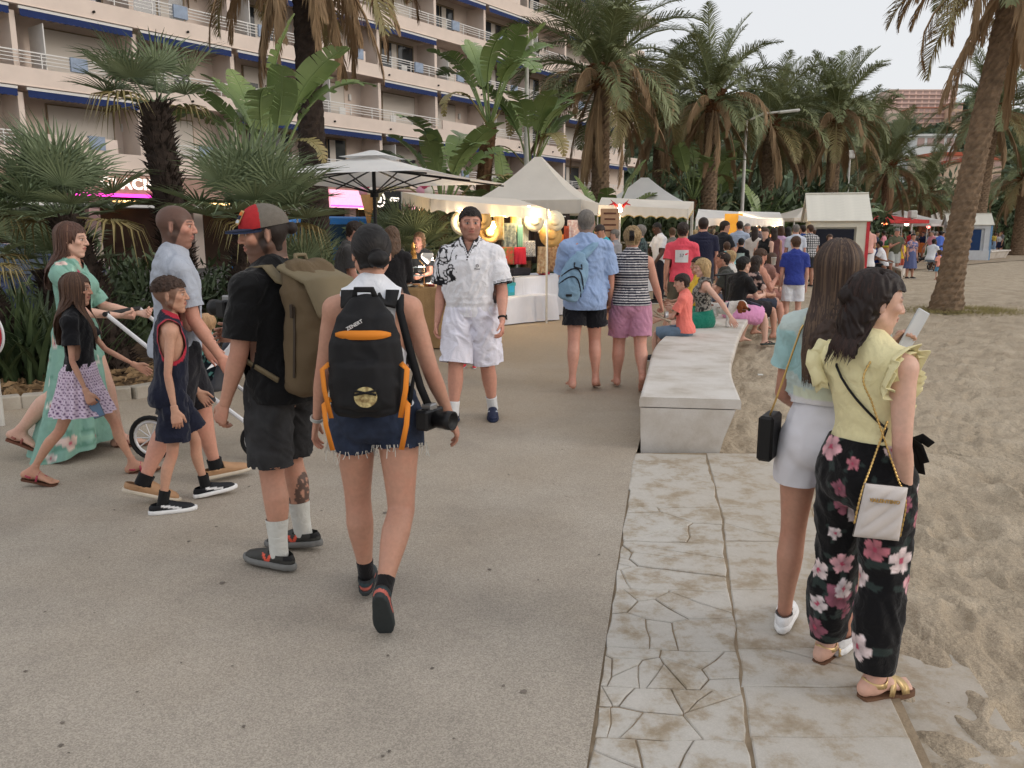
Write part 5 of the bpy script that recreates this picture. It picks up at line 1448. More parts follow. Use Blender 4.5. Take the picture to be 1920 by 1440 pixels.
def AX(px, py, Y): return AT(px, py, Y)
p = AX(584, 250, 15.5); date_palm((p[0], 15.5), 7.2, 3.0, 'tall dark-trunked palm with hanging dead fronds before the apartment block', 20, 34, .235, (0, 0), 3, bark=M_BARKD, half=6, deadlo=0)
for (px, py, Y, L, n, dd, lab, sd) in [
 (1130, 120, 29, 3.8, 46, 26, 'large date palm with brown skirt behind the first white tent', 5),
 (1338, 168, 33, 3.0, 44, 24, 'date palm behind the second white tent, right of the block end', 6),
 (1446, 215, 38, 3.0, 40, 22, 'date palm behind the bright street lamp', 7),
 (1570, 205, 39, 3.2, 44, 24, 'date palm rising behind the white beach kiosk', 8),
 (1668, 300, 50, 3.2, 36, 16, 'smaller date palm right of the white kiosk', 9),
 (1240, 205, 37, 3.2, 40, 18, 'date palm between the two tents, further back', 14),
 (1505, 225, 46, 3.4, 38, 16, 'date palm left behind the white kiosk', 15),
 (1625, 262, 56, 3.6, 36, 14, 'date palm right behind the white kiosk', 16),
 (1735, 350, 56, 3.2, 36, 14, 'low date palm just left of the large leaning trunk', 10)]:
 p = AX(px, py, Y); date_palm((p[0], Y), p[2] - .3, L, lab, n, dd, .3, (0, 0), sd)
p = AX(1865, 205, 50); date_palm((p[0] - .4, 50), p[2], 3.8, 'date palm standing behind the large leaning palm', 40, 18, .40, (.4, 0), 11)
p = AX(1925, 330, 58); date_palm((p[0], 58), p[2], 3.8, 'low date palm at the right picture edge', 34, 14, .42, (0, 0), 12)
date_palm((8.95, 16.5), 6.9, 3.0, 'large palm with rough leaning trunk standing in the sand', 30, 26, .21, (.88, .2), 13, half=8, rough=.15, rings=110)

# fan palms and spiky plants of the bed
def bed_at(px, Y): return (AX(px, 400, Y)[0], Y)
fan_palm(bed_at(196, 9.0), 1.78, 'bushy fan palm spreading over the woman in the mint dress', 36, 1, (-.45, 0), .17, .9, (-.4, 0))
fan_palm(bed_at(338, 10.2), 3.15, 'tall fan palm with shaggy dark trunk behind the polo man', 18, 2, (-.22, 0), .19, .82, (-.4, 0), 80)
fan_palm(bed_at(432, 9.2), 1.75, 'fan palm with upright leaves behind the trucker cap', 38, 3, (.25, 0), .18, .9, (.3, 0))
fan_palm(bed_at(95, 10.5), 1.15, 'small fan palm left of the bushy one', 22, 4, (-.1, 0), .17, .75)
fan_palm(bed_at(20, 8.4), 1.3, 'fan palm at the left picture edge', 14, 5, (-.5, 0), .1, .7)
fan_palm(bed_at(555, 11.8), .75, 'low fan palm between the cap and the grey-shirted man', 30, 6, (0, 0), .16, .9)
fan_palm(bed_at(770, 13.8), 1.25, 'spiky palm under the white parasol', 30, 7, (0, 0), .14, .85)
paddle_plant(bed_at(508, 12.6), 2.4, 1.02, 'tall bird of paradise plant left of the dark palm trunk', 15, 1, (.0, 0), .15)
paddle_plant(bed_at(830, 24), 2.1, 1.6, 'leafy bird of paradise plant above the parasol', 14, 2)
paddle_plant((AX(890, 300, 25.5)[0], 25.5), 4.8, 1.65, 'tallest bird of paradise with bare leaning stem above the tent', 13, 3, (.45, 0), .2)
paddle_plant((AX(985, 300, 26)[0], 26), 3.5, 1.55, 'bird of paradise with fibrous stem left of the tent peak', 11, 4, (.2, 0), .16)
paddle_plant((AX(1285, 330, 33)[0], 33), 2.9, 1.6, 'bird of paradise with slim stem above the second tent', 10, 5, (.35, 0), .15)
paddle_plant((AX(1320, 330, 35)[0], 35), 2.0, 1.5, 'shorter bird of paradise beside the slim-stemmed one', 10, 6)
paddle_plant((AX(930, 330, 25)[0], 25), 1.0, 1.5, 'low paddle-leaved plant behind the first tent', 12, 7)
paddle_plant((AX(1140, 330, 27)[0], 27), .6, 1.6, 'low paddle-leaved plant between the two tents', 12, 8)
for i, (px, Y, s_) in enumerate([(1440, 36, 1.4), (1500, 37, 1.5), (1560, 38, 1.6), (1650, 64, 2.6), (1715, 66, 2.6), (1775, 70, 2.8)]):
 paddle_plant((AX(px, 400, Y)[0], Y), .6, s_, ['paddle-leaved plant under the street lamp', 'paddle-leaved plant left of the white kiosk', 'paddle-leaved plant behind the white kiosk', 'paddle-leaved plant right of the white kiosk', 'paddle-leaved plant above the red-trimmed market awning', 'paddle-leaved plant just left of the large trunk'][i], 12, 20 + i)
for i, (px, Y, s_) in enumerate([(760, 25, (2.2, 1.6, 2.5)), (860, 27, (2.6, 1.8, 2.9)), (960, 28, (2.6, 2, 2.9)), (1050, 29.5, (2.8, 2, 3.1)), (1150, 32, (3, 2, 3.3)), (1240, 34, (3.2, 2.2, 3.7)), (1330, 37, (3.5, 2.4, 4.0)), (1410, 38, (3.4, 2.6, 4.2)), (1490, 41, (3.6, 2.8, 4.2)), (1570, 44, (3.8, 3, 4.4)), (1640, 66, (6, 3, 6.4)), (1730, 70, (7, 3.4, 6.6)), (1810, 74, (7.5, 4, 6.4)), (1880, 74, (6.5, 4, 5.6))]):
 shrub((AX(px, 400, Y)[0], Y), s_, ['dark shrub behind the parasol', 'dark shrub under the tall paddle-leaved plant', 'dark shrub left behind the first tent', 'dark shrub right behind the first tent', 'dark shrub between the two tents', 'dark shrub behind the second tent', 'dark shrub under the date palm by the block end', 'dark shrub at the foot of the street lamp', 'dark shrub left behind the white kiosk', 'dark shrub right behind the white kiosk', 'dark shrub above the far market', 'dark shrub left of the leaning trunk', 'dark shrub right of the leaning trunk', 'dark shrub at the right edge beyond the sand'][i], i)
for i, (px, Y, s_) in enumerate([(265, 12.2, (1.0, .9, 1.35)), (120, 12.8, (1.3, 1, 1.5)), (430, 12.4, (1.0, .9, 1.3))]): shrub((AX(px, 400, Y)[0], Y), s_, ['dark shrub in the bed behind the polo man', 'dark shrub in the bed behind the mint dress', 'dark shrub in the bed behind the trucker cap'][i], i)
def spiky(loc, n, L, label, seed):
 root = empty('spear_plant', (loc[0], loc[1], .04), 0, label, 'plant', 'spear-leaved plants in the bed'); r = np.random.default_rng(seed); ms = []
 for k in range(3):
  mb = MB(); V = []; b_ = (.1, .3, .55)[k]
  for i in range(6):
   t = i / 5; w_ = .026 * math.sin(math.pi * min(.98, t * .85 + .15)) ; x = b_ * t * t; z = t * (1 - .25 * b_ * t); V += [(x, -w_, z), (x - .012, 0, z), (x, w_, z)]
  mb.add(V, [(3 * i + j, 3 * i + j + 1, 3 * i + 4 + j, 3 * i + 3 + j) for i in range(5) for j in (0, 1)]); me = mb.mesh('blade', True); me.materials.append(mat('spear_green', (52, 68, 44), .5, var=0, col2=(84, 98, 64), vscale=3)); ms.append(me)
 for i in range(n):
  a = r.uniform(0, 6.28); d = r.uniform(0, .4); o = bpy.data.objects.new('blade', ms[r.integers(3)]); COL.objects.link(o); o.parent = root; o.location = (math.cos(a) * d, math.sin(a) * d, 0); o.rotation_euler = (r.uniform(-.2, .2), r.uniform(0, .35), a + r.uniform(-.5, .5)); s_ = L * r.uniform(.6, 1.1); o.scale = (s_, s_ * r.uniform(.9, 1.5), s_)
for i, (px, Y, L) in enumerate([(20, 8.3, .95), (75, 8.5, 1.1), (130, 8.7, .95), (-50, 8.2, 1.0), (60, 9.2, 1.15), (160, 9.3, .9)]):
 spiky((AX(px, 600, Y)[0], Y), 60, L, ['clump of spear-leaved plants right of the round sign', 'clump of spear leaves under the blue car', 'clump of spear leaves behind the girl', 'clump of spear leaves at the very left edge', 'tall clump of spear leaves at the back of the bed', 'clump of spear leaves behind the mint dress'][i], i)
# dry grass ring round the palm foot
def tuft():
 r = np.random.default_rng(3); n = 2600; a = r.uniform(0, 6.28, n); d = .3 + np.abs(r.normal(0, .55, n)); x = 8.95 + np.cos(a) * d * 1.25 + .4; y = 16.5 + np.sin(a) * d * .9; z = np.clip(.14 - d * .08, .0, 1) * 0 + .02; h = r.uniform(.03, .13, n) * np.clip(1.4 - d, .35, 1); b_ = r.normal(0, .06, (n, 2))
 V = np.stack([np.stack([x - .006, y, 0 * x + z], 1), np.stack([x + .006, y, 0 * x + z], 1), np.stack([x + b_[:, 0], y + b_[:, 1], z + h], 1)], 1).reshape(-1, 3); i = np.arange(n) * 3
 tag(obj('dry_grass', mesh_np('dry_grass', V, np.stack([i, i + 1, i + 2], 1), False), mat('straw_grass', (142, 132, 88), .9, var=.4, vscale=4)), 'patch of dry grass around the foot of the large palm', None, None, 'stuff')
tuft()
# ------------------------------------------------------------------ market stalls, kiosks, street furniture, vehicles
M_CANV = mat('cream_canvas', (242, 236, 226), .85, var=.05, vscale=2, bump=.3, bscale=8); M_CANW = mat('white_canvas', (244, 243, 241), .85, var=.04, vscale=2, bump=.3, bscale=8)
for m_ in (M_CANV, M_CANW):     # thin cloth lets some light through
 t, b = nodes_of(m_); tr = t.nodes.new('ShaderNodeBsdfTranslucent'); tr.inputs[0].default_value = rgba((236, 222, 196) if m_ is M_CANV else (228, 228, 230)); ad = t.nodes.new('ShaderNodeMixShader'); ad.inputs[0].default_value = .3
 t.links.new(b.outputs[0], ad.inputs[1]); t.links.new(tr.outputs[0], ad.inputs[2]); t.links.new(ad.outputs[0], t.nodes['Material Output'].inputs[0])
M_POLE = mat('white_pole', (214, 212, 206), .4, metal=.2); M_BULB = mat('lamp_bulb', (255, 226, 170), .4, emit=(255, 214, 150), estr=30.0); M_BLACK = mat('black_metal', (24, 24, 26), .45)
def lamp_light(parent, loc, e=12, r=.06, c=(1, .78, .5)):
 l = bpy.data.lights.new('bulb_light', 'POINT'); l.energy = e; l.color = c; l.shadow_soft_size = r; o = bpy.data.objects.new('bulb_light', l); COL.objects.link(o); o.parent = parent; o.location = loc; return o
def bulb(parent, loc, e=10, r=.05, light=True):
 b = MB(); b.lathe([(0, -r), (r * .7, -r * .7), (r, 0), (r * .7, r * .7), (.018, r * 1.3), (.018, r * 1.9), (0, r * 1.9)], 10); o = b.build('bulb', M_BULB, parent, True, loc=loc)
 if light: lamp_light(parent, (loc[0], loc[1], loc[2] - r * 1.6), e, r)
def roof_mesh(w, d, z0, z1, flat=.0, sag=.06, n=14):
 """pyramid tent roof with a small ridge and sagging faces"""
 mb = MB()
 for sd in range(4):
  V = []
  for i in range(n + 1):
   t = i / n; r_ = (1 - t) * (1 - flat) + flat; z = z0 + (z1 - z0) * t ** 1.25 - sag * math.sin(math.pi * t) * .5
   for j in range(n + 1):
    s = 2 * j / n - 1; p = [(s * r_, -r_), (r_, s * r_), (-s * r_, r_), (-r_, -s * r_)][sd]; V.append((p[0] * w / 2, p[1] * d / 2, z - sag * .7 * (1 - s * s) * (1 - t) * (.3 + t)))
  k = n + 1; mb.add(V, [(i * k + j, i * k + j + 1, (i + 1) * k + j + 1, (i + 1) * k + j) for i in range(n) for j in range(n)])
 q = flat; mb.add([(-q * w / 2, -q * d / 2, z1), (q * w / 2, -q * d / 2, z1), (q * w / 2, q * d / 2, z1), (-q * w / 2, q * d / 2, z1)], [(0, 1, 2, 3)])
 return mb.mesh('roof', True)
def valance(parent, p0, p1, h, m, scal=0, n=40, name='valance', trim=None):
 mb = MB(); V = []; p0, p1 = Vector(p0), Vector(p1)
 for i in range(n + 1):
  t = i / n; p = p0 + (p1 - p0) * t; lo = h + (scal * (1 - abs(math.sin(t * n * math.pi / 5))) if scal else 0); wv = .02 * math.sin(i * 1.9); nn = (p1 - p0).cross(Vector((0, 0, 1))).normalized() * wv
  V += [p, p + nn * .6 - Vector((0, 0, lo * .5)), p + nn - Vector((0, 0, lo))]
 mb.add(V, [(3 * i + j, 3 * i + j + 1, 3 * i + 4 + j, 3 * i + 3 + j) for i in range(n) for j in (0, 1)]); o = mb.build(name, m, parent, True)
 if trim:
  tb = MB(); tb.tube([V[3 * i + 2] for i in range(n + 1)], .012, 5); tb.build('edging', trim, o)
 return o
def tent(loc, rz, w, d, ze, zp, label, m, drop=.3, scal=0, flat=.0, poles=True, group='market tents', trim=None, name='market_tent'):
 root = empty(name, (loc[0], loc[1], 0), rz, label, 'tent', group); obj('roof', roof_mesh(w, d, ze, zp, flat), m, root)
 c = [(-w / 2, -d / 2), (w / 2, -d / 2), (w / 2, d / 2), (-w / 2, d / 2)]
 for i in range(4):
  a, b = c[i], c[(i + 1) % 4]; valance(root, (a[0], a[1], ze), (b[0], b[1], ze), drop, m, scal, trim=trim)
  if poles: mb = MB(); mb.tube([(a[0] * .97, a[1] * .97, 0), (a[0] * .97, a[1] * .97, ze)], .022, 8); mb.build('pole', M_POLE, root)
 return root
def awning(pts, label, m, drop=.18, scal=.05, poles=(0, 1, 2, 3), group='stall awnings', trim=None):
 """sloping cloth between four top corners"""
 c = Vector(((sum(p[0] for p in pts) / 4), (sum(p[1] for p in pts) / 4), 0)); root = empty('stall_awning', c, 0, label, 'awning', group); P = [Vector(p) - c for p in pts]; mb = MB(); n = 12; V = []
 for i in range(n + 1):
  for j in range(n + 1):
   u, v = i / n, j / n; p = (P[0] * (1 - u) + P[1] * u) * (1 - v) + (P[3] * (1 - u) + P[2] * u) * v; V.append(p - Vector((0, 0, .08 * math.sin(math.pi * u) * math.sin(math.pi * v))))
 mb.add(V, [(i * (n + 1) + j, (i + 1) * (n + 1) + j, (i + 1) * (n + 1) + j + 1, i * (n + 1) + j + 1) for i in range(n) for j in range(n)]); mb.build('canopy', m, root, True)
 for i in range(4):
  valance(root, P[i], P[(i + 1) % 4], drop, m, scal, trim=trim)
  if i in poles: q = MB(); q.tube([(P[i].x, P[i].y, 0), P[i]], .02, 8); q.build('pole', M_POLE, root)
 return root
def table(loc, rz, w, d, h, m, label, legs=True):
 root = empty('stall_table', (loc[0], loc[1], 0), rz, label, 'table', 'stall tables'); mb = MB(); mb.box((0, 0, h - .015), (w / 2 - .02, d / 2 - .02, .015)); mb.build('table_top', mat('ply', (150, 120, 90), .8), root)
 mb = MB(); V = []; per = []; k = 24
 for s in range(4):
  for i in range(k):
   t = i / k; a = [(-1, -1), (1, -1), (1, 1), (-1, 1)][s]; b = [(1, -1), (1, 1), (-1, 1), (-1, -1)][s]; per.append((a[0] + (b[0] - a[0]) * t, a[1] + (b[1] - a[1]) * t))
 n = len(per)
 for lv, (z, o) in enumerate(((h + .004, 0), (h - .03, .006), (h * .5, .02), (.02, .03))):
  for i, (u, v) in enumerate(per): wv = o * (1 + .7 * math.sin(i * 1.1 + math.sin(i * .37) * 2)); V.append((u * (w / 2 + wv), v * (d / 2 + wv), z))
 F = [(l * n + i, l * n + (i + 1) % n, (l + 1) * n + (i + 1) % n, (l + 1) * n + i) for l in range(3) for i in range(n)] + [tuple(range(n))]
 mb.add(V, F); mb.build('tablecloth', m, root)
 for sx in (-1, 1):
  for sy in (-1, 1): q = MB(); q.tube([(sx * (w / 2 - .06), sy * (d / 2 - .06), 0), (sx * (w / 2 - .06), sy * (d / 2 - .06), h - .03)], .018, 6); q.build('leg', M_POLE, root)
 return root

# parasol
def parasol():
 p = AT(700, 300, 11.6); root = empty('parasol', (p[0], 11.6, 0), R(-18), 'big white square parasol with dark ribs over the jewellery stall', 'parasol'); W_ = 2.95; zc, ze = 2.69, 2.34
 obj('canopy', roof_mesh(W_, W_, ze, zc, .0, .03, 16), M_CANW, root); obj('vent_cap', roof_mesh(.7, .7, zc - .05, zc + .05, .1, .0, 6), M_CANW, root)
 mb = MB(); mb.tube([(0, 0, 0), (0, 0, zc - .02)], .028, 8); mb.build('pole', M_BLACK, root)
 for i in range(8):
  a = i * math.pi / 4; L_ = W_ / 2 * (1.0 if i % 2 == 0 else 1.41) * .98; mb = MB(); mb.tube([(0, 0, zc - .2), (math.cos(a) * L_, math.sin(a) * L_, ze - .035)], .012, 6); o = mb.build('rib', M_BLACK, root)
  mb = MB(); mb.tube([(0, 0, 2.15), (math.cos(a) * L_ * .5, math.sin(a) * L_ * .5, (zc + ze) / 2 - .13)], .010, 6); mb.build('strut', M_BLACK, o)
 mb = MB(); mb.lathe([(0, 2.1), (.06, 2.1), (.06, 2.2), (0, 2.2)], 10); mb.build('hub', M_BLACK, root); mb = MB(); mb.lathe([(.25, 0), (.25, .05), (.05, .07), (.04, .3)], 16); mb.build('base', M_BLACK, root)
parasol()
tent((AT(1010, 350, 22)[0], 22.3), R(-15), 2.9, 2.9, 2.42, 3.6, 'cream pyramid tent nearest the viewer, over the hat stall', M_CANV, .34, 0, .06)
awning([(-1.25, 12.6, 2.12), (.62, 14.4, 2.02), (.1, 16.0, 2.25), (-1.9, 14.2, 2.3)], 'low cream awning with hanging hats and bulbs left of the tent', M_CANV, .16, .05, (1, 2, 3))
tent((AT(1212, 350, 28)[0], 28.4), R(-10), 3.2, 3.2, 2.5, 3.45, 'white pyramid tent behind the striped woman', M_CANW, .3, .05, .08)
M_YEL = mat('yellow_edging', (206, 176, 110), .8)
awning([AT(1122, 384, 18.5), AT(1290, 392, 20.5), AT(1300, 378, 22.5), AT(1128, 370, 20.5)], 'cream scalloped awning with yellow edging in front of the second tent', M_CANV, .2, .06, (1, 2), trim=M_YEL)
awning([AT(1305, 408, 25), AT(1470, 413, 31), AT(1462, 402, 34), AT(1310, 392, 28)], 'long white awning behind the red-shirted man', M_CANW, .22, .05, (0, 1, 2, 3))
awning([AT(1385, 409, 24.5), AT(1468, 411, 27), AT(1462, 398, 30), AT(1385, 396, 28)], 'white scalloped awning with lamps above the crowd', M_CANW, .2, .06, (1,))
tent((AT(1505, 410, 33)[0], 33), .3, 3.0, 3.0, 2.15, 2.6, 'low cream sunshade left of the white kiosk', M_CANV, .12)
tent((AT(1660, 415, 47)[0], 47), .5, 3.6, 3.0, 2.3, 2.62, 'red and white market awning right of the white kiosk', mat('red_canvas', (190, 60, 60), .85), .2, group='far market canopies')
tent((AT(1690, 415, 52)[0], 52), .5, 4.2, 3.2, 2.35, 3.0, 'white peaked canopy right of the red awning', M_CANW, .2, group='far market canopies')
tent((AT(1735, 415, 56)[0], 56), .6, 4.4, 3.2, 2.2, 2.6, 'flat white canopy left of the cream one', M_CANW, .2, group='far market canopies')
tent((AT(1772, 415, 60)[0], 60), .6, 3.4, 3.4, 2.4, 3.3, 'cream peaked canopy with bright lamps beside the trunk', M_CANV, .2, group='far market canopies')
tent((AT(1890, 425, 76)[0], 76), .6, 5, 3.4, 2.2, 2.6, 'white canopy beyond the blue kiosk', M_CANW, .25, group='far market canopies')

# tables and goods
M_BURL = mat('burlap', (150, 122, 86), .95, var=.12, bump=.6, bscale=180); M_CLOTH = mat('white_cloth', (226, 228, 236), .85, var=.03, bump=.2, bscale=60)
table((-1.70, 11.35), R(22), 2.1, .85, .86, M_BURL, 'jewellery table under a burlap cloth behind the man in white')
table((.05, 14.6), R(40), 1.5, .6, .48, M_CLOTH, 'low table under a white cloth in front of the hat stall'); table((.28, 15.5), R(52), 1.7, .75, .80, M_CLOTH, 'higher table under a white cloth with a dark basket')
def item(name, label, cat, mb, m, loc, rz=0, group='goods on the stalls', smooth=False):
 o = mb.build(name, m, None, smooth, loc=loc, rot=(0, 0, rz)); return tag(o, label, cat, group)
ZT = .866
def on_t(u, v):  # point on the jewellery table
 c, s = math.cos(R(22)), math.sin(R(22)); return (-1.70 + u * c - v * s, 11.35 + u * s + v * c)
def desk_lamp(u, v, lit, label, m, hd=.45, rz=0, power=14):
 x, y = on_t(u, v); root = empty('desk_lamp', (x, y, ZT), rz, label, 'lamp', 'desk lamps on the jewellery table'); b = MB(); b.lathe([(0, 0), (.07, 0), (.07, .02), (0, .025)], 14); b.build('base', m, root)
 b = MB(); b.tube([(0, 0, .02), (-.16, 0, .3), (.1, 0, hd)], .009, 6); b.build('arm', m, root)
 Mx = Matrix.Rotation(R(-115), 3, 'Y'); b = MB(); b.lathe([(.03, -.02), (.04, .0), (.085, .10), (.088, .12), (.08, .115), (.03, .0)], 16, (.1, 0, hd), Mx); b.build('shade', m, root, True)
 if lit:
  pp = Vector((.1, 0, hd)) + Mx @ Vector((0, 0, .09)); b = MB(); b.lathe([(0, -.045), (.05, -.03), (.068, 0), (.05, .03), (0, .04)], 12); b.build('bulb', mat('cool_bulb', (255, 240, 236), .4, emit=(255, 226, 214), estr=14), root, True, loc=pp); lamp_light(root, pp + Vector((.1, 0, -.08)), power, .06, (1, .9, .82))
M_LW = mat('lamp_white', (224, 222, 218), .4)
desk_lamp(.62, .18, True, 'white desk lamp with a lit bulb behind the man in white', M_LW, .42, R(200), 7); desk_lamp(.86, .25, True, 'second white desk lamp nearest the shoulder of the man in white', M_LW, .36, R(180), 7); desk_lamp(.1, .2, False, 'black desk lamp above the jewellery racks', M_BLACK, .48, R(30))
b = MB(); b.lathe([(.055, 0), (.05, .01), (.05, .04), (.04, .05), (.042, .09), (.028, .12), (.03, .16), (.014, .22), (0, .24)], 16); x, y = on_t(.34, .05); item('cone_stand', 'shiny golden ring cone on the jewellery rack', 'display', b, mat('brass', (212, 160, 90), .25, metal=.9), (x, y, ZT + .38))
def rack(u, v, h, w_, label, arch=True, rz=0):
 x, y = on_t(u, v); root = empty('jewellery_rack', (x, y, ZT), R(22) + rz, label, 'display rack', 'jewellery racks')
 for k in range(3): b = MB(); b.box((0, 0, 0), (w_ / 2, .09, .006)); b.build('shelf', mat('glass_shelf', (180, 190, 190), .1), root, loc=(0, 0, .02 + k * h / 3))
 for sx in (-1, 1): b = MB(); b.tube([(sx * w_ / 2, 0, 0), (sx * w_ / 2, 0, h * .8), (sx * w_ * .3, 0, h)] if arch else [(sx * w_ / 2, 0, 0), (sx * w_ / 2, 0, h)], .008, 6); b.build('rod', MATS['brass'], root)
 r = random.Random(int(u * 50)); 
 for k in range(16): b = MB(); px_ = r.uniform(-.45, .45) * w_; zz = h / 3 * r.randint(1, 2) + .012; b.tube([(px_ + .018 * math.cos(t), -.05, zz - .03 + .03 * math.sin(t)) for t in np.linspace(0, 6.28, 9)], .003, 4); b.build('necklace', MATS['brass'] if k % 3 else mat('silver', (190, 190, 192), .3, metal=.9), root)
rack(.32, .05, .36, .34, 'wire rack hung with necklaces under the golden cone'); rack(-.02, .0, .5, .3, 'arched white necklace stand right of the dark-haired head'); rack(-.5, .1, .45, .4, 'necklace rack left of the black lamp')
cols = [(176, 120, 70), (60, 56, 52), (198, 188, 170), (140, 60, 50), (90, 84, 78), (206, 166, 110)]
r_ = random.Random(8)
for k in range(14):
 u, v = r_.uniform(.15, .95), r_.uniform(-.34, -.1); x, y = on_t(u, v); b = MB(); c = cols[k % 6]
 if k % 3 == 0: b.box((0, 0, .018), (.05, .04, .018), None, .004); nm, lab = 'jewellery_box', 'small flat jewellery box at the front of the burlap table'
 elif k % 3 == 1: b.tube([(.035 * math.cos(t), .035 * math.sin(t), .012) for t in np.linspace(0, 6.28, 14)], .01, 6); nm, lab = 'bangle', 'round bangle lying at the front of the burlap table'
 else: b.lathe([(0, 0), (.04, .004), (.045, .02), (.02, .03), (0, .03)], 10); nm, lab = 'trinket', 'small rounded trinket at the front of the burlap table'
 item(nm, lab, 'jewellery', b, mat('trinket_%d' % (k % 6), c, .4), (x, y, ZT), r_.uniform(0, 3), 'small pieces on the burlap table', True)
# hats, clothes and bags in the first stall
def hat(loc, label, m, rz=0, r=.17, tilt=80):
 b = MB(); b.lathe([(0, .10), (.06, .098), (.085, .08), (.092, .02), (.1, .0), (r, -.012), (r + .004, -.006), (.1, .008)], 20); o = b.build('straw_hat', m, None, True, loc=loc, rot=(R(tilt), 0, rz)); tag(o, label, 'hat', 'hats hung in the first stall')
M_HATW = mat('pale_straw', (232, 222, 196), .8, var=.08, bump=.5, bscale=90); M_HATS = mat('natural_straw', (206, 166, 104), .85, var=.12, bump=.8, bscale=70)
for px, py, Y, lab, m_, rr in [(868, 418, 13.2, 'pale straw hat hanging left of the man in white', M_HATW, .2), (903, 412, 13.4, 'straw hat just beside the head of the man in white', M_HATS, .17), (1002, 414, 14.6, 'white hat hanging left of the grey-haired man', M_HATW, .19), (1040, 414, 14.9, 'white hat hanging nearest the grey-haired man', M_HATW, .19), (1033, 441, 14.9, 'round straw hat hanging below the white ones', M_HATS, .22), (917, 435, 13.8, 'golden straw hat low beside the shoulder of the man in white', M_HATS, .2)]:
 hat(AT(px, py, Y), lab, m_, R(15), rr)
def cloth_hang(loc, w_, h, m, label, rz=0, name='hanging_garment', cat='garment', taper=.8):
 b = MB(); n, k = 10, 8; V = []
 for i in range(n + 1):
  t = i / n
  for j in range(k + 1):
   u = j / k - .5; V.append((u * w_ * (taper + (1 - taper) * t), .018 * math.sin(j * 2.2 + i * .3) * (.3 + t), -h * t))
 F = [(i * (k + 1) + j, (i + 1) * (k + 1) + j, (i + 1) * (k + 1) + j + 1, i * (k + 1) + j + 1) for i in range(n) for j in range(k)]; b.add(V, F); o = b.build(name, m, None, True, loc=loc, rot=(0, 0, rz)); o.modifiers.new('Solidify', 'SOLIDIFY').thickness = .012; tag(o, label, cat, 'garments hung in the first stall')
def prt(name, c1, c2, sc): return mat(name, c1, .85, var=0, col2=c2, vscale=sc)
gl = [(935, 420, 14.2, .22, .5, prt('g1', (232, 220, 190), (206, 170, 90), 12), 'pale printed towel'), (955, 445, 14.3, .3, .55, prt('g2', (70, 86, 92), (170, 176, 160), 18), 'grey-blue patterned blouse'), (968, 412, 14.5, .24, .4, prt('g3', (236, 222, 180), (222, 168, 60), 9), 'cream panel with golden motif'), (985, 425, 14.7, .14, .7, mat('g4', (190, 194, 186), .85), 'pale green scarf'), (975, 450, 14.5, .12, .6, mat('g5', (120, 168, 150), .85), 'turquoise scarf'), (1018, 420, 15.0, .2, .3, mat('g6', (238, 226, 204), .85), 'cream cloth between the hats'), (950, 478, 14.0, .3, .3, prt('g7', (190, 50, 56), (70, 110, 60), 14), 'red and green floral skirt'), (975, 478, 14.2, .26, .3, mat('g8', (196, 44, 60), .85), 'bright red skirt'), (993, 465, 14.4, .26, .28, prt('g9', (24, 24, 28), (230, 228, 222), 70), 'small black dotted dress'), (1008, 455, 15.4, .22, .7, mat('g10', (40, 32, 30), .85), 'long dark dress'), (925, 455, 14.6, .26, .7, mat('g11', (46, 38, 34), .85), 'long brown shawl'), (1016, 485, 15.2, .2, .5, prt('g12', (150, 110, 80), (206, 190, 160), 16), 'brown woven panel'), (1036, 482, 15.4, .24, .5, prt('g13', (176, 150, 116), (120, 80, 60), 20), 'beige patterned panel'), (1052, 462, 15.6, .12, .5, mat('g14', (216, 120, 50), .85), 'orange scarf'), (1062, 450, 15.8, .12, .6, mat('g15', (150, 70, 50), .85), 'rust-coloured scarf'), (1075, 430, 16, .3, .4, prt('g16', (206, 150, 140), (240, 226, 214), 22), 'pink floral shirts on the tent side'), (1022, 440, 16, 1.3, .9, mat('g17', (38, 30, 26), .9), 'dark cloth at the back of the hat stall'), (945, 440, 15.4, 1.2, .9, mat('g18', (52, 40, 34), .9), 'dark brown cloth behind the blouses')]
for px, py, Y, w_, h, m_, lab in gl:
 p = AT(px, py, Y); cloth_hang((p[0], p[1], p[2] + h * .45), w_, h, m_, lab + (' in the hat stall' if len(lab.split()) < 6 else ''), R(20))
b = MB(); b.tube([AT(905, 404, 13.6), AT(1060, 406, 15.6)], .012, 6); tag(b.build('clothes_rail', M_POLE), 'thin rail carrying the hats and clothes', 'rail')
lights = empty('string_of_bulbs', AT(980, 402, 14.2), 0, 'string of warm bulbs hanging under the low cream awning', 'lamp'); L0 = Vector(lights.location)
for k, (px, py, Y) in enumerate([(868, 403, 13.0), (918, 402, 13.6), (925, 425, 13.6), (948, 402, 13.9), (992, 395, 14.3), (1014, 404, 14.7), (1027, 402, 14.9), (1008, 412, 14.8)]):
 bulb(lights, Vector(AT(px, py, Y)) - L0, 14, .045, k % 2 == 0)
b = MB(); b.tube([Vector(AT(px, py, Y)) - L0 for px, py, Y in [(855, 392, 12.9), (868, 396, 13), (918, 396, 13.6), (948, 396, 13.9), (992, 389, 14.3), (1027, 395, 14.9)]], .006, 4); b.build('cable', M_BLACK, lights)
b = MB(); b.box((0, 0, .07), (.24, .14, .07), None, .03); item('dark_basket', 'dark grey padded basket on the higher white table', 'basket', b, mat('dark_felt', (52, 50, 58), .9), (.10, 15.35, .81), R(40))
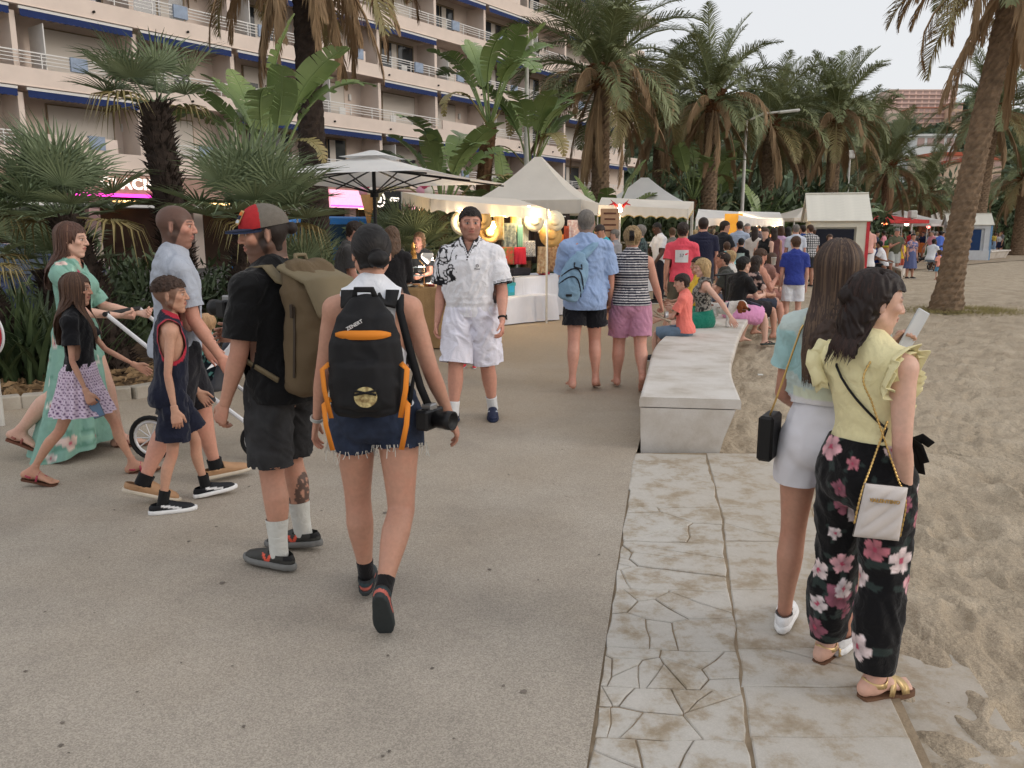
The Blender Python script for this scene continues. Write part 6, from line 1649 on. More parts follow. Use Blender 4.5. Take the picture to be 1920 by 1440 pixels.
for k, (u, lab, c) in enumerate([(-.28, 'natural tote bag with dark handles on the low white table', (196, 170, 126)), (.02, 'turquoise and green paper bag on the low white table', (70, 168, 176))]):
 c0 = (.05 + u * math.cos(R(40)) - .1, 14.6 + u * math.sin(R(40)) - .05); root = empty('shopping_bag', (c0[0], c0[1], .486), R(40), lab, 'bag', 'bags on the white tables'); q = MB(); q.box((0, 0, .12), (.11, .04, .12), None, .008); q.build('body', mat('bag_%d' % c[0], c, .85), root)
 for s in (-1, 1): q = MB(); q.tube([(-.05, s * .035, .22), (-.045, s * .04, .33), (0, s * .04, .37), (.045, s * .04, .33), (.05, s * .035, .22)], .006, 5); q.build('handle', M_BLACK, root)
 if k: q = MB(); q.box((0, -.043, .12), (.055, .003, .06)); q.build('print', mat('sky_print', (60, 176, 216), .7), root)
b = MB(); b.box((0, 0, .03), (.1, .07, .03), None, .01); item('red_box', 'small red box on the corner of the higher white table', 'box', b, mat('red_card', (176, 44, 66), .7), (.62, 15.6, .81), R(50)); b = MB(); b.box((0, 0, .18), (.16, .2, .18), None, .01); item('blue_crate', 'blue crate standing behind the white tables', 'crate', b, mat('blue_plastic', (60, 150, 200), .5), (1.1, 16.4, 0), R(40))
b = MB(); b.box((0, 0, .04), (.12, .06, .04), None, .006); item('brick_weight', 'reddish brick weight on the ground by the white table', 'brick', b, mat('brick_red', (130, 62, 52), .9), (.98, 15.9, 0), R(30))
# second stall: lamp pole with red bird figures, trays, sign
sp = empty('lamp_pole', (AT(1162, 400, 18)[0], 18, 0), 0, 'white pole with a lit lamp and red bird ornaments by the second tent', 'lamp'); b = MB(); b.tube([(0, 0, 0), (0, 0, 2.02)], .025, 8); b.build('pole', M_POLE, sp); bulb(sp, (0, 0, 2.1), 22, .06)
for s in (-1, 1):
 q = MB(); q.tube([(s * .05, 0, 2.16), (s * .13, 0, 2.24), (s * .24, 0, 2.2)], [.035, .03, .006], 6); q.tube([(s * .12, 0, 2.23), (s * .2, .05, 2.32)], [.02, .004], 5); q.build('ornament_bird', mat('red_enamel', (196, 40, 44), .4), sp, True)
tb = empty('sign_board', AT(1143, 418, 17.5), R(10), 'brown handwritten-style price board behind the turquoise shirt', 'sign'); b = MB(); b.box((0, 0, 0), (.2, .015, .3)); b.build('board', mat('kraft_board', (176, 140, 110), .8), tb)
for k in range(4): b = MB(); b.box((0, -.018, .2 - .12 * k), (.14 - .02 * (k % 2), .002, .018)); b.build('writing', mat('chalk_line', (96, 62, 50), .9), tb)
for k in range(4): b = MB(); b.box((0, 0, 0), (.35, .25, .02)); item('display_tray', ['lit tray of pale goods under the second tent, left', 'lit tray of pale goods under the second tent, middle', 'lit tray of pale goods under the second tent, right', 'lit tray of pale goods at the back of the second tent'][k], 'tray', b, prt('tray_goods', (232, 222, 200), (120, 110, 96), 30), Vector(AT(1190 + 25 * k, 455, 22.5 + .4 * k)), .4)
table((AT(1235, 470, 22.5)[0], 22.8), R(30), 2.6, .8, .8, M_CLOTH, 'white-clothed table under the second tent')
for k, (px, py, Y, lab) in enumerate([(1400, 414, 27, 'left bulb under the scalloped white awning'), (1411, 415, 27, 'middle bulb under the scalloped white awning'), (1452, 421, 27, 'reddish bulb at the right end of the white awning')]):
 s = empty('hanging_lamp', AT(px, py, Y), 0, lab, 'lamp', 'lamps under the white awning'); bulb(s, (0, 0, 0), 25, .07)
b = MB(); b.box((0, 0, 0), (.28, .02, .32)); tag(b.build('yellow_sign', mat('lit_yellow_sign', (226, 170, 70), .7, emit=(255, 170, 60), estr=.5), None, loc=AT(1375, 420, 26)), 'glowing yellow sign under the long white awning', 'sign')
for k, (px, py, Y, c) in enumerate([(1645, 417, 46, (255, 120, 70)), (1652, 417, 46.5, (255, 200, 150)), (1660, 418, 47, (255, 110, 60)), (1757, 420, 57, (255, 190, 170)), (1768, 421, 58, (255, 220, 200)), (1779, 418, 59, (255, 210, 190)), (1741, 425, 55, (255, 100, 90)), (1870, 425, 74, (255, 120, 160)), (1700, 420, 51, (255, 230, 200))]):
 b = MB(); b.lathe([(0, -.12), (.1, -.08), (.14, 0), (.1, .08), (0, .12)], 8); o = b.build('market_lamp', mat('market_bulb_%d' % k, c, .4, emit=c, estr=9), None, True, loc=AT(px, py, Y)); tag(o, ['orange lamp at the left of the red awning', 'pale lamp in the middle of the red awning', 'orange lamp at the right of the red awning', 'lamp at the left of the cream canopy', 'brightest lamp under the cream canopy', 'lamp by the trunk under the cream canopy', 'small red lamp under the flat white canopy', 'pink lamp beyond the blue kiosk', 'white lamp under the peaked white canopy'][k], 'lamp', 'far market lamps')

# beach kiosks of white boards
def kiosk(loc, rz, w_, d, h, hr, wallc, openc, cornerc, label, nb=9, s=1.0):
 root = empty('beach_kiosk', (loc[0], loc[1], 0), rz, label, 'kiosk', 'beach kiosks'); M_b = mat('kiosk_board_%d_%d' % (wallc[0], wallc[2]), wallc, .7, var=.06, vscale=4); M_r = mat('kiosk_roof_board', (226, 222, 210), .75, var=.06, vscale=4)
 def bx(nm, c, hh, m): b = MB(); b.box((0, 0, 0), hh); return b.build(nm, m, root, loc=c)
 bx('core', (0, 0, h / 2), (w_ / 2 - .04, d / 2 - .04, h / 2), M_b); bx('opening', (-w_ * .08, -d / 2 - .0, h * .52), (w_ * .36, .03, h * .36), mat('kiosk_inside_%d' % openc[2], openc, .7))
 for sx, ww in ((-w_ / 2 + .07, .07), (w_ / 2 - .16, .16)): bx('jamb', (sx, -d / 2 - .03, h / 2), (ww, .03, h / 2), M_b)
 bx('lintel', (0, -d / 2 - .035, h - .09), (w_ / 2, .035, .09), M_b); bx('counter', (0, -d / 2 - .06, h * .14), (w_ / 2, .06, h * .14), M_b)
 n = 9
 for i in range(n): bx('side_board', (w_ / 2 - .01, -d / 2 + d * (i + .5) / n, h / 2), (.03, d / n / 2 - .008, h / 2), M_b if i % 2 or cornerc[0] > 150 else mat('kiosk_stripe', (92, 150, 206), .7))
 bx('corner_post', (w_ / 2 + .02, -d / 2 - .03, h / 2), (.05, .05, h / 2), mat('kiosk_corner_%d' % cornerc[0], cornerc, .6))
 # boarded roof, front slope and serrated side
 for i in range(nb):
  t = i / nb; b = MB(); b.box((0, 0, 0), (w_ / 2 + .12, d * .29 / nb * 2 + .015, .016), Matrix.Rotation(math.atan2(hr, d / 2), 3, 'X')); b.build('roof_board', M_r, root, loc=(0, -d / 2 - .12 + (d / 2 + .12) * (t + .5 / nb), h + .06 + hr * (t + .5 / nb)))
  b = MB(); b.box((0, 0, 0), (w_ / 2 + .12, d * .29 / nb * 2 + .015, .016), Matrix.Rotation(-math.atan2(hr, d / 2), 3, 'X')); b.build('roof_board', M_r, root, loc=(0, d / 2 + .12 - (d / 2 + .12) * (t + .5 / nb), h + .06 + hr * (t + .5 / nb)))
 for s_ in (-1, 1):
  for k in range(3): b = MB(); b.add([(s_ * (w_ / 2 + .05 - .04 * k), -d / 2, h), (s_ * (w_ / 2 + .05 - .04 * k), d / 2, h), (s_ * (w_ / 2 + .05 - .04 * k), 0, h + hr)], [(0, 1, 2)]); b.build('gable', M_b, root)
 return root
kiosk((AT(1576, 450, 27)[0], 27.6), R(-14), 1.75, 1.9, 1.95, .85, (226, 222, 206), (26, 30, 44), (206, 60, 68), 'white boarded beach kiosk with dark opening and red corner')
kiosk((AT(1822, 440, 48)[0], 48.6), R(-20), 2.2, 2.0, 2.0, .6, (206, 210, 214), (30, 60, 104), (120, 160, 200), 'blue and white boarded kiosk behind the large palm trunk')

# street lamps
def lamp_post(px, pyb, pyt, Y, label, arm, r=.09):
 x, _, zt = AT(px, pyt, Y); root = empty('street_lamp', (x, Y, 0), 0, label, 'street lamp', 'street lamps'); M_p = mat('lamp_post_paint', (206, 204, 198), .5); b = MB(); b.tube([(0, 0, 0), (0, 0, 2.5), (0, 0, zt)], [r, r * .85, r * .55], 10); b.build('post', M_p, root)
 if arm: b = MB(); b.tube([(0, 0, zt - .05), (arm * .5, 0, zt + .25), (arm, 0, zt + .32)], .04, 8); b.build('arm', M_p, root); b = MB(); b.box((arm + .35, 0, zt + .34), (.42, .12, .05), Matrix.Rotation(R(-6), 3, 'Y'), .03); b.build('lamp_head', M_p, root)
 else: b = MB(); b.box((0, 0, zt), (.2, .2, .22), None, .05); b.build('lamp_head', M_p, root)
lamp_post(1400, 390, 225, 34, 'tall white street lamp with curved arm over the tents', 1.35); lamp_post(1594, 420, 290, 45, 'white post behind the kiosk palms', 0, .1); lamp_post(988, 330, 85, 26, 'white lamp post between the tall paddle plants', 0, .1); lamp_post(1711, 440, 402, 46, 'short grey lantern post above the far market crowd', 0, .07)

# round red sign, cut by the left edge
sg = empty('round_sign', (AT(-24, 625, 6.6)[0], 6.6, 0), R(-20), 'round red sign with white rim at the left picture edge', 'sign'); z = AT(-24, 625, 6.6)[2]
b = MB(); b.lathe([(0, 0), (.2, 0), (.2, .012), (0, .012)], 32, (0, 0, z), Matrix.Rotation(math.pi / 2, 3, 'X')); b.build('disc', mat('sign_white', (214, 214, 214), .4), sg); b = MB(); b.lathe([(0, .0), (.182, 0), (.182, .004), (0, .004)], 32, (0, -.0135, z), Matrix.Rotation(math.pi / 2, 3, 'X')); b.build('red_field', mat('sign_red', (184, 26, 44), .4, var=.1), sg)
b = MB(); b.box((0, -.02, z), (.12, .002, .03)); b.build('bar', MATS['sign_white'], sg); b = MB(); b.tube([(0, .03, 0), (0, .03, z + .15)], .025, 8); b.build('post', M_POLE, sg)

# parked vehicles behind the bed
def car(loc, rz, c, label, van=False):
 root = empty('parked_car', (loc[0], loc[1], 0), rz, label, 'car' if not van else 'van', 'vehicles parked by the shops'); L_, W_, H_ = (4.2, 1.72, 1.45) if not van else (4.6, 1.9, 2.1)
 prof = [(-2.1, .35), (-2.12, .7), (-1.95, .92), (-1.2, .98), (-.55, 1.40), (.6, 1.45), (1.45, 1.30), (2.0, .95), (2.1, .6), (2.08, .32)] if not van else [(-2.3, .35), (-2.3, .95), (-1.9, 1.15), (-1.35, 1.95), (-.9, 2.08), (2.2, 2.1), (2.3, 1.9), (2.3, .35)]
 V = []; n = len(prof); ys = [(-1, .86), (-.93, 1.0), (.93, 1.0), (1, .86)]
 for y, s in ys:
  for x, z_ in prof: tum = 1 - .16 * max(0, (z_ - .9)) / .55; V.append((x * (1 if abs(y) < 1 else .985), y * W_ / 2 * tum, .32 + (z_ - .32) * (1 if abs(y) < 1 else .97)))
 F = [(j * n + i, j * n + (i + 1) % n, (j + 1) * n + (i + 1) % n, (j + 1) * n + i) for j in range(3) for i in range(n)] + [tuple(range(n))[::-1], tuple(3 * n + i for i in range(n))]
 b = MB(); b.add(V, F); b.build('body', mat('car_paint_%d' % c[2], c, .25, spec=.6, var=.03), root)
 mg = mat('car_glass', (40, 58, 78), .08, spec=.8, var=0); zz = (1.0, 1.36) if not van else (1.2, 1.85)
 for s in (-1, 1):
  for x0, x1 in (((-.85, .1), (.2, 1.25)) if not van else ((-1.3, -.2), (0, 1.9))):
   b = MB(); y0 = s * (W_ / 2 * .985 + .012); y1 = s * (W_ / 2 * (1 - .16 * (zz[1] - .9) / .55) + .02); xo = .28 if x0 < -.5 else 0; xe = .2 if x1 > 1.2 and not van else 0; b.add([(x0, y0, zz[0]), (x1, y0, zz[0]), (x1 - xe, y1, zz[1]), (x0 + xo, y1, zz[1])], [(0, 1, 2, 3)]); o = b.build('side_window', mg, root); o.modifiers.new('Solidify', 'SOLIDIFY').thickness = .01
  for x in (-1.3, 1.3): b = MB(); b.lathe([(0, -.1), (.3, -.1), (.32, -.06), (.32, .06), (.3, .1), (.2, .1), (.18, .07), (0, .07)], 20, (x, s * (W_ / 2 - .08), .32), Matrix.Rotation(-s * math.pi / 2, 3, 'X')); b.build('wheel', M_BLACK, root)
 b = MB(); x0, x1, z0, z1 = ((-1.22, -.62, 1.0, 1.37) if not van else (-1.88, -1.42, 1.2, 1.88)); b.add([(x0 - .02, -W_ * .42, z0), (x0 - .02, W_ * .42, z0), (x1 - .02, W_ * .38, z1), (x1 - .02, -W_ * .38, z1)], [(0, 1, 2, 3)]); b.build('windscreen', mg, root)
 for s in (-1, 1): b = MB(); b.box((-2.1, s * W_ * .36, .72), (.03, .16, .07), None, .01); b.build('headlight', mat('headlamp_glass', (220, 220, 216), .15), root)
car((AT(-60, 470, 12.6)[0], 12.6), R(20), (36, 54, 96), 'dark blue car behind the spear plants at the left edge'); car((AT(585, 430, 25)[0], 25), R(53), (52, 120, 190), 'bright blue van behind the trucker cap', True)
# printed sun banner and ice-cream figures by the shops
bn = empty('sun_banner', AT(556, 372, 13.2), R(8), 'white banner with a printed orange sun left of the parasol', 'banner'); b = MB(); b.add([(-.11, 0, .26), (.13, 0, .24), (.07, 0, -.27), (-.15, 0, -.24)], [(0, 1, 2, 3)]); o = b.build('cloth', mat('banner_white', (206, 200, 190), .9), bn); o.modifiers.new('Solidify', 'SOLIDIFY').thickness = .006
b = MB(); b.lathe([(0, 0), (.04, 0), (.04, .004), (0, .004)], 14, (0, -.006, .0), Matrix.Rotation(math.pi / 2, 3, 'X'));
for k in range(10): a = k * .628; b.add([(.05 * math.cos(a - .12), -.008, .05 * math.sin(a - .12)), (.085 * math.cos(a), -.008, .085 * math.sin(a)), (.05 * math.cos(a + .12), -.008, .05 * math.sin(a + .12))], [(0, 1, 2)])
b.build('sun_print', mat('sun_orange', (222, 150, 50), .8), bn); b = MB(); b.tube([(-.02, .02, -2.1), (-.0, .02, .3)], .012, 6); b.build('pole', M_POLE, bn)
for k, (px, lab) in enumerate([(690, 'giant ice-cream cone figure left of the parasol pole'), (797, 'giant ice-cream cone figure right of the parasol pole')]):
 ic = empty('ice_cream_figure', AT(px, 372, 24), 0, lab, 'figure', 'ice-cream figures by the shops'); b = MB(); b.lathe([(0, -.75), (.05, -.7), (.22, .1), (0, .1)], 14); b.build('cone', mat('waffle', (196, 146, 92), .7), ic, True)
 for q, c in enumerate([(232, 170, 190), (240, 232, 220), (206, 90, 120)]): b = MB(); b.lathe([(0, -.16), (.14, -.1), (.17, 0), (.12, .12), (0, .16)], 12, ((-.1, .1, 0)[q], 0, (.2, .2, .38)[q])); b.build('scoop', mat('scoop_%d' % c[1], c, .5), ic, True)
 b = MB(); b.tube([(0, .05, -3.1), (0, .05, -.6)], .05, 6); b.build('post', M_POLE, ic)

# drum, blocks and small things on the sand
d0 = G(1665, 503); dr = empty('oil_drum', (d0[0], d0[1], .0), 0, 'beige drum with yellow lid and faded red print', 'drum'); b = MB(); b.lathe([(0, 0), (.27, 0), (.29, .05), (.31, .3), (.3, .33), (.31, .6), (.3, .63), (.31, .9), (.29, .93)], 20); b.build('barrel', prt('drum_print', (206, 186, 140), (198, 84, 66), 5), dr, True); b = MB(); b.lathe([(.34, .93), (.35, .96), (.33, 1.0), (0, 1.03)], 20); b.build('lid', mat('yellow_lid', (206, 176, 60), .5), dr, True)
for k, (px, py, lab) in enumerate([(1640, 505, 'grey stone block with a hole left of the drum'), (1718, 482, 'pale stone block behind the seated group')]):
 p = G(px, py); rt = empty('stone_block', (p[0], p[1], 0), .3, lab, 'block', 'stone blocks in the sand'); V, F = sdf_mesh([ball((0, 0, .2), (.55, .4, .36), k=.1), ball((.2, -.3, .18), (.4, .25, .25), k=.2)], .05); obj('stone', mesh_np('stone', V, F), M_BENCH, rt)
 if k == 0: b = MB(); b.lathe([(0, 0), (.07, 0), (.07, .02), (0, .02)], 12, (.25, -.54, .2), Matrix.Rotation(math.pi / 2, 3, 'X')); b.build('hole', mat('dark_hole', (20, 18, 16), .9), rt)
def flipflop(loc, rz, c, label, group='shoes left on the ground'):
 root = empty('flip_flop', loc, rz, label, 'shoe', group); b = MB(); prof = [(-.12, .025), (-.1, .036), (0, .034), (.08, .045), (.12, .04), (.135, .02)]; L_ = [(y, -w_) for y, w_ in prof]; Rr = [(y, w_) for y, w_ in prof][::-1]; b.poly(L_ + Rr, 0, .018); b.build('sole', mat('flip_sole_%d' % c[0], c, .8), root)
 b = MB(); b.tube([(-.03, -.034, .015), (.02, -.02, .045), (.08, 0, .02), (.02, .02, .045), (-.03, .034, .015)], .007, 5); b.build('thong', M_BLACK, root)
p = G(1440, 650); flipflop((p[0], p[1], .03), .3, (60, 70, 66), 'dark flip-flop lying in the sand behind the bench'); flipflop((p[0] + .2, p[1] + .15, .03), 1.2, (110, 150, 140), 'green flip-flop lying in the sand behind the bench')
p = G(1425, 707); b = MB(); b.box((0, 0, .008), (.03, .02, .006), None, .003); tag(b.build('litter_scrap', mat('white_litter', (220, 220, 216), .8), None, loc=(p[0], p[1], .02)), 'white scrap of litter on the sand by the bench', 'litter')
# ------------------------------------------------------------------ the people in the foreground
def blossoms(V, F, n, size, seed, pal, base, petals=5, leaf=None):
 """printed flowers on cloth: colour per vertex"""
 r = np.random.default_rng(seed); N = normals(V, F); C = np.repeat(lin(base)[None], len(V), 0)
 used_ = []
 for i in r.choice(len(V), min(len(V), n * 14), replace=False):
  c = V[i]
  if len(used_) >= n or any(np.linalg.norm(c - q) < size * 1.35 for q in used_): continue
  used_.append(c)
  nn = N[i]; a = nrm(np.cross(nn, (0.3, .2, 1))); b = np.cross(nn, a); sz = size * r.uniform(.55, 1.2)
  d = V - c; m = np.linalg.norm(d, axis=1) < sz * 2.2; x = d[m] @ a; y = d[m] @ b; th = np.arctan2(y, x) + r.uniform(0, 6); rad = np.hypot(x, y) / sz
  col = lin(pal[r.integers(len(pal))]); lim = .5 + .5 * np.abs(np.cos(petals * th / 2)) ** .45
  cc = C[m]
  if leaf is not None:
   lm = (np.abs(np.sin(th * 1.5)) > .93 + .05 * rad - .04) & (rad < 1.7) & (rad > .6); cc[lm] = lin(leaf)
  t = (np.cos(petals * th) * .5 + .5)
  pm = rad < lim; cc[pm] = (col * (.55 + .6 * np.clip(rad, 0, 1))[:, None] * (.8 + .25 * t[:, None]))[pm]
  cc[rad < .22] = lin((176, 70, 96)); C[m] = np.clip(cc, 0, .9)
 return C

HERO = {}
# woman with black and orange backpack, walking away
def tank_woman():
 f = Fig(1.65, 'f', 1.06, 'tan', 3, lean=3, head=(8, -10, 0), res=.0085,
   L=dict(flex=9, abd=1, knee=4, yaw=4, pitch=0, abd2=-3), Rr=dict(flex=-12, abd=2, knee=30, yaw=0, pitch=-58, abd2=-9),
   la=dict(flex=8, abd=13, elbow=10, tw=0, curl=22), ra=dict(flex=2, abd=17, elbow=16, tw=-10, curl=25))
 f.body(haircol=(24, 20, 19))
 f.shirt((232, 234, 240), hem=.15, sleeve=0, loose=.008, straight=.1, neck=.058, scoop=.025, strap=-.035, folds=.004)
 dn = mat('denim', (46, 56, 78), .85, var=.3, vscale=22, bump=.6, bscale=500)
 f.pants((34, 46, 66), .31, .3, .013, .006, folds=.006, fray=.006, m=dn, name='denim_shorts')
 fr = MB(); r = random.Random(4)
 for q in (-1, 1):
  c = f.leg[q]['cyl']; i = 2; cc = c.C[2] * .69 + c.C[3] * .31
  for k in range(70):
   a = r.uniform(0, 6.28); rad = c.w[2] + .03
   p = cc + c.A[2] * math.cos(a) * rad + c.B[2] * math.sin(a) * rad; ln = r.choice([.012, .02, .03, .055])
   q0 = p + np.array([0, 0, .012 + f.z0]); d = np.array([r.gauss(0, .25), r.gauss(0, .25), -1])
   fr.tube([q0, q0 + d * ln * .5, q0 + d * ln + np.array([r.gauss(0, .006), r.gauss(0, .006), 0])], .0019, 3, False)
 f.parts['fringe'] = [(fr.mesh('fringe'), mat('denim_thread', (196, 192, 184), .9), 'denim_shorts')]
 f.shoes((36, 56, 62), (52, 58, 60), (26, 24, 26), .07, cf=lambda s, V, x, y, z, C: np.where(((z < .045) & (y < .09))[:, None], lin((196, 104, 92)), np.where((z > .062)[:, None], lin((30, 34, 38)), C)))
 bun = [ball(f.hp((0.12, -.5, -.17)), np.array([.19, .15, .16]) * f.hs, f.hR[:, 0], f.hR[:, 1], k=.05 * f.hs)]
 f.hair_cap((20, 16, 16), .025, .2, -.3, .006, extra=bun, f=(24, 24, 60))
 pb = []
 for i in range(170):
  a = f.rs.uniform(-2.7, 2.7); x0, y0 = math.sin(a), -math.cos(a); e = f.rs.uniform(.02, .55) if abs(a) > 1.2 else f.rs.uniform(-.35, .5); s_ = np.array([x0 * .33, y0 * .42 - .06, .1 + e * .4]); q_ = []
  for t in np.linspace(0, 1, 7):
   p = s_ * (1 - t) + np.array([.12, -.45, -.15]) * t - np.array([0, -.06, .13]); p = p / np.sqrt(((p / np.array([.352, .447, .393])) ** 2).sum()) + np.array([0, -.06, .13]); q_.append(f.hp(p))
  pb.append(q_)
 f.strands(pb, (30, 25, 24), .004, var=.4)
 f.place(G(716, 1128)[:2], 2, 'woman in white tank top and frayed denim shorts walking away with a black backpack')
 ear = MB()
 # bracelet
 w_ = f.arm[-1]['W'] - f.arm[-1]['fd'] * .02; a = f.arm[-1]; T = np.cross(a['N'], a['fd'])
 for dz in (0, .008): 
  m = MB(); m.tube([w_ + a['fd'] * dz + T * .031 * math.cos(t) + a['N'] * .026 * math.sin(t) + np.array([0, 0, f.z0]) for t in np.linspace(0, 6.0, 20)], .004, 6); m.build('bracelet', mat('pale_cord', (190, 188, 182), .6), f.root)
 w_ = f.arm[1]['W'] - f.arm[1]['fd'] * .012; a = f.arm[1]; T = np.cross(a['N'], a['fd'])
 m = MB(); m.tube([w_ + T * .031 * math.cos(t) + a['N'] * .026 * math.sin(t) + np.array([0, 0, f.z0]) for t in np.linspace(0, 6.0, 20)], .0035, 6); m.build('bracelet', mat('yellow_cord', (206, 160, 60), .6), f.root)
 HERO['tank'] = f
tank_woman()

def cap_man():
 f = Fig(1.73, 'm', 1.05, 'tan', 5, lean=2, head=(52, -4, 0), res=.0088,
   L=dict(flex=-2, abd=2, knee=2, yaw=-0, pitch=0), Rr=dict(flex=9, abd=3, knee=14, yaw=-14, pitch=-6),
   la=dict(flex=6, abd=9, elbow=16, tw=10, curl=40), ra=dict(flex=25, abd=6, elbow=75, tw=30, curl=50))
 def tattoo(s, V, C, mixc):
  l = s.leg[1]; K, A = l['K'], l['A']; t = ((V - K) @ l['d2']) / s.shl; bk = (V - K - t[:, None] * s.shl * l['d2'])
  b = bk @ l['cyl'].B[10]; x = bk @ l['cyl'].A[10]
  rr = ((t - .42) / .28) ** 2 + ((x - .0) / .05) ** 2
  m = (rr < 1) * (b < .02) * (fbm(V * 60, 3, 2) > -.22 + .1 * (t < .3))
  return mixc(C, m * .82, (52, 50, 50))
 f.body(beard=((50, 36, 30), .85), haircol=(48, 34, 28), shave=((44, 34, 30), .8), fn=tattoo)
 f.shirt((16, 16, 18), hem=-.02, sleeve=.78, loose=.026, straight=.7, folds=.006)
 f.pants((58, 58, 60), .86, .2, .012, .03, folds=.008, fray=.004, m=mat('washed_black_denim', (52, 52, 54), .88, var=.35, vscale=14, bump=.6, bscale=420), name='denim_shorts')
 f.shoes((62, 62, 60), (118, 118, 116), (206, 206, 200), .17, chunky=1.12, cf=lambda s, V, x, y, z, C: np.where(((np.abs(np.abs(y - .045) - .5 * np.clip(z - .022, 0, 1)) < .009) & (z > .022) & (z < .07) & (np.abs(x) > .02))[:, None], lin((232, 96, 74)), np.where(((y < -.055) & (z > .05))[:, None], lin((20, 20, 22)), C)))
 f.hair_cap((36, 27, 23), .004, .14, -.30, .003, extra=[ball(f.hp((0, -.56, .1)), np.array([.12, .11, .12]) * f.hs, k=.04 * f.hs)])
 # trucker cap
 X, Y, Z = f.hR.T; h = f.hs
 V, F = sdf_mesh([ball(f.hp((0, -.05, .2)), (.385 * h, .475 * h, .4 * h), X, Y, k=.01)], .005)
 l = ((V - f.hc) @ f.hR) / h; V, F = clip(V, F, .15 - .12 * (l[:, 1]) - l[:, 2])
 l = ((V - f.hc) @ f.hR) / h
 C = np.where((l[:, 1] > .06)[:, None], lin((176, 48, 52)), lin((112, 106, 98)))
 f.add('cap', V, F, C, attr_mat('cap_cloth', .85, .8, 420, .2, dist=.002, vs=60, va=.1))
 b = MB(); P = []
 for r0, dz in ((0, 0), (1, 0)):
  for i in range(17):
   a = math.pi * (i / 16 - .5) * .98; x = math.sin(a) * (.345); y = .33 * math.cos(a) * .9 + .02 + r0 * .36 * math.cos(a) ** .7
   z = .145 - .11 * y + (-.20 * x * x * 3 if r0 else -.25 * x * x)
   P.append(f.hp((x * (1 - .08 * r0), y, z)) + np.array([0, 0, f.z0]))
 P = np.array(P); up = Z * .012
 V = np.concatenate([P, P + up]); F = [(i, i + 1, 18 + i, 17 + i)[::-1] for i in range(16)] + [(34 + i, 35 + i, 52 + i, 51 + i) for i in range(16)] + [(17 + i, 18 + i, 52 + i, 51 + i) for i in range(16)]
 b.add(V, F); f.parts['brim'] = [(b.mesh('brim', True), mat('cap_brim', (46, 56, 82), .85, bump=.3, bscale=300), 'cap')]
 f.place(G(545, 1048)[:2], 62, 'bearded man in red and grey trucker cap, black T-shirt and large olive backpack')
 # badge on the cap front
 m = MB(); c = f.hp((0, .385, .36)); n0 = nrm(Y * .86 + Z * .5); t0 = nrm(np.cross(n0, X)); t0 = -t0 if t0 @ Z < 0 else t0
 def bq(wx, wz, off, o=0):
  V = []
  for a in np.linspace(-1, 1, 7):
   for b_ in (-1, 1):
    p = c + X * a * wx + t0 * (b_ * wz + o) + n0 * (off - .5 * (a * wx) ** 2 / .08); V.append(p + np.array([0, 0, f.z0]))
  return V, [(2 * i, 2 * i + 2, 2 * i + 3, 2 * i + 1) for i in range(6)]
 hat = f.objs['cap'][0]
 for wx, wz, off, colr, o in ((.042, .034, .004, (206, 168, 110), 0), (.038, .008, .0055, (216, 118, 52), .017), (.038, .010, .0055, (30, 36, 58), -.001), (.038, .007, .0055, (200, 208, 214), -.022)):
  m = MB(); m.add(*bq(wx, wz, off, o)); m.build('badge', mat('badge_%d' % colr[0], colr, .8), hat)
 HERO['cap'] = f
cap_man()

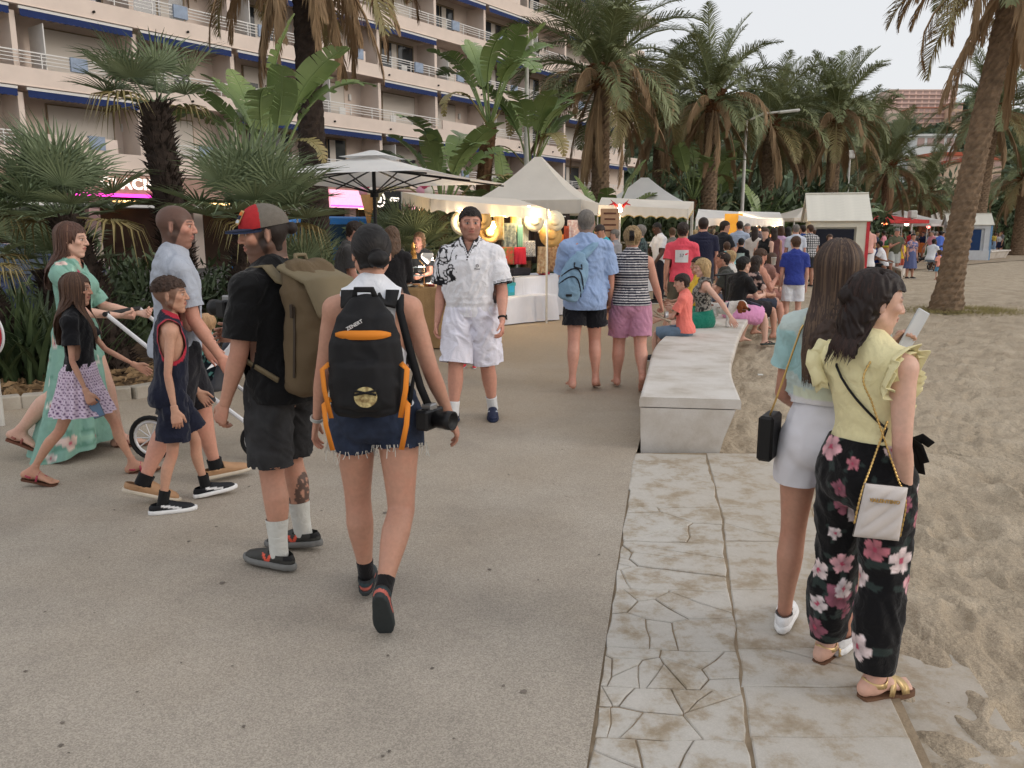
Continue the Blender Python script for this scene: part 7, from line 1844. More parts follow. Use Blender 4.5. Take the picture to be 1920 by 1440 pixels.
def white_man():
 f = Fig(1.84, 'm', 1.14, 'red', 8, head=(16, -2, 0), res=.0105, lean=1,
   L=dict(flex=-6, abd=4, knee=8, yaw=10, pitch=-2), Rr=dict(flex=14, abd=3, knee=10, yaw=8, pitch=2),
   la=dict(flex=8, abd=13, elbow=22, tw=20, curl=30), ra=dict(flex=-2, abd=11, elbow=14, tw=15, curl=32))
 f.body(beard=((70, 52, 44), .5), haircol=(46, 34, 28), hres=.0052, iris=(60, 60, 62))
 def pat(s, V):
  C = np.repeat(lin((232, 231, 236))[None], len(V), 0)
  rel = (V - s.arm[1]['J']); n = fbm(V * 30, 2, 3)
  sh = (rel[:, 0] > -.10 - .03 * n) & (rel[:, 2] > -.25) & (V[:, 0] > .03) & ((rel[:, 0] + .25 * rel[:, 2]) > -.15)
  sw = np.minimum(np.abs(fbm(V * 21, 1, 3)), np.abs(fbm(V * 17 + 9, 1, 6))) * 2.6
  dens = np.clip((rel[:, 0] + .16) / .1, 0, 1)
  m = sh & (sw < .36 * dens ** 1.3)
  C[m] = lin((30, 30, 34)); return C
 f.shirt(None, hem=.05, sleeve=.82, loose=.03, straight=.8, cf=pat, res=.0075, folds=.008, neck=.076, vneck=.06, flare=.02, trim=[(0, .012, (24, 24, 28)), (.02, .026, (24, 24, 28))], name='polo_shirt', drop=.03, tail=0)
 def sp(s, V):
  C = np.repeat(lin((228, 226, 238))[None], len(V), 0)
  m = (V[:, 0] > .165) & (np.sin(V[:, 2] * 90 + 3 * np.sin(V[:, 1] * 60)) > .1) & (np.abs(V[:, 1] + .01) < .035); C[m] = lin((30, 30, 36)); return C
 f.pants(None, .93, .2, .03, .04, folds=.012, fs=(10, 10, 6), cf=sp, res=.008, m=attr_mat('satin', .5, .3, 300, .4, dist=.001, vs=10, va=.04))
 f.shoes((30, 38, 66), (38, 46, 72), (224, 224, 224), .11, cf=lambda s, V, x, y, z, C: np.where(((np.abs(z - .05 - .3 * (y - .05)) < .005) & (np.abs(x) > .025))[:, None], lin((190, 196, 206)), C))
 f.hair_cap((34, 26, 23), .03, .25, -.26, .03, f=(70, 70, 40))
 f.place(G(886, 787)[:2], 172, 'man in white polo shirt with black shoulder print and white shorts walking towards the viewer')
 # smart watch
 a = f.arm[-1]; c = a['W'] - a['fd'] * .035; T = np.cross(a['N'], a['fd'])
 m = MB(); m.tube([c + T * .035 * math.cos(t) + a['N'] * .03 * math.sin(t) + np.array([0, 0, f.z0]) for t in np.linspace(0, 6.28, 20)], .009, 6)
 wt = m.build('watch', mat('watch_strap', (20, 20, 22), .6), f.root)
 Mx = Matrix((T, a['fd'], a['N'])).transposed().to_3x3()
 m = MB(); m.box(c - a['N'] * .036 + np.array([0, 0, f.z0]), (.017, .02, .005), Mx, .003); m.build('watch_case', mat('watch_glass', (26, 26, 30), .2), wt)
 # button placket and chest mark
 def front(x, u_, off=.006):
  P = np.array([[x, .4, 0.0]]); i = u_ * 12; k = int(i)
  c = f.sp[k] + (f.sp[min(k + 1, 12)] - f.sp[k]) * (i - k); o = c + f.chestR @ np.array([x, 0, 0]); V = o[None] + f.chestR[:, 1][None] * np.linspace(.04, .26, 111)[:, None]
  v = f.torso_cloth(.03 * f.u, .8, .03).val(V)[0]; j = np.argmax(v > 0); return V[j] + f.chestR[:, 1] * off
 for u_, in ((.87,), (.84,)):
  p = front(0, u_, .012); m = MB(); m.lathe([(0, 0), (.006, 0), (.006, .004), (0, .004)], 10, p + np.array([0, 0, f.z0]), Matrix.Rotation(-math.pi / 2, 3, 'X')); m.build('button', mat('dark_button', (22, 22, 24), .4), f.objs['polo_shirt'][0])
 p = front(-.085, .76, .012)
 def ring(p, r_, par):
  m = MB(); m.tube([p + f.chestR[:, 0] * r_ * math.cos(t) + f.chestR[:, 2] * r_ * math.sin(t) + np.array([0, 0, f.z0]) for t in np.linspace(0, 6.0, 16)], .0022, 5); m.tube([p + f.chestR[:, 0] * x_ + np.array([0, 0, f.z0]) for x_ in (-r_ * .6, r_ * .6)], .002, 5); m.build('emblem', mat('print_black', (30, 30, 34), .8), par)
 ring(p, .011, f.objs['polo_shirt'][0])
 def word(txt, p, size, par, nrmv=(0, 1, 0)):
  me = text_mesh(txt, size, .0008, .0004)
  o = obj('lettering', me, mat('print_black', (30, 30, 34), .8), par, loc=p + np.array([0, 0, f.z0]), rot=(math.pi / 2, 0, math.pi)); return o
 word('Finest', p - f.chestR[:, 2] * .026, .02, f.objs['polo_shirt'][0])
 q = f.leg[-1]; c = q['cyl']; pp = c.C[6] + np.array([-.01, c.d[6] + .058, -.02]); ring(pp, .013, f.objs['shorts'][0]); word('Finest', pp - np.array([0, 0, .03]), .026, f.objs['shorts'][0])
 HERO['white'] = f
white_man()

def flower_woman():
 f = Fig(1.505, 'f', 1.05, 'light', 13, lean=-10, side=-3, head=(-33, -5, 0), res=.0082,
   L=dict(flex=3, abd=3, knee=3, yaw=10), Rr=dict(flex=-3, abd=4, knee=2, yaw=14),
   la=dict(flex=35, abd=-4, elbow=112, tw=22, curl=(60, 60, 62, 64), tcurl=30), ra=dict(flex=-16, abd=5, elbow=30, tw=24, curl=45, hand=20))
 f.body(haircol=(34, 24, 20), bare_feet=(-1, 1), lip=(176, 96, 92))
 f.shirt((236, 226, 178), hem=.2, sleeve=0, loose=.006, straight=.1, neck=.07, folds=.003, strap=0.02, m=attr_mat('rib_knit', .85, .5, 420, .2, sheen=.1, dist=.001, vs=30, va=.05), name='top')
 def flr(s, V):
  T_ = clip_faces; return blossoms(V, T_, 46, .052, 5, [(226, 150, 162), (232, 208, 206), (196, 98, 112), (214, 196, 200), (150, 70, 90)], (16, 15, 18), 5, (46, 56, 54))
 # trousers, printed
 global clip_faces
 u = f.u
 f.pants((16, 15, 18), 1.9, .36, .016, .02, name='trousers', folds=.006, taper=[(0, .014), (.8, .022), (1.4, .03), (1.75, .036), (2, .03)], res=.0075)
 me, m_, p_ = f.parts['trousers'][0]
 V = np.zeros(len(me.vertices) * 3, np.float32); me.vertices.foreach_get('co', V); V = V.reshape(-1, 3).astype(float); F = np.array([p.vertices[:] for p in me.polygons])
 C = blossoms(V, F, 40, .044, 5, [(226, 172, 180), (232, 212, 212), (196, 120, 132), (226, 212, 214), (150, 92, 108)], (15, 14, 17), 5, (46, 56, 54))
 me2 = mesh_np('trousers', V, F, True, C); f.parts['trousers'] = [(me2, m_, p_)]
 f.sandals((206, 178, 128), (112, 82, 62), straps=('toe', 'cross', 'ankle'), th=.024, wd=.013, strapcol=(206, 178, 128))
 # dark wavy half-up hair to the shoulders
 bun = [ball(f.hp((0, -.5, .08)), np.array([.16, .1, .13]) * f.hs, f.hR[:, 0], f.hR[:, 1], k=.05 * f.hs)]
 lock = [Cyl([f.hp((0, -.2, 0)), f.hp((0, -.3, -.3)), f.hp((0, -.34, -.62)), f.hp((0, -.3, -.9))], f.hR[:, 0], f.hR[:, 1], np.array([.36, .36, .34, .24]) * f.hs, np.array([.3, .24, .17, .06]) * f.hs, k=.05 * f.hs)]
 f.hair_cap((34, 22, 19), .04, .23, -.55, .03, extra=bun + lock, f=(40, 40, 9), ears=False, front=.13)
 paths = [f.lock(f.rs.uniform(-2.0, 1.3), f.rs.uniform(.6, .98), f.rs.uniform(.99, 1.08), f.rs.uniform(.01, .05), .02, f.rs.uniform(8, 40), 0, .12, f.rs.uniform(0, 6.28)) for i in range(260)]
 f.strands(f.settle(paths), (48, 30, 24), .0055, var=.5)
 f.place(G(1592, 1262)[:2], -58, 'woman in yellow frilled top and black floral trousers holding a phone by the sand')
 # frills of the top
 for q in (-1, 1):
  for lay in range(2):
   b = MB(); V = []; n = 46
   J = f.arm[q]['J']; M = f.chestR
   for i in range(n):
    a = math.pi * (-.62 + 1.3 * i / (n - 1))      # from back armpit over the shoulder to the chest
    c = J + M @ np.array([-q * .035, math.sin(a - 0) * -.0, 0])
    p0 = J + M @ np.array([q * (-.022), math.sin(a) * .072, math.cos(a) * .056 - .022])
    if a > 1.35 or a < -1.35: p0 = p0 + M @ np.array([-q * .02, 0, -.04])
    wv = math.sin(i * .75 + q + lay) * .014
    p1 = p0 + M @ np.array([q * (.05 - .012 * lay + wv * .6), math.sin(a) * .024 + wv * .8, math.cos(a) * .016 + (.022 - .03 * lay) + wv * .4])
    pm = (p0 + p1) / 2 + M @ np.array([0, 0, .014])
    for p in (p0, pm, p1): V.append(p + np.array([0, 0, f.z0]))
   F = []
   for i in range(n - 1):
    for k in (0, 1): F.append((3 * i + k, 3 * i + k + 1, 3 * i + 4 + k, 3 * i + 3 + k))
   b.add(V, F); o = b.build('frill', mat('yellow_crepe', (236, 226, 178), .85, var=.04, bump=.3, bscale=300), f.objs['top'][0], True)
   sol = o.modifiers.new('Solidify', 'SOLIDIFY'); sol.thickness = .003
 # frill down the front
 b = MB(); V = []; n = 30
 for i in range(n):
  t = i / (n - 1); k = 11 - 5 * t; j = int(k); c = f.sp[j] + (f.sp[min(12, j + 1)] - f.sp[j]) * (k - j); M = f.sR[j]
  wv = math.sin(i * .8) * .016; x = .05 * (1 - t) + .02
  p0 = c + M @ np.array([x, .115 + .03 * math.sin(math.pi * (1 - t)), 0]) * 1.0; p1 = p0 + M @ np.array([.02 + wv, .055 + wv * .5, -.03 + wv])
  V += [p0 + np.array([0, 0, f.z0]), (p0 + p1) / 2 + np.array([0, 0, f.z0 + .012]), p1 + np.array([0, 0, f.z0])]
 F = []
 for i in range(n - 1):
  for k in (0, 1): F.append((3 * i + k, 3 * i + k + 1, 3 * i + 4 + k, 3 * i + 3 + k))
 b.add(V, F); o = b.build('frill', MATS['yellow_crepe'], f.objs['top'][0], True); o.modifiers.new('Solidify', 'SOLIDIFY').thickness = .003
 # tie at the waist
 b = MB(); c = f.sp[4] + np.array([.10, .11, f.z0])
 for d in ((.05, .03, .0), (.05, .0, -.06), (.02, .03, -.11)):
  b.ribbon([c, c + np.array(d) * .5 + np.array([0, 0, .02]), c + np.array(d)], (.2, 1, .3), .02, .004)
 b.build('sash', mat('black_crepe', (18, 17, 20), .9), f.objs['trousers'][0], True)
 HERO['flower'] = f
clip_faces = None
flower_woman()

def hang_hair(f, col, length, n=260, r=.40, spread=2.3, w=.005, wave=.01, fwd=0, top=.34, base=True, col2=None, lift=0.02):
 """long straight hair from the crown down the back; length in metres below the head centre"""
 h = f.hs; X, Y = f.hR[:, 0], f.hR[:, 1]
 Lh = length / h
 if base:
  ex = [Cyl([f.hp((0, -.14, .05)), f.hp((0, -.22, -.3)), f.hp((fwd * .1, -.26 - lift, -.3 - (Lh - .3) * .5)), f.hp((fwd * .2, -.26 - lift, -Lh * .95))], X, Y, np.array([.32, .31, .3, .22]) * h, np.array([.28, .2, .14, .07]) * h, k=.05 * h)]
  TT = f.torso_cloth(.03, .4)
  for _ in range(3):
   v = TT.val(ex[0].C)[0]; v = np.where(ex[0].C[:, 2] > f.neck[2] + .06, 9, v); ex[0].C = (ex[0].C + (-f.chestR[:, 1])[None] * np.clip(.02 - v, 0, .1)[:, None]).astype(np.float32)
  f.hair_cap(col, .03, .24, -Lh * .97, .02, extra=ex, f=(60, 60, 5), ears=False)
 paths = [f.lock(f.rs.uniform(-spread, spread), Lh * f.rs.uniform(.8, 1.03), f.rs.uniform(.99, 1.07), wave / h, lift, f.rs.uniform(6, 30), 0, .1, f.rs.uniform(0, 6.28)) for i in range(n)]
 paths = f.settle(paths)
 f.strands(paths[: n // 2], col, w, var=.25); f.strands(paths[n // 2:], col2 or col, w, var=.25)

def longhair_woman():
 f = Fig(1.6, 'f', .95, 'tan', 21, head=(-12, 2, 0), res=.009,
   L=dict(flex=4, abd=2, knee=3, yaw=6), Rr=dict(flex=-2, abd=3, knee=1, yaw=8),
   la=dict(flex=10, abd=8, elbow=55, tw=25, curl=30), ra=dict(flex=10, abd=6, elbow=60, tw=25, curl=30))
 f.body(haircol=(60, 44, 34))
 def tie(s, V):
  n = fbm(V * 7, 2, 4); m = fbm(V * 5 + 30, 2, 9); C = np.repeat(lin((196, 210, 206))[None], len(V), 0)
  for t, c in ((n > .12, (150, 204, 208)), (m > .1, (206, 190, 216)), ((n < -.2), (222, 222, 186)), (V[:, 2] < s.sp[5][2], (222, 214, 226))):
   k = np.asarray(t)[:, None]; C = np.where(k, C * .35 + lin(c) * .65, C)
  return C
 f.shirt(None, hem=.36, sleeve=.55, loose=.016, straight=.3, cf=tie, folds=.006, fs=(14, 14, 6), name='top')
 f.pants((232, 230, 236), .42, .37, .01, .014, folds=.003, m=mat('white_denim', (232, 230, 236), .85, var=.04, bump=.4, bscale=420))
 f.shoes((232, 232, 234), (236, 236, 236), None, chunky=1.08)
 hang_hair(f, (66, 50, 42), .42, 460, .41, 1.9, .0048, .006, col2=(94, 74, 58), lift=.05)
 f.place(G(1520, 1192)[:2], -32, 'woman with waist-long straight hair in pastel top and white shorts behind the floral trousers')
 HERO['long'] = f
longhair_woman()

def polo_man():
 f = Fig(1.79, 'm', 1.0, 'red', 31, head=(-28, -3, 0), res=.0095,
   L=dict(flex=17, abd=2, knee=8, yaw=6, pitch=2), Rr=dict(flex=-13, abd=2, knee=16, yaw=6, pitch=-20),
   la=dict(flex=10, abd=5, elbow=25, tw=10), ra=dict(flex=10, abd=9, elbow=20, tw=10, curl=35))
 f.body(beard=((66, 46, 36), .72), haircol=(70, 50, 38), shave=((54, 40, 33), .85))
 f.shirt((172, 178, 190), hem=.03, sleeve=.75, loose=.022, folds=.007, straight=.45, neck=.07, name='polo_shirt', m=attr_mat('pique', .85, .5, 500, .2, dist=.001, vs=12, va=.05))
 c0 = f.neck + f.nd * .01; b = MB(); rings = []
 for k, (rr, dz) in enumerate(((.068, .035), (.075, .02), (.086, -.005), (.094, -.018))):
  rings.append([c0 + f.chestR @ np.array([math.cos(a) * rr, math.sin(a) * rr * .95 + .008, dz + .0 - .012 * math.sin(a)]) + np.array([0, 0, f.z0]) for a in np.linspace(math.pi * .5 + .35, math.pi * 2.5 - .35, 25)])
 V = [p for r in rings for p in r]; F = [(i * 25 + j, (i + 1) * 25 + j, (i + 1) * 25 + j + 1, i * 25 + j + 1) for i in range(3) for j in range(24)]
 b.add(V, F); me = b.mesh('collar', True); f.parts['collar'] = [(me, mat('collar_stripe', (206, 208, 140), .85, col2=(178, 186, 190), vscale=3, stretch=(1, 1, 14)), 'polo_shirt')]
 f.pants((36, 36, 42), .92, .2, .014, .025, folds=.006)
 f.shoes((176, 138, 104), (206, 196, 180), (24, 24, 26), .055, high=.06)
 f.place(G(358, 920)[:2], -56, 'bearded man in pale grey polo shirt and dark shorts beside the boy')
 HERO['polo'] = f
polo_man()

def boy():
 f = Fig(1.40, 'm', .96, 'olive', 41, child=True, head=(-18, 2, 0), res=.0085, lean=3,
   L=dict(flex=20, abd=2, knee=12, yaw=4, pitch=6), Rr=dict(flex=-6, abd=2, knee=8, yaw=4, pitch=0),
   la=dict(flex=12, abd=6, elbow=25, tw=5), ra=dict(flex=-6, abd=11, elbow=14, tw=0, curl=30))
 f.body(haircol=(62, 42, 32), shave=((74, 52, 42), .7))
 f.shirt((26, 30, 48), hem=-.02, sleeve=0, loose=.02, straight=.8, neck=.072, scoop=.02, strap=-.03, folds=.006, name='tank_top', trim=[(0, .013, (176, 44, 62))])
 f.pants((24, 28, 46), .74, .2, .016, .04, folds=.008)
 f.shoes((24, 26, 32), (230, 230, 230), (24, 24, 26), .08, chunky=1.06, cf=lambda s, V, x, y, z, C: np.where(((np.abs(z - .05 + .25 * (y - .06)) < .009) & (y > -.01) & (y < .12) & (np.abs(x) > .02))[:, None], lin((224, 224, 226)), C))
 f.hair_cap((62, 44, 34), .035, .22, .12, .04, f=(60, 60, 24), ears=False)
 f.place(G(340, 948)[:2], -62, 'boy in navy tank top with red trim and navy shorts walking')
 HERO['boy'] = f
boy()

def girl():
 f = Fig(1.44, 'f', .9, 'olive', 51, child=True, head=(-8, -2, 0), res=.0085, hh=.202,
   L=dict(flex=26, abd=1, knee=8, yaw=2, pitch=8), Rr=dict(flex=-24, abd=1, knee=12, yaw=4, pitch=-14),
   la=dict(flex=32, abd=4, elbow=25, tw=0, curl=15), ra=dict(flex=2, abd=10, elbow=18, tw=15, curl=(45, 45, 45, 45)))
 f.body(haircol=(70, 50, 40), bare_feet=(-1, 1))
 f.shirt((20, 20, 24), hem=.24, sleeve=.6, loose=.018, straight=.6, folds=.006)
 def dots(s, V):
  a = np.arctan2(V[:, 1], V[:, 0]); u_ = a * 17; v_ = V[:, 2] / .018; row = np.floor(v_); x = u_ / (2 * math.pi) * 2.6 + .5 * (row % 2); d = np.hypot((x % 1 - .5) * 1.0, (v_ % 1) - .5)
  return np.where((d < .27)[:, None], lin((94, 66, 104)), lin((214, 196, 214)))
 f.skirt(None, .33, .33, .085, (16, .012), cf=dots, loose=.024)
 f.sandals((176, 62, 84), (96, 62, 46), straps=('thong', 'heel'), strapcol=(176, 62, 84))
 hang_hair(f, (72, 50, 38), .36, 300, .41, 2.5, .0045, .01, col2=(92, 66, 50), lift=.03)
 f.place(G(172, 898)[:2], -78, 'girl in black T-shirt and lilac dotted skirt holding a phone')
 HERO['girl'] = f
girl()

def dress_woman():
 f = Fig(1.72, 'f', 1.05, 'light', 61, head=(-4, -3, 0), res=.0095,
   L=dict(flex=18, abd=1, knee=8, yaw=4, pitch=6), Rr=dict(flex=-20, abd=1, knee=26, yaw=4, pitch=-22),
   la=dict(flex=30, abd=4, elbow=48, tw=5, curl=70, hand=60), ra=dict(flex=26, abd=7, elbow=58, tw=8, curl=70, hand=60))
 f.body(haircol=(84, 58, 46), bare_feet=(-1, 1))
 base = (132, 174, 160)
 f.shirt(base, hem=.40, sleeve=.92, loose=.014, straight=.2, folds=.005, neck=.085, vneck=.03, name='dress_top')
 f.skirt(base, .42, 1.05, .17, (9, .03), name='dress_skirt', shift=(0, -.12), hemtilt=(-.1, 0))
 for nm in ('dress_top', 'dress_skirt'):
  me, m_, p_ = f.parts[nm][0]; V = np.zeros(len(me.vertices) * 3, np.float32); me.vertices.foreach_get('co', V); V = V.reshape(-1, 3).astype(float); F = [p.vertices[:] for p in me.polygons]
  F = np.array(F); T = F if F.shape[1] == 3 else np.concatenate([F[:, :3], F[:, [0, 2, 3]]])
  C = blossoms(V, T, 14 if nm == 'dress_top' else 34, .055, 8, [(226, 224, 216), (214, 206, 200), (226, 200, 190), (150, 190, 172)], base, 3, (104, 150, 134))
  f.parts[nm] = [(mesh_np(nm, V, F, True, C), attr_mat('viscose', .7, .4, 300, .3, dist=.001, vs=14, va=.06), None)]
 f.sandals((150, 84, 74), (110, 70, 54), straps=('thong', 'heel'), strapcol=(150, 84, 74))
 hang_hair(f, (84, 58, 48), .36, 300, .40, 1.75, .0045, .01, col2=(102, 74, 60), lift=.04)
 f.place(G(166, 846)[:2], -82, 'woman with long brown hair in long mint green floral dress pushing the stroller')
 HERO['dress'] = f
dress_woman()

def blue_man():
 f = Fig(1.82, 'm', 1.1, 'red', 71, head=(-6, 2, 0), res=.0115,
   L=dict(flex=-8, abd=2, knee=6, yaw=8, pitch=0), Rr=dict(flex=8, abd=2, knee=18, yaw=8, pitch=-14),
   la=dict(flex=20, abd=6, elbow=40, tw=15), ra=dict(flex=4, abd=10, elbow=22, tw=15, curl=40))
 f.body(bare_feet=(-1, 1), hres=.006, shave=((112, 106, 100), .75), haircol=(60, 54, 50))
 f.shirt((152, 174, 212), hem=-.1, sleeve=.85, loose=.032, straight=.9, folds=.010, fs=(12, 12, 6), name='linen_shirt', flare=.02)
 f.pants((22, 22, 28), .62, .1, .012, .035, folds=.006)
 f.hair_cap((112, 106, 100), .012, .2, -.26, .006, f=(80, 80, 80))
 f.place(G(1094, 731)[:2], -2, 'grey-haired barefoot man in light blue shirt and black shorts walking away')
 HERO['blue'] = f
blue_man()

def stripe_woman():
 f = Fig(1.66, 'f', 1.2, 'red', 81, head=(-8, -2, 0), res=.0115,
   L=dict(flex=6, abd=2, knee=6, yaw=6, pitch=0), Rr=dict(flex=-10, abd=2, knee=26, yaw=6, pitch=-38),
   la=dict(flex=4, abd=12, elbow=15, tw=10), ra=dict(flex=12, abd=19, elbow=22, tw=-5, curl=60))
 f.body(bare_feet=(-1, 1), hres=.006)
 st = lambda s, V: np.where(((V[:, 2] / .026) % 1 < .34)[:, None], lin((218, 214, 214)), lin((30, 32, 50)))
 f.shirt(None, hem=.1, sleeve=0, loose=.014, straight=.4, folds=.003, cf=st, res=.007, strap=-.01, name='top', neck=.08)
 f.pants((186, 132, 156), .72, .28, .016, .026, folds=.007)
 bun = [ball(f.hp((.0, -.48, .12)), np.array([.2, .15, .24]) * f.hs, f.hR[:, 0], f.hR[:, 1], k=.06 * f.hs)]
 f.hair_cap((150, 126, 92), .04, .2, -.28, .05, extra=bun, f=(50, 50, 30))
 f.place(G(1178, 727)[:2], -4, 'blonde woman in striped sleeveless top and pink shorts carrying sandals, walking away')
 m = MB(); c = f.hp((0, -.6, .12)) + np.array([0, 0, f.z0])
 for k in range(5): m.tube([c + np.array([-.02 + .01 * k, 0, .05]), c + np.array([-.02 + .01 * k, -.03, 0]), c + np.array([-.02 + .01 * k, 0, -.05])], .005, 5)
 m.build('hair_clip', mat('clip_plastic', (24, 20, 20), .3), f.objs['hair'][0])
 HERO['stripe'] = f
stripe_woman()
# ------------------------------------------------------------------ the other people
POSE = dict(stand=dict(), walk=dict(L=dict(flex=16, knee=8, abd=2, yaw=6, pitch=4), Rr=dict(flex=-14, knee=16, abd=2, yaw=6, pitch=-18), la=dict(flex=-14, abd=8, elbow=18), ra=dict(flex=16, abd=8, elbow=22)),
   down=dict(lean=8, la=dict(flex=22, abd=6, elbow=70, tw=25), ra=dict(flex=22, abd=6, elbow=70, tw=25)), hold=dict(la=dict(flex=10, abd=8, elbow=30), ra=dict(flex=25, abd=8, elbow=95, tw=25, curl=50)),
   shift=dict(side=3, L=dict(flex=2, abd=5, knee=4), Rr=dict(flex=6, abd=4, knee=14), la=dict(abd=14, elbow=30)),
   sit=dict(L=dict(flex=82, abd=6, knee=82, yaw=6), Rr=dict(flex=80, abd=7, knee=76, yaw=6), la=dict(flex=28, abd=8, elbow=48, tw=15), ra=dict(flex=30, abd=8, elbow=50, tw=15)),
   sitlean=dict(lean=24, L=dict(flex=84, abd=8, knee=92, yaw=6), Rr=dict(flex=82, abd=9, knee=80, yaw=6), la=dict(flex=50, abd=4, elbow=60, tw=25), ra=dict(flex=52, abd=4, elbow=62, tw=25)))
NP = [0]
def who(px, top, Y, yaw, sex, skin, hair, hs, topc, botc, label, bot='shorts', pose='stand', sleeve=.65, shoe=(60, 58, 60), H=None, seat=None, child=False, group=None, head=None, near=False, res=None, build=1.0, extra=None, cf=None, xy=None, blen=None, **kw):
 NP[0] += 1; sd = 200 + NP[0] * 7; p = AT(px, top, Y); H = H or min(1.95, p[2] / 1.012); r = np.random.default_rng(sd)
 res = res or (.0125 if near else .016 if Y < 19 else .021 if Y < 34 else .034)
 po = {k: (dict(v) if isinstance(v, dict) else v) for k, v in POSE[pose].items()}; po.update(extra or {})
 f = Fig(H, sex, build * r.uniform(.96, 1.08), skin, sd, child, near, res, head=head or (r.uniform(-25, 25), r.uniform(-8, 2), 0), seat=seat, **po)
 bare = () if shoe is not None else (-1, 1)
 hc = HAIR.get(hair, hair) if isinstance(hair, str) else hair
 f.body(bare_feet=bare, haircol=hc, hres=.007, **kw)
 if topc is not None: f.shirt(topc, hem=(.02 if bot in ('shorts', 'trousers') and sex == 'm' else .26), sleeve=sleeve, loose=.02 if sex == 'm' else .014, straight=.6 if sex == 'm' else .25, strap=-.02 if sleeve == 0 else None, name='dress_top' if bot == 'dress' else 'shirt', cf=cf)
 if bot in ('shorts', 'trousers'): f.pants(botc, blen or (.8 if bot == 'shorts' else 1.92), .18 if sex == 'm' else .32, .014, .026 if bot == 'shorts' else .012, name=bot)
 elif pose.startswith('sit'): f.pants(botc, .8, .32, .03, .05, name='skirt', folds=.004)
 else: f.skirt(botc, .34, (.45 if bot == 'skirt' else .62) * H / 1.7, .07, (9, .012), name='skirt' if bot == 'skirt' else 'dress_skirt')
 if shoe is not None: f.shoes(shoe, (200, 198, 194), None)
 ex = ()
 if hs == 'long': ex = [Cyl([f.hp((0, -.15, .05)), f.hp((0, -.28, -.3)), f.hp((0, -.36, -.75)), f.hp((0, -.36, -1.15))], f.hR[:, 0], f.hR[:, 1], np.array([.36, .36, .34, .22]) * f.hs, np.array([.3, .24, .16, .08]) * f.hs, k=.05 * f.hs)]
 if hs == 'bob': ex = [Cyl([f.hp((0, -.12, .05)), f.hp((0, -.16, -.25)), f.hp((0, -.16, -.5))], f.hR[:, 0], f.hR[:, 1], np.array([.37, .38, .33]) * f.hs, np.array([.34, .3, .26]) * f.hs, k=.05 * f.hs)]
 if hs == 'bun': ex = [ball(f.hp((0, -.46, .22)), np.array([.15, .14, .16]) * f.hs, f.hR[:, 0], f.hR[:, 1], k=.05 * f.hs)]
 if hs == 'cap':
  f.hair_cap((40, 34, 30), .012, .1, -.25, 0); f.hair_cap(hc, .05, .13, .12, 0, ears=False, name='cap', extra=[Cyl([f.hp((0, .3, .17)), f.hp((0, .62, .1))], f.hR[:, 0], f.hR[:, 2], np.array([.3, .22]) * f.hs, np.array([.03, .025]) * f.hs, k=.02 * f.hs)])
 elif hs != 'bald': f.hair_cap(hc, {'crop': .012, 'curly': .09}.get(hs, .035), .2, {'long': -1.2, 'bob': -.55}.get(hs, -.3), .02 if hs != 'curly' else .1, extra=ex, ears=hs not in ('long', 'bob', 'curly'), res=None if near else max(.009, res * .7), f=(40, 40, 14) if hs != 'curly' else (36, 36, 36))
 p = xy or (p[0], Y); f.place(p, yaw, label, group); return f
print_ = lambda base, spot, sc, th=.1: (lambda s, V: np.where((fbm(V * sc, 2, 3) > th)[:, None], lin(spot), lin(base)))
grey = who(637, 394, 9.8, -70, 'm', 'red', 'dark', 'short', (74, 72, 72), (50, 50, 54), 'man in grey shirt bent over the jewellery stall', 'trousers', 'down', near=True, H=1.78, extra=dict(lean=14), head=(-10, -22, 0), beard=((150, 140, 130), .5))
who(735, 402, 9.3, 12, 'f', 'light', 'ash', 'long', (28, 26, 28), (30, 28, 30), 'woman in black lace blouse with patterned headband at the jewellery stall', 'trousers', 'down', sleeve=1.0, near=True, H=1.7, head=(10, -8, 0))
who(788, 424, 12.4, 170, 'f', 'red', 'light', 'bob', (46, 48, 50), (40, 40, 44), 'stallholder with fringe behind the jewellery racks', 'trousers', 'down', H=1.63, near=True, res=.014)
who(879, 560, 9.6, 172, 'm', 'fair', 'blond', 'short', (180, 60, 60), (60, 64, 90), 'small child in red trainers hidden behind the man in white', H=.98, child=True, shoe=(206, 50, 60))
who(1137, 414, 14.2, 120, 'm', 'tan', 'dark', 'crop', (44, 168, 182), (60, 60, 66), 'man in turquoise shirt looking down beside the grey-haired man', pose='down', sleeve=0, head=(10, -28, 0))
who(1155, 427, 17.5, 60, 'm', 'fair', 'grey', 'short', (150, 150, 156), (70, 70, 76), 'white-haired person half hidden behind the blonde hair clip', 'trousers')
who(1201, 418, 15.5, 60, 'm', 'tan', 'grey', 'short', (30, 38, 44), (56, 58, 62), 'man in dark patterned shirt and glasses by the second tent', cf=print_((30, 38, 44), (70, 90, 88), 26), head=(0, 8, 0))
who(1238, 413, 18.5, 105, 'm', 'dark', 'black', 'crop', (222, 222, 226), (34, 36, 46), 'young man in white shirt and dark trousers looking down', 'trousers', 'hold', head=(0, -20, 0), shoe=(30, 30, 32))
who(1262, 424, 20, 20, 'f', 'fair', 'ash', 'bun', (120, 116, 112), (90, 88, 84), 'woman with hair bun half hidden left of the red shirt', 'skirt')
red = who(1281, 412, 12.6, -12, 'm', 'tan', 'dark', 'short', (228, 84, 100), (110, 104, 90), 'man in bright red polo shirt with a white printed square on the back', near=True, res=.0135, pose='walk', head=(-10, 0, 0))
who(1320, 404, 15, 0, 'm', 'red', 'dark', 'short', (34, 36, 58), (60, 62, 70), 'broad man in navy polo shirt right of the red one', build=1.1)
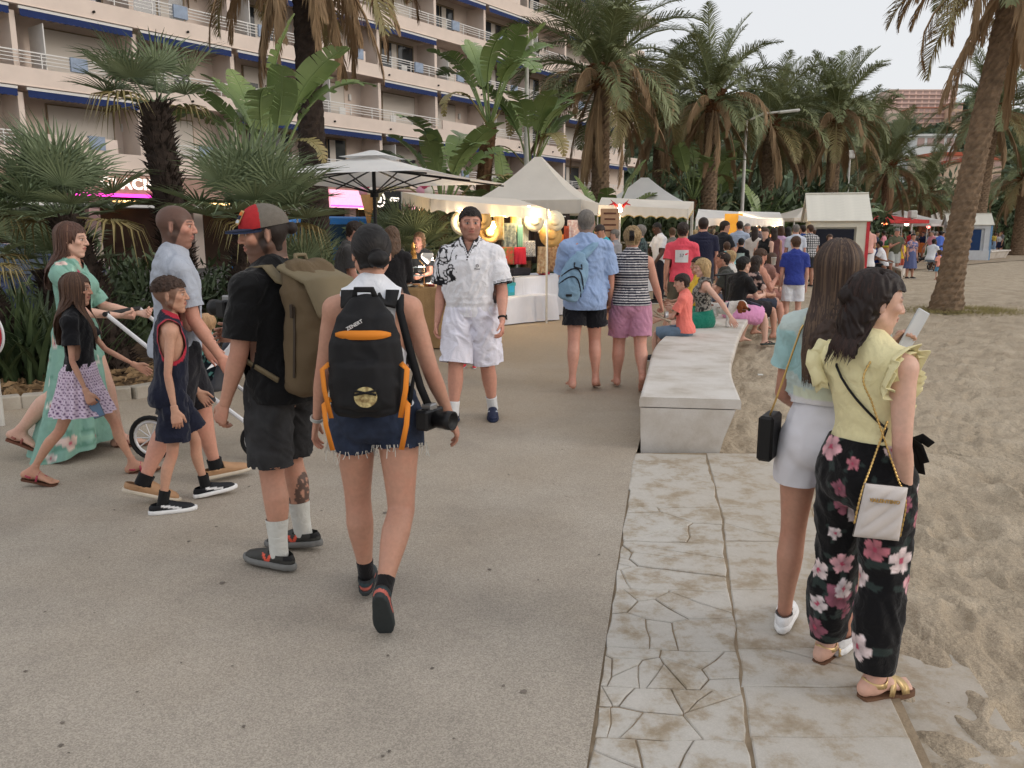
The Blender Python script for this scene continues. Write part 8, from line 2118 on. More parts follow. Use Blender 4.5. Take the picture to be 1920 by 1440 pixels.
txt = who(1358, 411, 18.5, -65, 'm', 'tan', 'dark', 'short', (34, 36, 42), (98, 108, 122), 'man in black T-shirt with white lettering and grey shorts', pose='hold', shoe=None)
who(1364, 440, 17, -5, 'm', 'fair', 'brown', 'short', (150, 206, 206), (90, 140, 140), 'child in pale turquoise shirt and patterned shorts', child=True, H=1.45)
blk = who(1391, 433, 18.5, -20, 'm', 'fair', (24, 24, 26), 'cap', (22, 22, 26), (40, 40, 46), 'boy in black T-shirt and black cap with a round white print', child=True, H=1.52)
who(1388, 412, 23, -10, 'm', 'tan', 'dark', 'short', (168, 180, 200), (80, 84, 96), 'man in pale blue shirt behind the boy with the cap', 'trousers')
who(1402, 416, 24, 170, 'm', 'red', 'grey', 'crop', (60, 60, 62), (50, 50, 54), 'balding man with white beard facing the viewer in the crowd', 'trousers', beard=((200, 196, 190), .7))
who(1416, 422, 20.5, -30, 'f', 'olive', 'dark', 'long', (214, 204, 196), (190, 184, 172), 'woman with long dark hair in white shirt', 'skirt', 'hold')
who(1424, 410, 27, 20, 'm', 'red', (40, 42, 60), 'cap', (60, 60, 80), (60, 60, 66), 'man in dark cap rising above the crowd')
who(1437, 425, 19.5, 130, 'f', 'light', 'brown', 'bun', (22, 22, 24), (24, 24, 26), 'woman in black strap top turned sideways in the crowd', 'dress', 'hold', sleeve=0)
who(1452, 424, 21, 0, 'f', 'tan', 'dark', 'long', (96, 62, 62), (80, 50, 52), 'woman with long dark hair in maroon top', 'skirt', sleeve=0)
who(1465, 421, 22, -15, 'f', 'light', 'brown', 'bob', (196, 164, 196), (36, 36, 40), 'woman in lilac shirt with black shorts')
who(1479, 423, 22.5, 10, 'f', 'olive', 'black', 'long', (26, 24, 26), (26, 24, 26), 'woman in black dress with long black hair', 'dress')
who(1494, 418, 21, -6, 'm', 'red', 'grey', 'short', (206, 212, 226), (130, 110, 96), 'grey-haired man in white shirt behind the blue polo')
who(1507, 420, 25, 20, 'm', 'tan', 'dark', 'short', (40, 70, 130), (50, 60, 80), 'man in blue shirt at the edge of the crowd by the kiosk', 'trousers')
who(1521, 419, 24, 10, 'm', 'tan', 'brown', 'short', (190, 190, 194), (60, 62, 70), 'man in black and white checked shirt beside the kiosk', cf=lambda s, V: np.where((((V[:, 2] / .07) % 1 < .3) | ((V[:, 0] / .07) % 1 < .3))[:, None], lin((40, 42, 50)), lin((206, 206, 208))))
bp = who(1494, 442, 13.4, -8, 'm', 'fair', 'brown', 'short', (50, 64, 142), (228, 230, 236), 'boy in royal blue polo shirt and white shorts standing by the bench', near=True, res=.0135, head=(14, -4, 0), H=1.56)
who(1556, 438, 24.2, 172, 'f', 'light', 'brown', 'curly', (120, 96, 80), (90, 80, 70), 'person with curly brown hair in front of the kiosk opening', head=(10, 0, 0))
# sitting on the bench
boy2 = who(1290, 515, 9.75, 62, 'm', 'fair', 'dark', 'short', (238, 128, 116), (110, 130, 150), 'boy in coral T-shirt sitting on the near part of the bench', pose='sit', H=1.35, child=True, seat=.4, near=True, res=.0105, xy=(2.06, 9.55), head=(20, -12, 0), shoe=(30, 28, 30), blen=.95)
bl = who(1325, 490, 10.5, 84, 'f', 'light', 'blond', 'bob', (96, 94, 90), (30, 120, 100), 'blonde woman in grey patterned top sitting with her arm behind the dog', 'skirt', 'sit', sleeve=0, seat=.4, H=1.66, near=True, res=.011, xy=(2.5, 10.45), head=(6, -6, 0), cf=print_((150, 146, 138), (52, 50, 48), 60, 0), extra=dict(la=dict(flex=-42, abd=26, elbow=8, curl=15)))
who(1302, 482, 11.4, 80, 'f', 'tan', 'dark', 'bob', (226, 186, 60), (40, 120, 90), 'dark-haired person in yellow sitting beyond the blonde woman', 'skirt', 'sit', seat=.4, H=1.64, xy=(2.62, 11.3), near=True, res=.014)
who(1397, 478, 12.6, 70, 'm', 'tan', 'dark', 'crop', (62, 64, 58), (60, 60, 64), 'man in dark olive T-shirt hunched on the bench', pose='sitlean', seat=.4, H=1.76, xy=(3.5, 12.7), near=True, res=.0135)
who(1415, 475, 11.6, -62, 'f', 'light', 'black', 'bun', (26, 25, 27), (232, 160, 206), 'woman in black T-shirt and pink skirt sitting on the sand side of the bench', 'skirt', 'sitlean', seat=.4, H=1.66, xy=(3.22, 11.55), near=True, res=.011, shoe=None, extra=dict(lean=16), head=(-8, 0, 0))
who(1432, 476, 12.6, -70, 'f', 'tan', 'dark', 'long', (60, 40, 44), (40, 36, 40), 'woman in dark floral skirt sitting second along the sand side', 'skirt', 'sitlean', seat=.4, H=1.66, xy=(3.62, 12.45), near=True, res=.014, shoe=None, cf=print_((40, 34, 38), (200, 170, 160), 18, .15))
who(1447, 458, 13.6, -75, 'm', 'red', 'brown', 'short', (206, 150, 130), (60, 66, 80), 'man sitting third along the sand side drinking from a white cup', pose='sitlean', seat=.4, H=1.8, xy=(4.0, 13.4), near=True, res=.0145, shoe=None, extra=dict(lean=10, ra=dict(flex=40, abd=6, elbow=100, tw=20, curl=60)), head=(0, -14, 0))
who(1430, 457, 14.2, 75, 'm', 'light', 'blond', 'short', (210, 206, 200), (90, 96, 110), 'blond boy sitting behind the drinking man', pose='sit', seat=.4, H=1.68, xy=(3.9, 14.4), near=True, res=.015)
who(1458, 466, 14.6, -75, 'm', 'fair', 'brown', 'short', (224, 220, 216), (180, 186, 200), 'child in white shirt sitting fourth along the sand side', pose='sit', seat=.4, H=1.5, xy=(4.45, 14.6), child=True, shoe=(220, 220, 222))
who(1470, 470, 15.6, -75, 'f', 'tan', 'brown', 'bob', (150, 110, 100), (170, 120, 110), 'woman sitting last in view along the sand side', 'skirt', 'sitlean', seat=.4, H=1.6, xy=(4.85, 15.6), shoe=None)
# beach group right of the kiosk
gB = 'people resting beyond the white kiosk'
who(1630, 419, 27.5, 0, 'm', 'tan', 'black', 'short', (222, 170, 160), (70, 70, 76), 'man in pink shirt standing close behind the kiosk corner', 'trousers', group=gB)
who(1633, 447, 27.5, 25, 'm', 'dark', 'black', 'crop', (226, 226, 230), (50, 50, 56), 'man in white T-shirt sitting with his back turned, nearest the kiosk', pose='sit', seat=.42, H=1.74, group=gB)
who(1649, 446, 28, -150, 'm', 'brown', 'black', 'crop', (40, 60, 130), (40, 40, 46), 'person in blue sitting between the two white T-shirts', pose='sit', seat=.42, H=1.7, group=gB)
who(1661, 446, 27.8, 60, 'm', 'brown', 'black', 'short', (220, 222, 228), (34, 34, 38), 'man in white T-shirt sitting beside the drum', pose='sitlean', seat=.42, H=1.74, group=gB)
who(1682, 428, 28.5, 175, 'm', 'red', 'grey', 'cap', (96, 98, 78), (206, 210, 206), 'man in olive shirt and pale shorts standing behind the drum', pose='hold', H=1.76, group=gB)
who(1692, 446, 29.5, -160, 'm', 'brown', 'black', 'crop', (226, 186, 50), (180, 90, 70), 'person in yellow shirt right of the drum', H=1.4, child=True, group=gB)
who(1712, 445, 28.4, -165, 'f', 'tan', 'black', 'bun', (90, 100, 140), (90, 100, 140), 'woman in short blue patterned dress beside the far stroller', 'dress', sleeve=.5, H=1.58, group=gB, cf=print_((96, 106, 150), (200, 160, 160), 22, .12))
who(1748, 442, 33, -60, 'm', 'dark', 'black', 'crop', (220, 222, 226), (110, 130, 150), 'man in white T-shirt sitting on the pale bench', pose='sitlean', seat=.45, H=1.74, group=gB)
who(1764, 432, 40, 0, 'f', 'brown', 'black', 'bun', (90, 120, 206), (90, 120, 206), 'woman in long blue dress near the large trunk', 'dress', group=gB)
who(1762, 473, 27.6, 10, 'm', 'tan', 'brown', 'short', (236, 160, 140), (90, 140, 170), 'small child in peach shirt and blue shorts on the sand', H=.98, child=True, group=gB, shoe=None)
who(1770, 474, 28.6, -10, 'f', 'brown', 'black', 'short', (196, 60, 70), (60, 60, 80), 'small child in red beside the peach shirt', H=.95, child=True, group=gB, shoe=None)
# the far crowd
CN = [('white', (222, 222, 222)), ('black', (26, 26, 28)), ('red', (190, 50, 54)), ('navy', (36, 44, 76)), ('beige', (206, 186, 156)), ('pink', (224, 150, 160)), ('green', (80, 120, 84)), ('light blue', (150, 180, 214)), ('orange', (224, 130, 70)), ('grey', (130, 130, 134)), ('purple', (110, 80, 130)), ('yellow', (222, 196, 96))]
HN = [('dark', 'dark', 'short'), ('long brown', 'brown', 'long'), ('blond', 'blond', 'bob'), ('tied-up black', 'black', 'bun'), ('grey', 'grey', 'short')]
rC = random.Random(21); used = set()
def far(n, x0, x1, t0, t1, y0, y1, where, grp):
 for i in range(n):
  px = x0 + (x1 - x0) * (i + rC.uniform(.1, .9)) / n; Y = rC.uniform(y0, y1); k = 0
  while True:
   c = rC.randrange(12); h = rC.randrange(5); k += 1
   if (c, h, where) not in used or k > 80: break
  used.add((c, h, where)); sx = 'f' if h in (1, 2, 3) else 'm'; H = rC.uniform(1.58, 1.85) - (.1 if sx == 'f' else 0)
  p = AT(px, 430, Y); b = CN[(c * 5 + i) % 12]
  who(px, 430, Y, rC.uniform(0, 360), sx, rC.choice(['tan', 'fair', 'olive', 'brown', 'dark', 'red']), HN[h][1], HN[h][2], CN[c][1], b[1], '%s-haired person in %s top and %s bottoms %s' % (HN[h][0], CN[c][0], b[0], where), rC.choice(['shorts', 'trousers']) if sx == 'm' else rC.choice(['skirt', 'dress', 'shorts']), rC.choice(['stand', 'walk', 'hold', 'shift']), H=H, group=grp)
far(20, 1395, 1525, 0, 0, 25, 33, 'in the crowd under the awnings', 'crowd under the white awnings')
far(11, 1290, 1400, 0, 0, 24, 30, 'behind the navy polo', 'crowd behind the navy polo shirt')
far(27, 1622, 1790, 0, 0, 36, 52, 'in the far market', 'far market crowd')
far(5, 1862, 1884, 0, 0, 56, 70, 'beyond the blue kiosk', 'people beyond the blue kiosk')

# ------------------------------------------------------------------ things carried
def tied(name, f, label, cat): o = empty(name, f.root.location, f.yaw, label, cat); return o
def zz(f, p): return np.asarray(p, float) + np.array([0, 0, f.z0])
def probe(prims, x, z, d=(0, 1, 0), s0=-.8, n=400, axis='y'):
 t = np.linspace(0, 1.2, n); P = np.array([[x, s0, z]]) + t[:, None] * np.array([d]); v = np.min([p.val(P)[0] for p in prims], 0); j = int(np.argmax(v < 0)); return P[j] if v[j] < 0 else None
def backpack_tank():
 f = HERO['tank']; root = tied('backpack', f, 'black backpack with orange band and orange straps on the woman in white', 'backpack'); zc = f.sp[7][2]; y = -.215; z0 = f.z0
 P = []
 for x in (-.05, .05): P.append(Cyl([(x, y, zc - .2), (x, y, zc - .09), (x * .95, y, zc + .06), (x * .7, y + .015, zc + .15), (x * .3, y + .035, zc + .205)], (1, 0, 0), (0, 1, 0), np.array([.092, .096, .09, .072, .05]), [.08, .09, .085, .07, .05], cap=.035, k=.03))
 P.append(Cyl([(0, y - .045, zc - .17), (0, y - .05, zc - .03)], (1, 0, 0), (0, 1, 0), [.115, .112], [.07, .065], cap=.03, k=.015))
 V, F = sdf_mesh(P, .008); V = f.fold(V, F, .006, (11, 11, 7), 4); me = mesh_np('bag', V + np.array([0, 0, z0]), F); obj('bag', me, mat('black_nylon', (22, 22, 25), .75, var=.15, bump=.4, bscale=400), root); M_or = mat('orange_web', (226, 136, 44), .7, var=.06); M_bw = mat('black_web', (20, 20, 22), .8)
 def band(pts, w_, m, nm, n0=(0, -1, 0), off=.004):
  b = MB(); b.ribbon([zz(f, p) + np.array(n0) * off for p in pts], n0, w_, .004); return b.build(nm, m, root, True)
 xs = np.linspace(-.105, .105, 13); pz = np.array([probe(P, x, zc + .098) for x in xs]); pz[:, 1] = np.polyval(np.polyfit(xs, pz[:, 1], 2), xs) - .006; band(list(pz), [.006 + .012 * (1 - (i / 6 - 1) ** 4) for i in range(13)], M_or, 'zip_flap', off=.007)
 # round printed patch
 b = MB(); c = (.01, zc - .135); V = [zz(f, probe(P, *c)) + np.array([0, -.012, 0])]; n = 28
 for rr in (.022, .044):
  for k in range(n): a = k * 2 * math.pi / n; V.append(zz(f, probe(P, c[0] + rr * math.cos(a), c[1] + rr * .92 * math.sin(a))) + np.array([0, -.012, 0]))
 b.add(V, [(0, 1 + (k + 1) % n, 1 + k) for k in range(n)] + [(1 + k, 1 + (k + 1) % n, 1 + n + (k + 1) % n, 1 + n + k) for k in range(n)]); b.build('patch', prt('patch_print', (222, 206, 150), (120, 96, 60), 60), root)
 for s in (-1, 1): band([np.array(probe(P, c[0] + s * x, c[1] + .018 + x * .2)) for x in (-.042, 0, .042)], .004, M_bw, 'patch_stroke', off=.016)
 t = text_mesh('ZENERT', .019, .0008, .0004); o = obj('lettering', t, mat('white_print', (220, 220, 220), .7), root, loc=zz(f, probe(P, -.03, zc + .135)) + np.array([0, -.012, 0]), rot=(math.pi / 2, R(-28), 0))
 b = MB(); b.ribbon([zz(f, (-.045, y + .04, zc + .215)), zz(f, (-.03, y + .0, zc + .265)), zz(f, (.03, y, zc + .265)), zz(f, (.045, y + .04, zc + .215))], (0, -1, .3), .012, .006); b.build('grab_handle', M_bw, root, True)
 for s in (-1, 1):
  sh = f.sh[s]; nx = s * .085
  b = MB(); b.ribbon([zz(f, (s * .045, y + .05, zc + .225)), zz(f, (nx, -.105, f.neck[2] - .04)), zz(f, (nx + s * .006, -.05, f.neck[2] + .012)), zz(f, (nx + s * .006, .02, f.neck[2] + .006)), zz(f, (nx + s * .01, .09, f.neck[2] - .06)), zz(f, (nx + s * .02, .11, f.neck[2] - .2)), zz(f, (s * .16, .05, zc - .1)), zz(f, (s * .15, -.1, zc - .2))], [(0, -1, .6), (0, -.8, .8), (0, -.2, 1), (0, .3, 1), (0, 1, .4), (s * .3, 1, 0), (s, .2, 0), (s, 0, 0)], .026, .012); b.build('shoulder_strap', M_bw, root, True)
  for k, (dz, L_) in enumerate(((-.02, .17), (-.16, .16))):
   x = s * .138; b = MB(); b.ribbon([zz(f, (x, y - .03, zc + dz)), zz(f, (x + s * .025, y - .05, zc + dz - .02)), zz(f, (x + s * .018, y - .06, zc + dz - .1)), zz(f, (x - s * .004, y - .06, zc + dz - L_ - .04))], (s * .5, -1, 0), .011, .003); b.build('side_strap', M_or, root, True)
backpack_tank()
def camera(f, c, rz, label, strap):
 root = tied('camera', f, label, 'camera'); o = empty('camera_body_axis', (0, 0, 0)); bpy.data.objects.remove(o); Mz = Matrix.Rotation(rz, 3, 'Z'); c = zz(f, c); mk = mat('camera_black', (24, 24, 26), .45)
 b = MB(); b.box(c, (.065, .03, .042), Mz, .008); b.build('body', mk, root); b = MB(); b.box(c + np.array([0, 0, .05]), (.025, .026, .014), Mz, .006); b.build('prism', mat('camera_silver', (150, 150, 150), .35, metal=.7), root)
 b = MB(); b.lathe([(0, 0), (.036, 0), (.036, .05), (.04, .055), (.04, .085), (.034, .085), (.03, .07), (0, .07)], 18, c + np.array(Mz @ Vector((0, .03, 0))), Mz @ Matrix.Rotation(-math.pi / 2, 3, 'X')); b.build('lens', mk, root, True)
 b = MB(); b.ribbon([zz(f, p) for p in strap[0]], strap[1], .016, .004); b.build('strap', mat('black_web'), root, True)
f = HERO['tank']; camera(f, (.235, -.09, f.sp[1][2] - .0), R(-120), 'black and silver camera hanging at the hip of the woman in white', ([(.235, -.09, f.sp[1][2] + .04), (.2, -.11, f.sp[4][2]), (.155, -.125, f.sp[8][2]), (.125, -.105, f.neck[2] - .06), (.12, -.03, f.neck[2] + .0)], [(.6, -1, 0), (.4, -1, 0), (.2, -1, 0), (0, -1, .5), (0, -.2, 1)]))
f = HERO['cap']; camera(f, (-.04, .27, f.sp[8][2] + .02), R(0), 'black camera held at the chest of the man in the cap', ([(-.04, .25, f.sp[8][2] + .05), (-.07, .17, f.sp[10][2]), (-.07, .06, f.neck[2] + .02)], (0, 1, .2)))
def backpack_cap():
 f = HERO['cap']; root = tied('backpack', f, 'large olive brown roll-top backpack on the man in the cap', 'backpack'); zc = f.sp[7][2] - .01; P = []
 for x in (-.07, .07): P.append(Cyl([(x, -.23, zc - .25), (x, -.255, zc - .12), (x, -.265, zc + .06), (x, -.245, zc + .18), (x * .9, -.2, zc + .27)], (1, 0, 0), (0, 1, 0), [.095, .1, .1, .095, .085], [.095, .12, .125, .115, .07], cap=.05, k=.03))
 V, F = sdf_mesh(P, .009); V = f.fold(V, F, .007, (9, 9, 6), 2); M_ol = mat('olive_canvas', (104, 88, 66), .85, var=.12, vscale=5, bump=.5, bscale=300); obj('bag', mesh_np('bag', V + np.array([0, 0, f.z0]), F), M_ol, root); M_k = mat('khaki_canvas', (124, 112, 88), .85, var=.08, bump=.4, bscale=300)
 V, F = sdf_mesh([Cyl([(x, -.17 - .0, zc + .285), (x, -.33, zc + .225), (x, -.4, zc + .08)], (1, 0, 0), (0, .5, 1), [.1, .105, .1], [.025, .025, .02], cap=.02, k=.03) for x in (-.065, .065)], .009); obj('lid', mesh_np('lid', V + np.array([0, 0, f.z0]), F), M_k, root)
 for s in (-1, 1):
  nx = s * .1; b = MB(); b.ribbon([zz(f, (s * .08, -.17, zc + .215)), zz(f, (nx, -.125, f.neck[2] - .03)), zz(f, (nx, -.05, f.neck[2] + .035)), zz(f, (nx, .04, f.neck[2] + .022)), zz(f, (nx, .13, f.neck[2] - .08)), zz(f, (nx + s * .02, .155, f.neck[2] - .22)), zz(f, (s * .195, .06, zc - .12)), zz(f, (s * .165, -.15, zc - .22))], [(0, -1, .6), (0, -.8, .8), (0, -.2, 1), (0, .3, 1), (0, 1, .5), (0, 1, 0), (s, .3, 0), (s, 0, 0)], [.032] * 5 + [.02, .012, .012], .01); b.build('shoulder_strap', M_k, root, True)
  b = MB(); b.ribbon([zz(f, (s * .172, -.27, zc + .12)), zz(f, (s * .176, -.27, zc)), zz(f, (s * .172, -.25, zc - .2))], (s, 0, 0), .006, .004); b.build('zip', mat('dark_zip', (60, 50, 40), .6), root)
  b = MB(); b.box(zz(f, (s * .18, -.26, zc + .1)), (.006, .008, .03), None, .003); b.build('zip_pull', MATS['dark_zip'], root)
 b = MB(); b.tube([zz(f, (-.04, -.17, zc + .29)), zz(f, (-.03, -.16, zc + .34)), zz(f, (.03, -.16, zc + .34)), zz(f, (.04, -.17, zc + .29))], .011, 6); b.build('grab_handle', M_k, root, True)
backpack_cap()
def sling():
 f = HERO['blue']; root = tied('sling_bag', f, 'pale blue sling bag across the back of the grey-haired man', 'bag'); c = np.array([-.13, -.235, f.sp[5][2] + .0]); d = nrm((.28, 0, 1)); a = np.cross((0, 1, 0), d)
 P = [Cyl([c - d * .2, c - d * .08, c + d * .06, c + d * .17, c + d * .24], a, (0, 1, 0), [.1, .13, .13, .1, .05], [.055, .08, .075, .055, .03], cap=.03, k=.02)]; V, F = sdf_mesh(P, .01); V = f.fold(V, F, .005, (12, 12, 8), 3); M_s = mat('denim_blue_canvas', (132, 164, 190), .8, var=.08, bump=.4, bscale=250); obj('bag', mesh_np('bag', V + np.array([0, 0, f.z0]), F), M_s, root)
 b = MB(); b.ribbon([zz(f, c + d * .2), zz(f, (.0, -.17, f.sp[10][2])), zz(f, (.08, -.13, f.neck[2] - .03)), zz(f, (.1, -.04, f.neck[2] + .03)), zz(f, (.09, .1, f.neck[2] - .05)), zz(f, (-.1, .17, f.sp[6][2]))], [(0, -1, 0), (0, -1, .2), (0, -.8, .7), (0, 0, 1), (0, 1, .4), (0, 1, 0)], [.05, .045, .035, .03, .03, .03], .006); b.build('strap', M_s, root, True)
 for k, o in enumerate((.1, .02)):
  pts = [];
  for t in np.linspace(-1, 1, 11):
   p = c + a * .12 * t + d * (o - .11 * t * t * (1 if t < 0 else 1.6)); q = probe(P, p[0], p[2]); pts.append(q if q is not None else p)
  b = MB(); b.ribbon([zz(f, p) + np.array([0, -.004, 0]) for p in pts], (0, -1, 0), .007, .006); b.build('zip', mat('dark_zip_blue', (28, 34, 46), .6), root)
 b = MB(); q = probe(P, *(c + d * .15)[[0, 2]]); q = c if q is None else q; b.tube([zz(f, q + a * .035), zz(f, q + a * .04 + np.array([0, -.03, -.04])), zz(f, q - a * .04 + np.array([0, -.03, -.04])), zz(f, q - a * .035)], .009, 6); b.build('loop', MATS['dark_zip_blue'], root, True)
 b = MB(); b.box(zz(f, c - d * .17 + np.array([0, -.075, 0])), (.03, .004, .012)); b.build('brand_label', M_BLACK, root)
sling()
def handbag():
 f = HERO['flower']; root = tied('handbag', f, 'quilted pale grey handbag on a gold chain against the floral trousers', 'handbag'); n0 = nrm((.85, -.53, 0)); a = nrm(np.cross(n0, (0, 0, 1))) * -1; c = n0 * .215 + np.array([-.021, -.034, .71 - f.z0]); tl = R(6); up = np.array([0, 0, 1.0]) * math.cos(tl) + a * math.sin(tl); a = np.cross(up, n0) * -1
 V = []; nx, ny = 24, 30
 for sgn in (1, -1):
  for i in range(nx + 1):
   for j in range(ny + 1):
    u, v = i / nx * 2 - 1, j / ny * 2 - 1; e = (1 - u ** 6) * (1 - v ** 6); ql = abs(math.sin((u * .074 + v * .093) * 52)) ** .5 * abs(1 if True else 0); V.append(zz(f, c + a * u * .074 * (1 - .04 * v) + up * v * .093 + n0 * sgn * (.004 + .016 * e ** .6 + .010 * e * (ql - .6) * (sgn > 0))))
 k = ny + 1; F = [(i * k + j, (i + 1) * k + j, (i + 1) * k + j + 1, i * k + j + 1) for i in range(nx) for j in range(ny)]; o_ = (nx + 1) * k; F += [tuple(o_ + q for q in fc[::-1]) for fc in F]; b = MB(); b.add(V, F); b.build('bag', mat('pale_leather', (206, 198, 194), .45, var=.04, spec=.45), root, True)
 t = text_mesh('VALENTINO', .017, .0014, .0006, space=1.1); M_g = mat('gold', (212, 176, 110), .3, metal=.85); ob = obj('lettering', t, M_g, root, loc=zz(f, c + up * .045 + n0 * .027 + a * .008)); ob.rotation_euler = Matrix((a if a @ nrm(np.cross(up, n0)) > 0 else -a, up, n0)).transposed().to_euler()
 def chain(pts, nm):
  P = catmull(np.c_[np.linspace(0, 1, len(pts)), np.array(pts)], 150)[:, 1:]; b = MB(); b.tube([zz(f, p) for p in P], [.0042 if i % 3 else .002 for i in range(150)], 5); b.build(nm, M_g, root, True)
 sh = f.arm[1]['J'] + np.array([-.055, 0, .065]); ca, cb = c - a * .076 + up * .04, c + a * .076 + up * .06
 b0, b1 = sh + np.array([-.02, -.1, -.1]), sh + np.array([.0, .1, -.1])
 def way(p, q, n=6): return [p + (q - p) * t for t in np.linspace(0, 1, n)]
 chain([c - a * .08 - up * .08] + way(ca, b0) + [sh + np.array([-.01, -.05, -.01])], 'chain'); chain([c + a * .08 - up * .05] + way(cb, b1) + [sh + np.array([0, .05, -.01])], 'chain')
 rt = tied('shoulder_strap', f, 'thin black strap crossing the back of the yellow top', 'strap'); T = f.torso; pts = []
 for t_ in np.linspace(0, 1, 9):
  x = -.09 + .22 * t_; z = f.neck[2] - .02 - .27 * t_ ** .9; q = probe([T.grow(.012)], x, z) ; q = np.array([x, -.12, z]) if q is None else q; pts.append(zz(f, q) + np.array([0, -.003, 0]))
 b = MB(); b.ribbon(pts, (0, -1, .1), .004, .003); b.build('strap', mat('black_leather', (20, 19, 20), .5), rt, True)
handbag()
def phone(f, sd, label, c=(40, 48, 60), off=(.0, .0)):
 a = f.arm[sd]; p = a['W'] + a['hd'] * .1 + a['N'] * .032; T = np.cross(a['N'], a['hd']); root = tied('phone', f, label, 'phone'); Mx = Matrix((T, a['hd'], a['N'])).transposed().to_3x3()
 b = MB(); b.box(zz(f, p), (.036, .074, .004), Mx, .003); b.build('case', mat('phone_case_%d' % c[0], c, .35), root); b = MB(); b.box(zz(f, p - a['N'] * .0046), (.032, .068, .0008), Mx); b.build('screen', mat('phone_screen', (90, 120, 150), .15, spec=.6), root)
phone(HERO['flower'], -1, 'phone in the hand of the woman in yellow', (206, 210, 214)); phone(HERO['girl'], 1, 'grey phone in the hand of the girl with the dotted skirt', (96, 102, 116))
f = HERO['long']; rt = tied('black_bag', f, 'small black shoulder bag at the hip of the long-haired woman', 'handbag'); b = MB(); b.box(zz(f, (-.2, -.06, f.sp[1][2] + .01)), (.03, .07, .09), None, .01); b.build('bag', mat('black_leather'), rt); b = MB(); b.tube([zz(f, (-.2, -.08, f.sp[1][2] + .09)), zz(f, (-.17, -.1, f.sp[5][2])), zz(f, (-.1, -.1, f.neck[2] - .05)), zz(f, (-.09, 0, f.neck[2] + .01))], .004, 5); b.build('chain', mat('gold'), rt)
f = HERO['stripe']; a = f.arm[1]; rt = tied('sandals', f, 'pair of pale sandals in the hand of the striped woman', 'shoes')
for k in range(2):
 c = zz(f, a['W'] + np.array([.0, -.0, -.13])) + np.array([.02 * k, .04 * k, -.01]); b = MB(); b.box(c, (.12, .04, .009), Matrix.Rotation(.35 + .3 * k, 3, 'Y'), .006); b.build('sole', mat('cork', (176, 160, 140), .8), rt); b = MB(); b.tube([c + np.array([.05, -.04, .0]), c + np.array([.05, -.02, .05]), c + np.array([.05, .02, .05]), c + np.array([.05, .04, 0])], .012, 6); b.build('strap', mat('silver'), rt, True)
# prints on shirts
def back_print(f, z, w_, h, m, nm, txt=None, mt=None, off=.035, x=0, front=False):
 sg = 1 if front else -1; P = [f.torso_cloth(.02 * f.u, .6)]; V = []; n = 6
 for i in range(n + 1):
  for j in (0, 1):
   xx = x + w_ * (i / n - .5); zz_ = z + h * (j - .5); q = probe(P, xx, zz_, (0, -sg, 0), s0=sg * .8); q = np.array([xx, sg * .14, zz_]) if q is None else q; V.append(zz(f, q) + np.array([0, sg * .009, 0]))
 b = MB(); b.add(V, [(2 * i, 2 * i + 2, 2 * i + 3, 2 * i + 1) for i in range(n)])
 par = f.objs['shirt'][0]
 if m is not None: b.build(nm, m, par)
 if txt:
  c = np.mean(V, 0) + np.array([0, sg * .006, 0])
  for k, (s_, sz, dz) in enumerate(txt): obj('lettering', text_mesh(s_, sz, .0008, .0006), mt, par, loc=c + np.array([0, sg * .004, dz]), rot=(math.pi / 2, 0, math.pi if front else 0))
back_print(red, red.sp[8][2], .2, .19, mat('white_print'), 'print', [('57', .07, .01)], mat('grey_print', (110, 110, 120), .8))
back_print(txt, txt.sp[9][2], .2, .1, None, 'print', [("LEVI'S", .085, 0)], mat('white_print'), front=True); back_print(blk, blk.sp[8][2], .18, .2, mat('white_print_dull', (170, 190, 186), .8), 'print')
# white cup, book on the bench
def simple(nm, label, cat, mb, m, loc, smooth=True, rot=(0, 0, 0)): return tag(mb.build(nm, m, None, smooth, loc=loc, rot=rot), label, cat)
b = MB(); b.lathe([(0, 0), (.032, 0), (.042, .12), (.044, .12), (.044, .124), (.0, .124)], 14); simple('paper_cup', 'white paper cup in the hand of the man on the bench', 'cup', b, mat('paper_white', (230, 228, 222), .8), AT(1450, 497, 13.1))
b = MB(); b.box((0, 0, 0), (.09, .06, .01), None, .003); simple('dark_book', 'dark blue booklet on the lap of the woman in black', 'book', b, mat('book_blue', (40, 44, 66), .6), AT(1414, 569, 11.3), False, (.2, .3, .3))
sc_ = empty('scooter', (AT(1360, 540, 12.2)[0], 12.2, 0), R(20), 'black scooter with T handlebar behind the blonde woman', 'scooter'); b = MB(); b.tube([(0, 0, .1), (0, .0, .98)], .017, 8); b.build('stem', M_BLACK, sc_); b = MB(); b.tube([(-.2, 0, .98), (.2, 0, 1.0)], .016, 8); b.build('handlebar', M_BLACK, sc_); b = MB(); b.box((-.25, 0, .1), (.28, .06, .012), None, .006); b.build('deck', M_BLACK, sc_)
for x in (.05, -.5): b = MB(); b.lathe([(0, -.015), (.07, -.015), (.075, 0), (.07, .015), (0, .015)], 16, (x, 0, .075), Matrix.Rotation(math.pi / 2, 3, 'X')); b.build('wheel', M_BLACK, sc_)

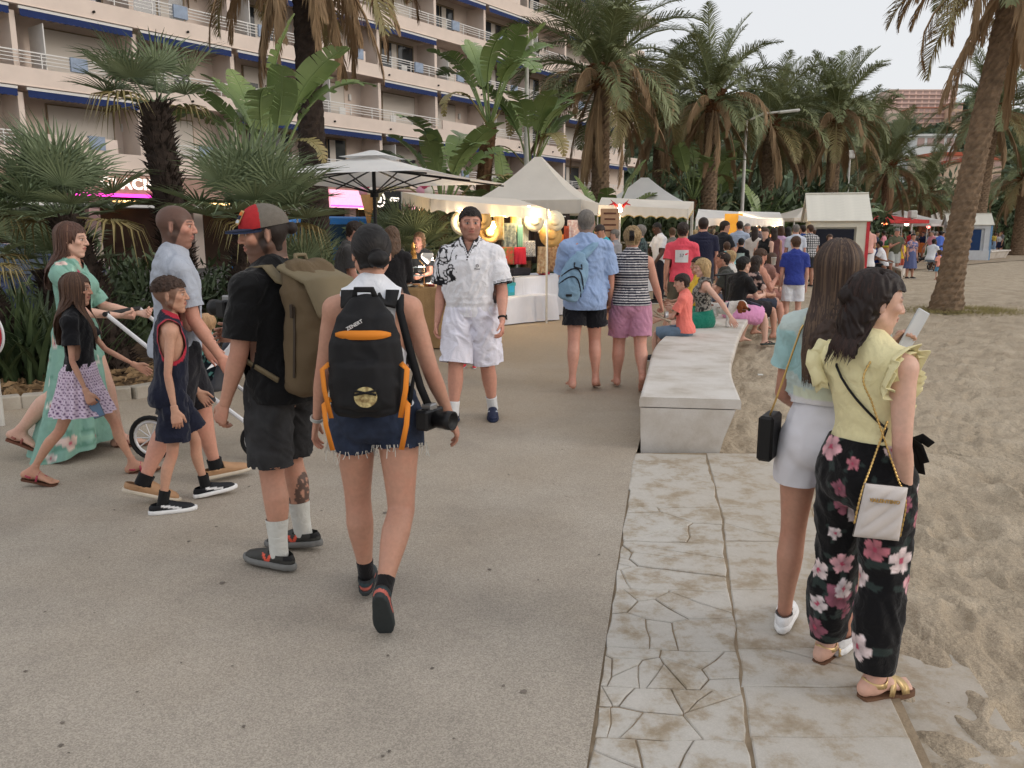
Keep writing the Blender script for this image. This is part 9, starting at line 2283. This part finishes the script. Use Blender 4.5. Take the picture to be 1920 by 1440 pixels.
# ------------------------------------------------------------------ stroller with baby, dog
def stroller(loc, rz, label, s=1.0, fc=(222, 222, 224), sc=(70, 72, 78), wheels=((-.34, -.27, .15), (-.34, .27, .15), (.42, -.2, .12), (.42, .2, .12)), rev=1):
 root = empty('stroller', (loc[0], loc[1], 0), rz, label, 'stroller'); root.scale = (s, s, s); Mf = mat('stroller_frame_%d' % fc[0], fc, .35, metal=.3); Ms = mat('stroller_fabric_%d' % sc[0], sc, .85)
 for y in (-.22, .22):
  b = MB(); b.tube([(-.62, y, 1.05), (-.1, y, .62), (.42, y, .22)], .016, 8); b.build('side_tube', Mf, root); b = MB(); b.tube([(-.34, y, .16), (-.05, y, .56)], .014, 8); b.build('rear_strut', Mf, root)
 b = MB(); b.tube([(-.62, -.24, 1.05), (-.62, .24, 1.05)], .018, 8); b.build('handle', M_BLACK, root)
 P = [Cyl([(-.2 * rev, 0, .82), (-.1 * rev, 0, .52), (.2 * rev, 0, .47)], (0, 1, 0), (.6 * rev, 0, .6), [.17, .19, .18], [.05, .05, .04], k=.03), Cyl([(.2 * rev, 0, .47), (.3 * rev, 0, .3)], (0, 1, 0), (1, 0, .3), [.17, .15], [.03, .025], k=.03)]; V, F = sdf_mesh(P, .02); obj('seat', mesh_np('seat', V, F), Ms, root)
 b = MB(); V = []; n, k = 10, 9
 for i in range(n + 1):
  for j in range(k + 1): a = R(100 + 70 * i / n) if rev > 0 else R(28 + 24 * i / n); c = R(180 * j / k); V.append((-.08 * rev + .36 * math.cos(a) * math.sin(c) ** .3, .22 * math.cos(c), .66 + .36 * math.sin(a) * math.sin(c) ** .5))
 b.add(V, [(i * (k + 1) + j, (i + 1) * (k + 1) + j, (i + 1) * (k + 1) + j + 1, i * (k + 1) + j + 1) for i in range(n) for j in range(k)]); o = b.build('hood', Ms if fc[0] < 100 else Mf, root, True); o.modifiers.new('Solidify', 'SOLIDIFY').thickness = .01
 for x, y, r in wheels:
  w_ = MB(); w_.tube([(r * math.cos(t), 0, r * math.sin(t)) for t in np.linspace(0, 2 * math.pi, 25)[:-1]], .017, 6, closed=True); wo = w_.build('wheel', mat('tyre_black', (28, 28, 30), .85), root, True, loc=(x, y, r + .017))
  q = MB(); q.tube([(r * .8 * math.cos(t), 0, r * .8 * math.sin(t)) for t in np.linspace(0, 2 * math.pi, 25)[:-1]], .011, 6, closed=True); q.build('rim', Mf, wo, True)
  for k2 in range(10): a = k2 * math.pi / 5; q = MB(); q.tube([(0, 0, 0), (r * .8 * math.cos(a), 0, r * .8 * math.sin(a))], .0045, 4); q.build('spoke', Mf, wo)
 return root
hb = HERO['dress']; hw = hb.world(hb.arm[1]['W']); sx = hw[0] + .56; stroller((sx, hw[1] + .12), R(-4), 'white-framed stroller pushed by the woman in the mint dress', 1.0, rev=-1)
fb = Fig(.80, 'm', 1.15, 'light', 91, True, True, .008, head=(10, -8, 0), hh=.172, seat=.56, **{k: POSE['sit'][k] for k in ('L', 'Rr')}, la=dict(flex=30, abd=20, elbow=40), ra=dict(flex=40, abd=20, elbow=50)); fb.body(bare_feet=(-1, 1), shave=((190, 156, 120), .5)); fb.shirt((44, 62, 70), hem=.05, loose=.014, cf=print_((30, 40, 48), (110, 170, 160), 30)); fb.pants((60, 70, 80), .8); fb.hair_cap((176, 140, 104), .008, .22, -.2, .004)
fb.place((sx + .03, hw[1] + .10), 84, 'baby with light hair sitting in the white stroller')
p = G(1730, 508); stroller((p[0], p[1]), R(160), 'black stroller on the sand beside the blue-dressed woman', 1.0, (30, 30, 32), (28, 28, 32))
def dog():
 p = G(1352, 612, .4); root = empty('dog', (p[0], p[1], .402), R(-35), 'small white and brown spaniel standing on the bench', 'dog'); Y = np.array([0, 1.0, 0])
 P = [Cyl([(-.17, 0, .24), (-.08, 0, .235), (.05, 0, .235), (.13, 0, .25)], (0, 1, 0), (0, 0, 1), [.06, .066, .07, .06], [.068, .068, .08, .075], k=.03)]
 P.append(Cyl([(.12, 0, .27), (.2, 0, .30), (.245, 0, .30)], (0, 1, 0), (-.5, 0, 1), [.05, .042, .045], [.055, .046, .05], k=.04)); P.append(ball((.265, 0, .295), (.062, .056, .056), k=.03)); P.append(rod((.29, 0, .28), (.36, 0, .235), .034, .022, k=.03)); P.append(ball((.362, 0, .24), .013, k=.006))
 for y in (-.045, .045):
  P.append(Cyl([(.10, y, .22), (.105, y, .12), (.09, y, .06), (.1, y, .018)], (0, 1, 0), (1, 0, 0), [.034, .022, .017, .02], [.042, .024, .018, .022], k=.02)); P.append(rod((.1, y, .014), (.125, y, .012), .017, .014, k=.01))
  P.append(Cyl([(-.13, y, .23), (-.09, y, .15), (-.155, y, .085), (-.15, y, .018)], (0, 1, 0), (1, 0, 0), [.045, .032, .017, .019], [.06, .04, .02, .021], k=.02)); P.append(rod((-.15, y, .014), (-.12, y, .012), .017, .014, k=.01))
 P.append(Cyl([(-.17, 0, .26), (-.23, 0, .31), (-.27, 0, .36)], (0, 1, 0), (1, 0, 0), [.02, .018, .012], [.02, .022, .014], k=.015)); V, F = sdf_mesh(P, .008); N = normals(V, F); V = V + N * (.006 * fbm(V * 45, 2, 3))[:, None]
 C = np.repeat(lin((226, 220, 214))[None], len(V), 0); br = lin((128, 74, 44)); C[(V[:, 0] > .235) & (np.abs(V[:, 1]) > .018)] = br; C[(fbm(V * 9, 2, 5) > .25) & (V[:, 2] > .24) & (V[:, 0] < .0)] = br; C[(V[:, 0] > .352)] = lin((40, 30, 28)); obj('body', mesh_np('body', V, F, True, C), attr_mat('fur', .9, .8, 180, .2, dist=.006), root)
 for s in (-1, 1):
  V, F = sdf_mesh([Cyl([(.255, s * .052, .325), (.262, s * .075, .27), (.27, s * .07, .2)], (1, 0, 0), (0, 1, 0), [.026, .042, .032], [.012, .012, .01], k=.01)], .006); V = V + normals(V, F) * (.006 * fbm(V * 60, 2, 3))[:, None]; obj('ear', mesh_np('ear', V, F, True, np.repeat(br[None], len(V), 0)), MATS['fur'], root)
 b = MB(); b.tube([(.1 + .0 * math.sin(t), .078 * math.cos(t), .24 + .085 * math.sin(t)) for t in np.linspace(0, 6.28, 20)], .009, 6); b.build('harness', mat('blue_harness', (40, 44, 90), .8), root, True)
dog()
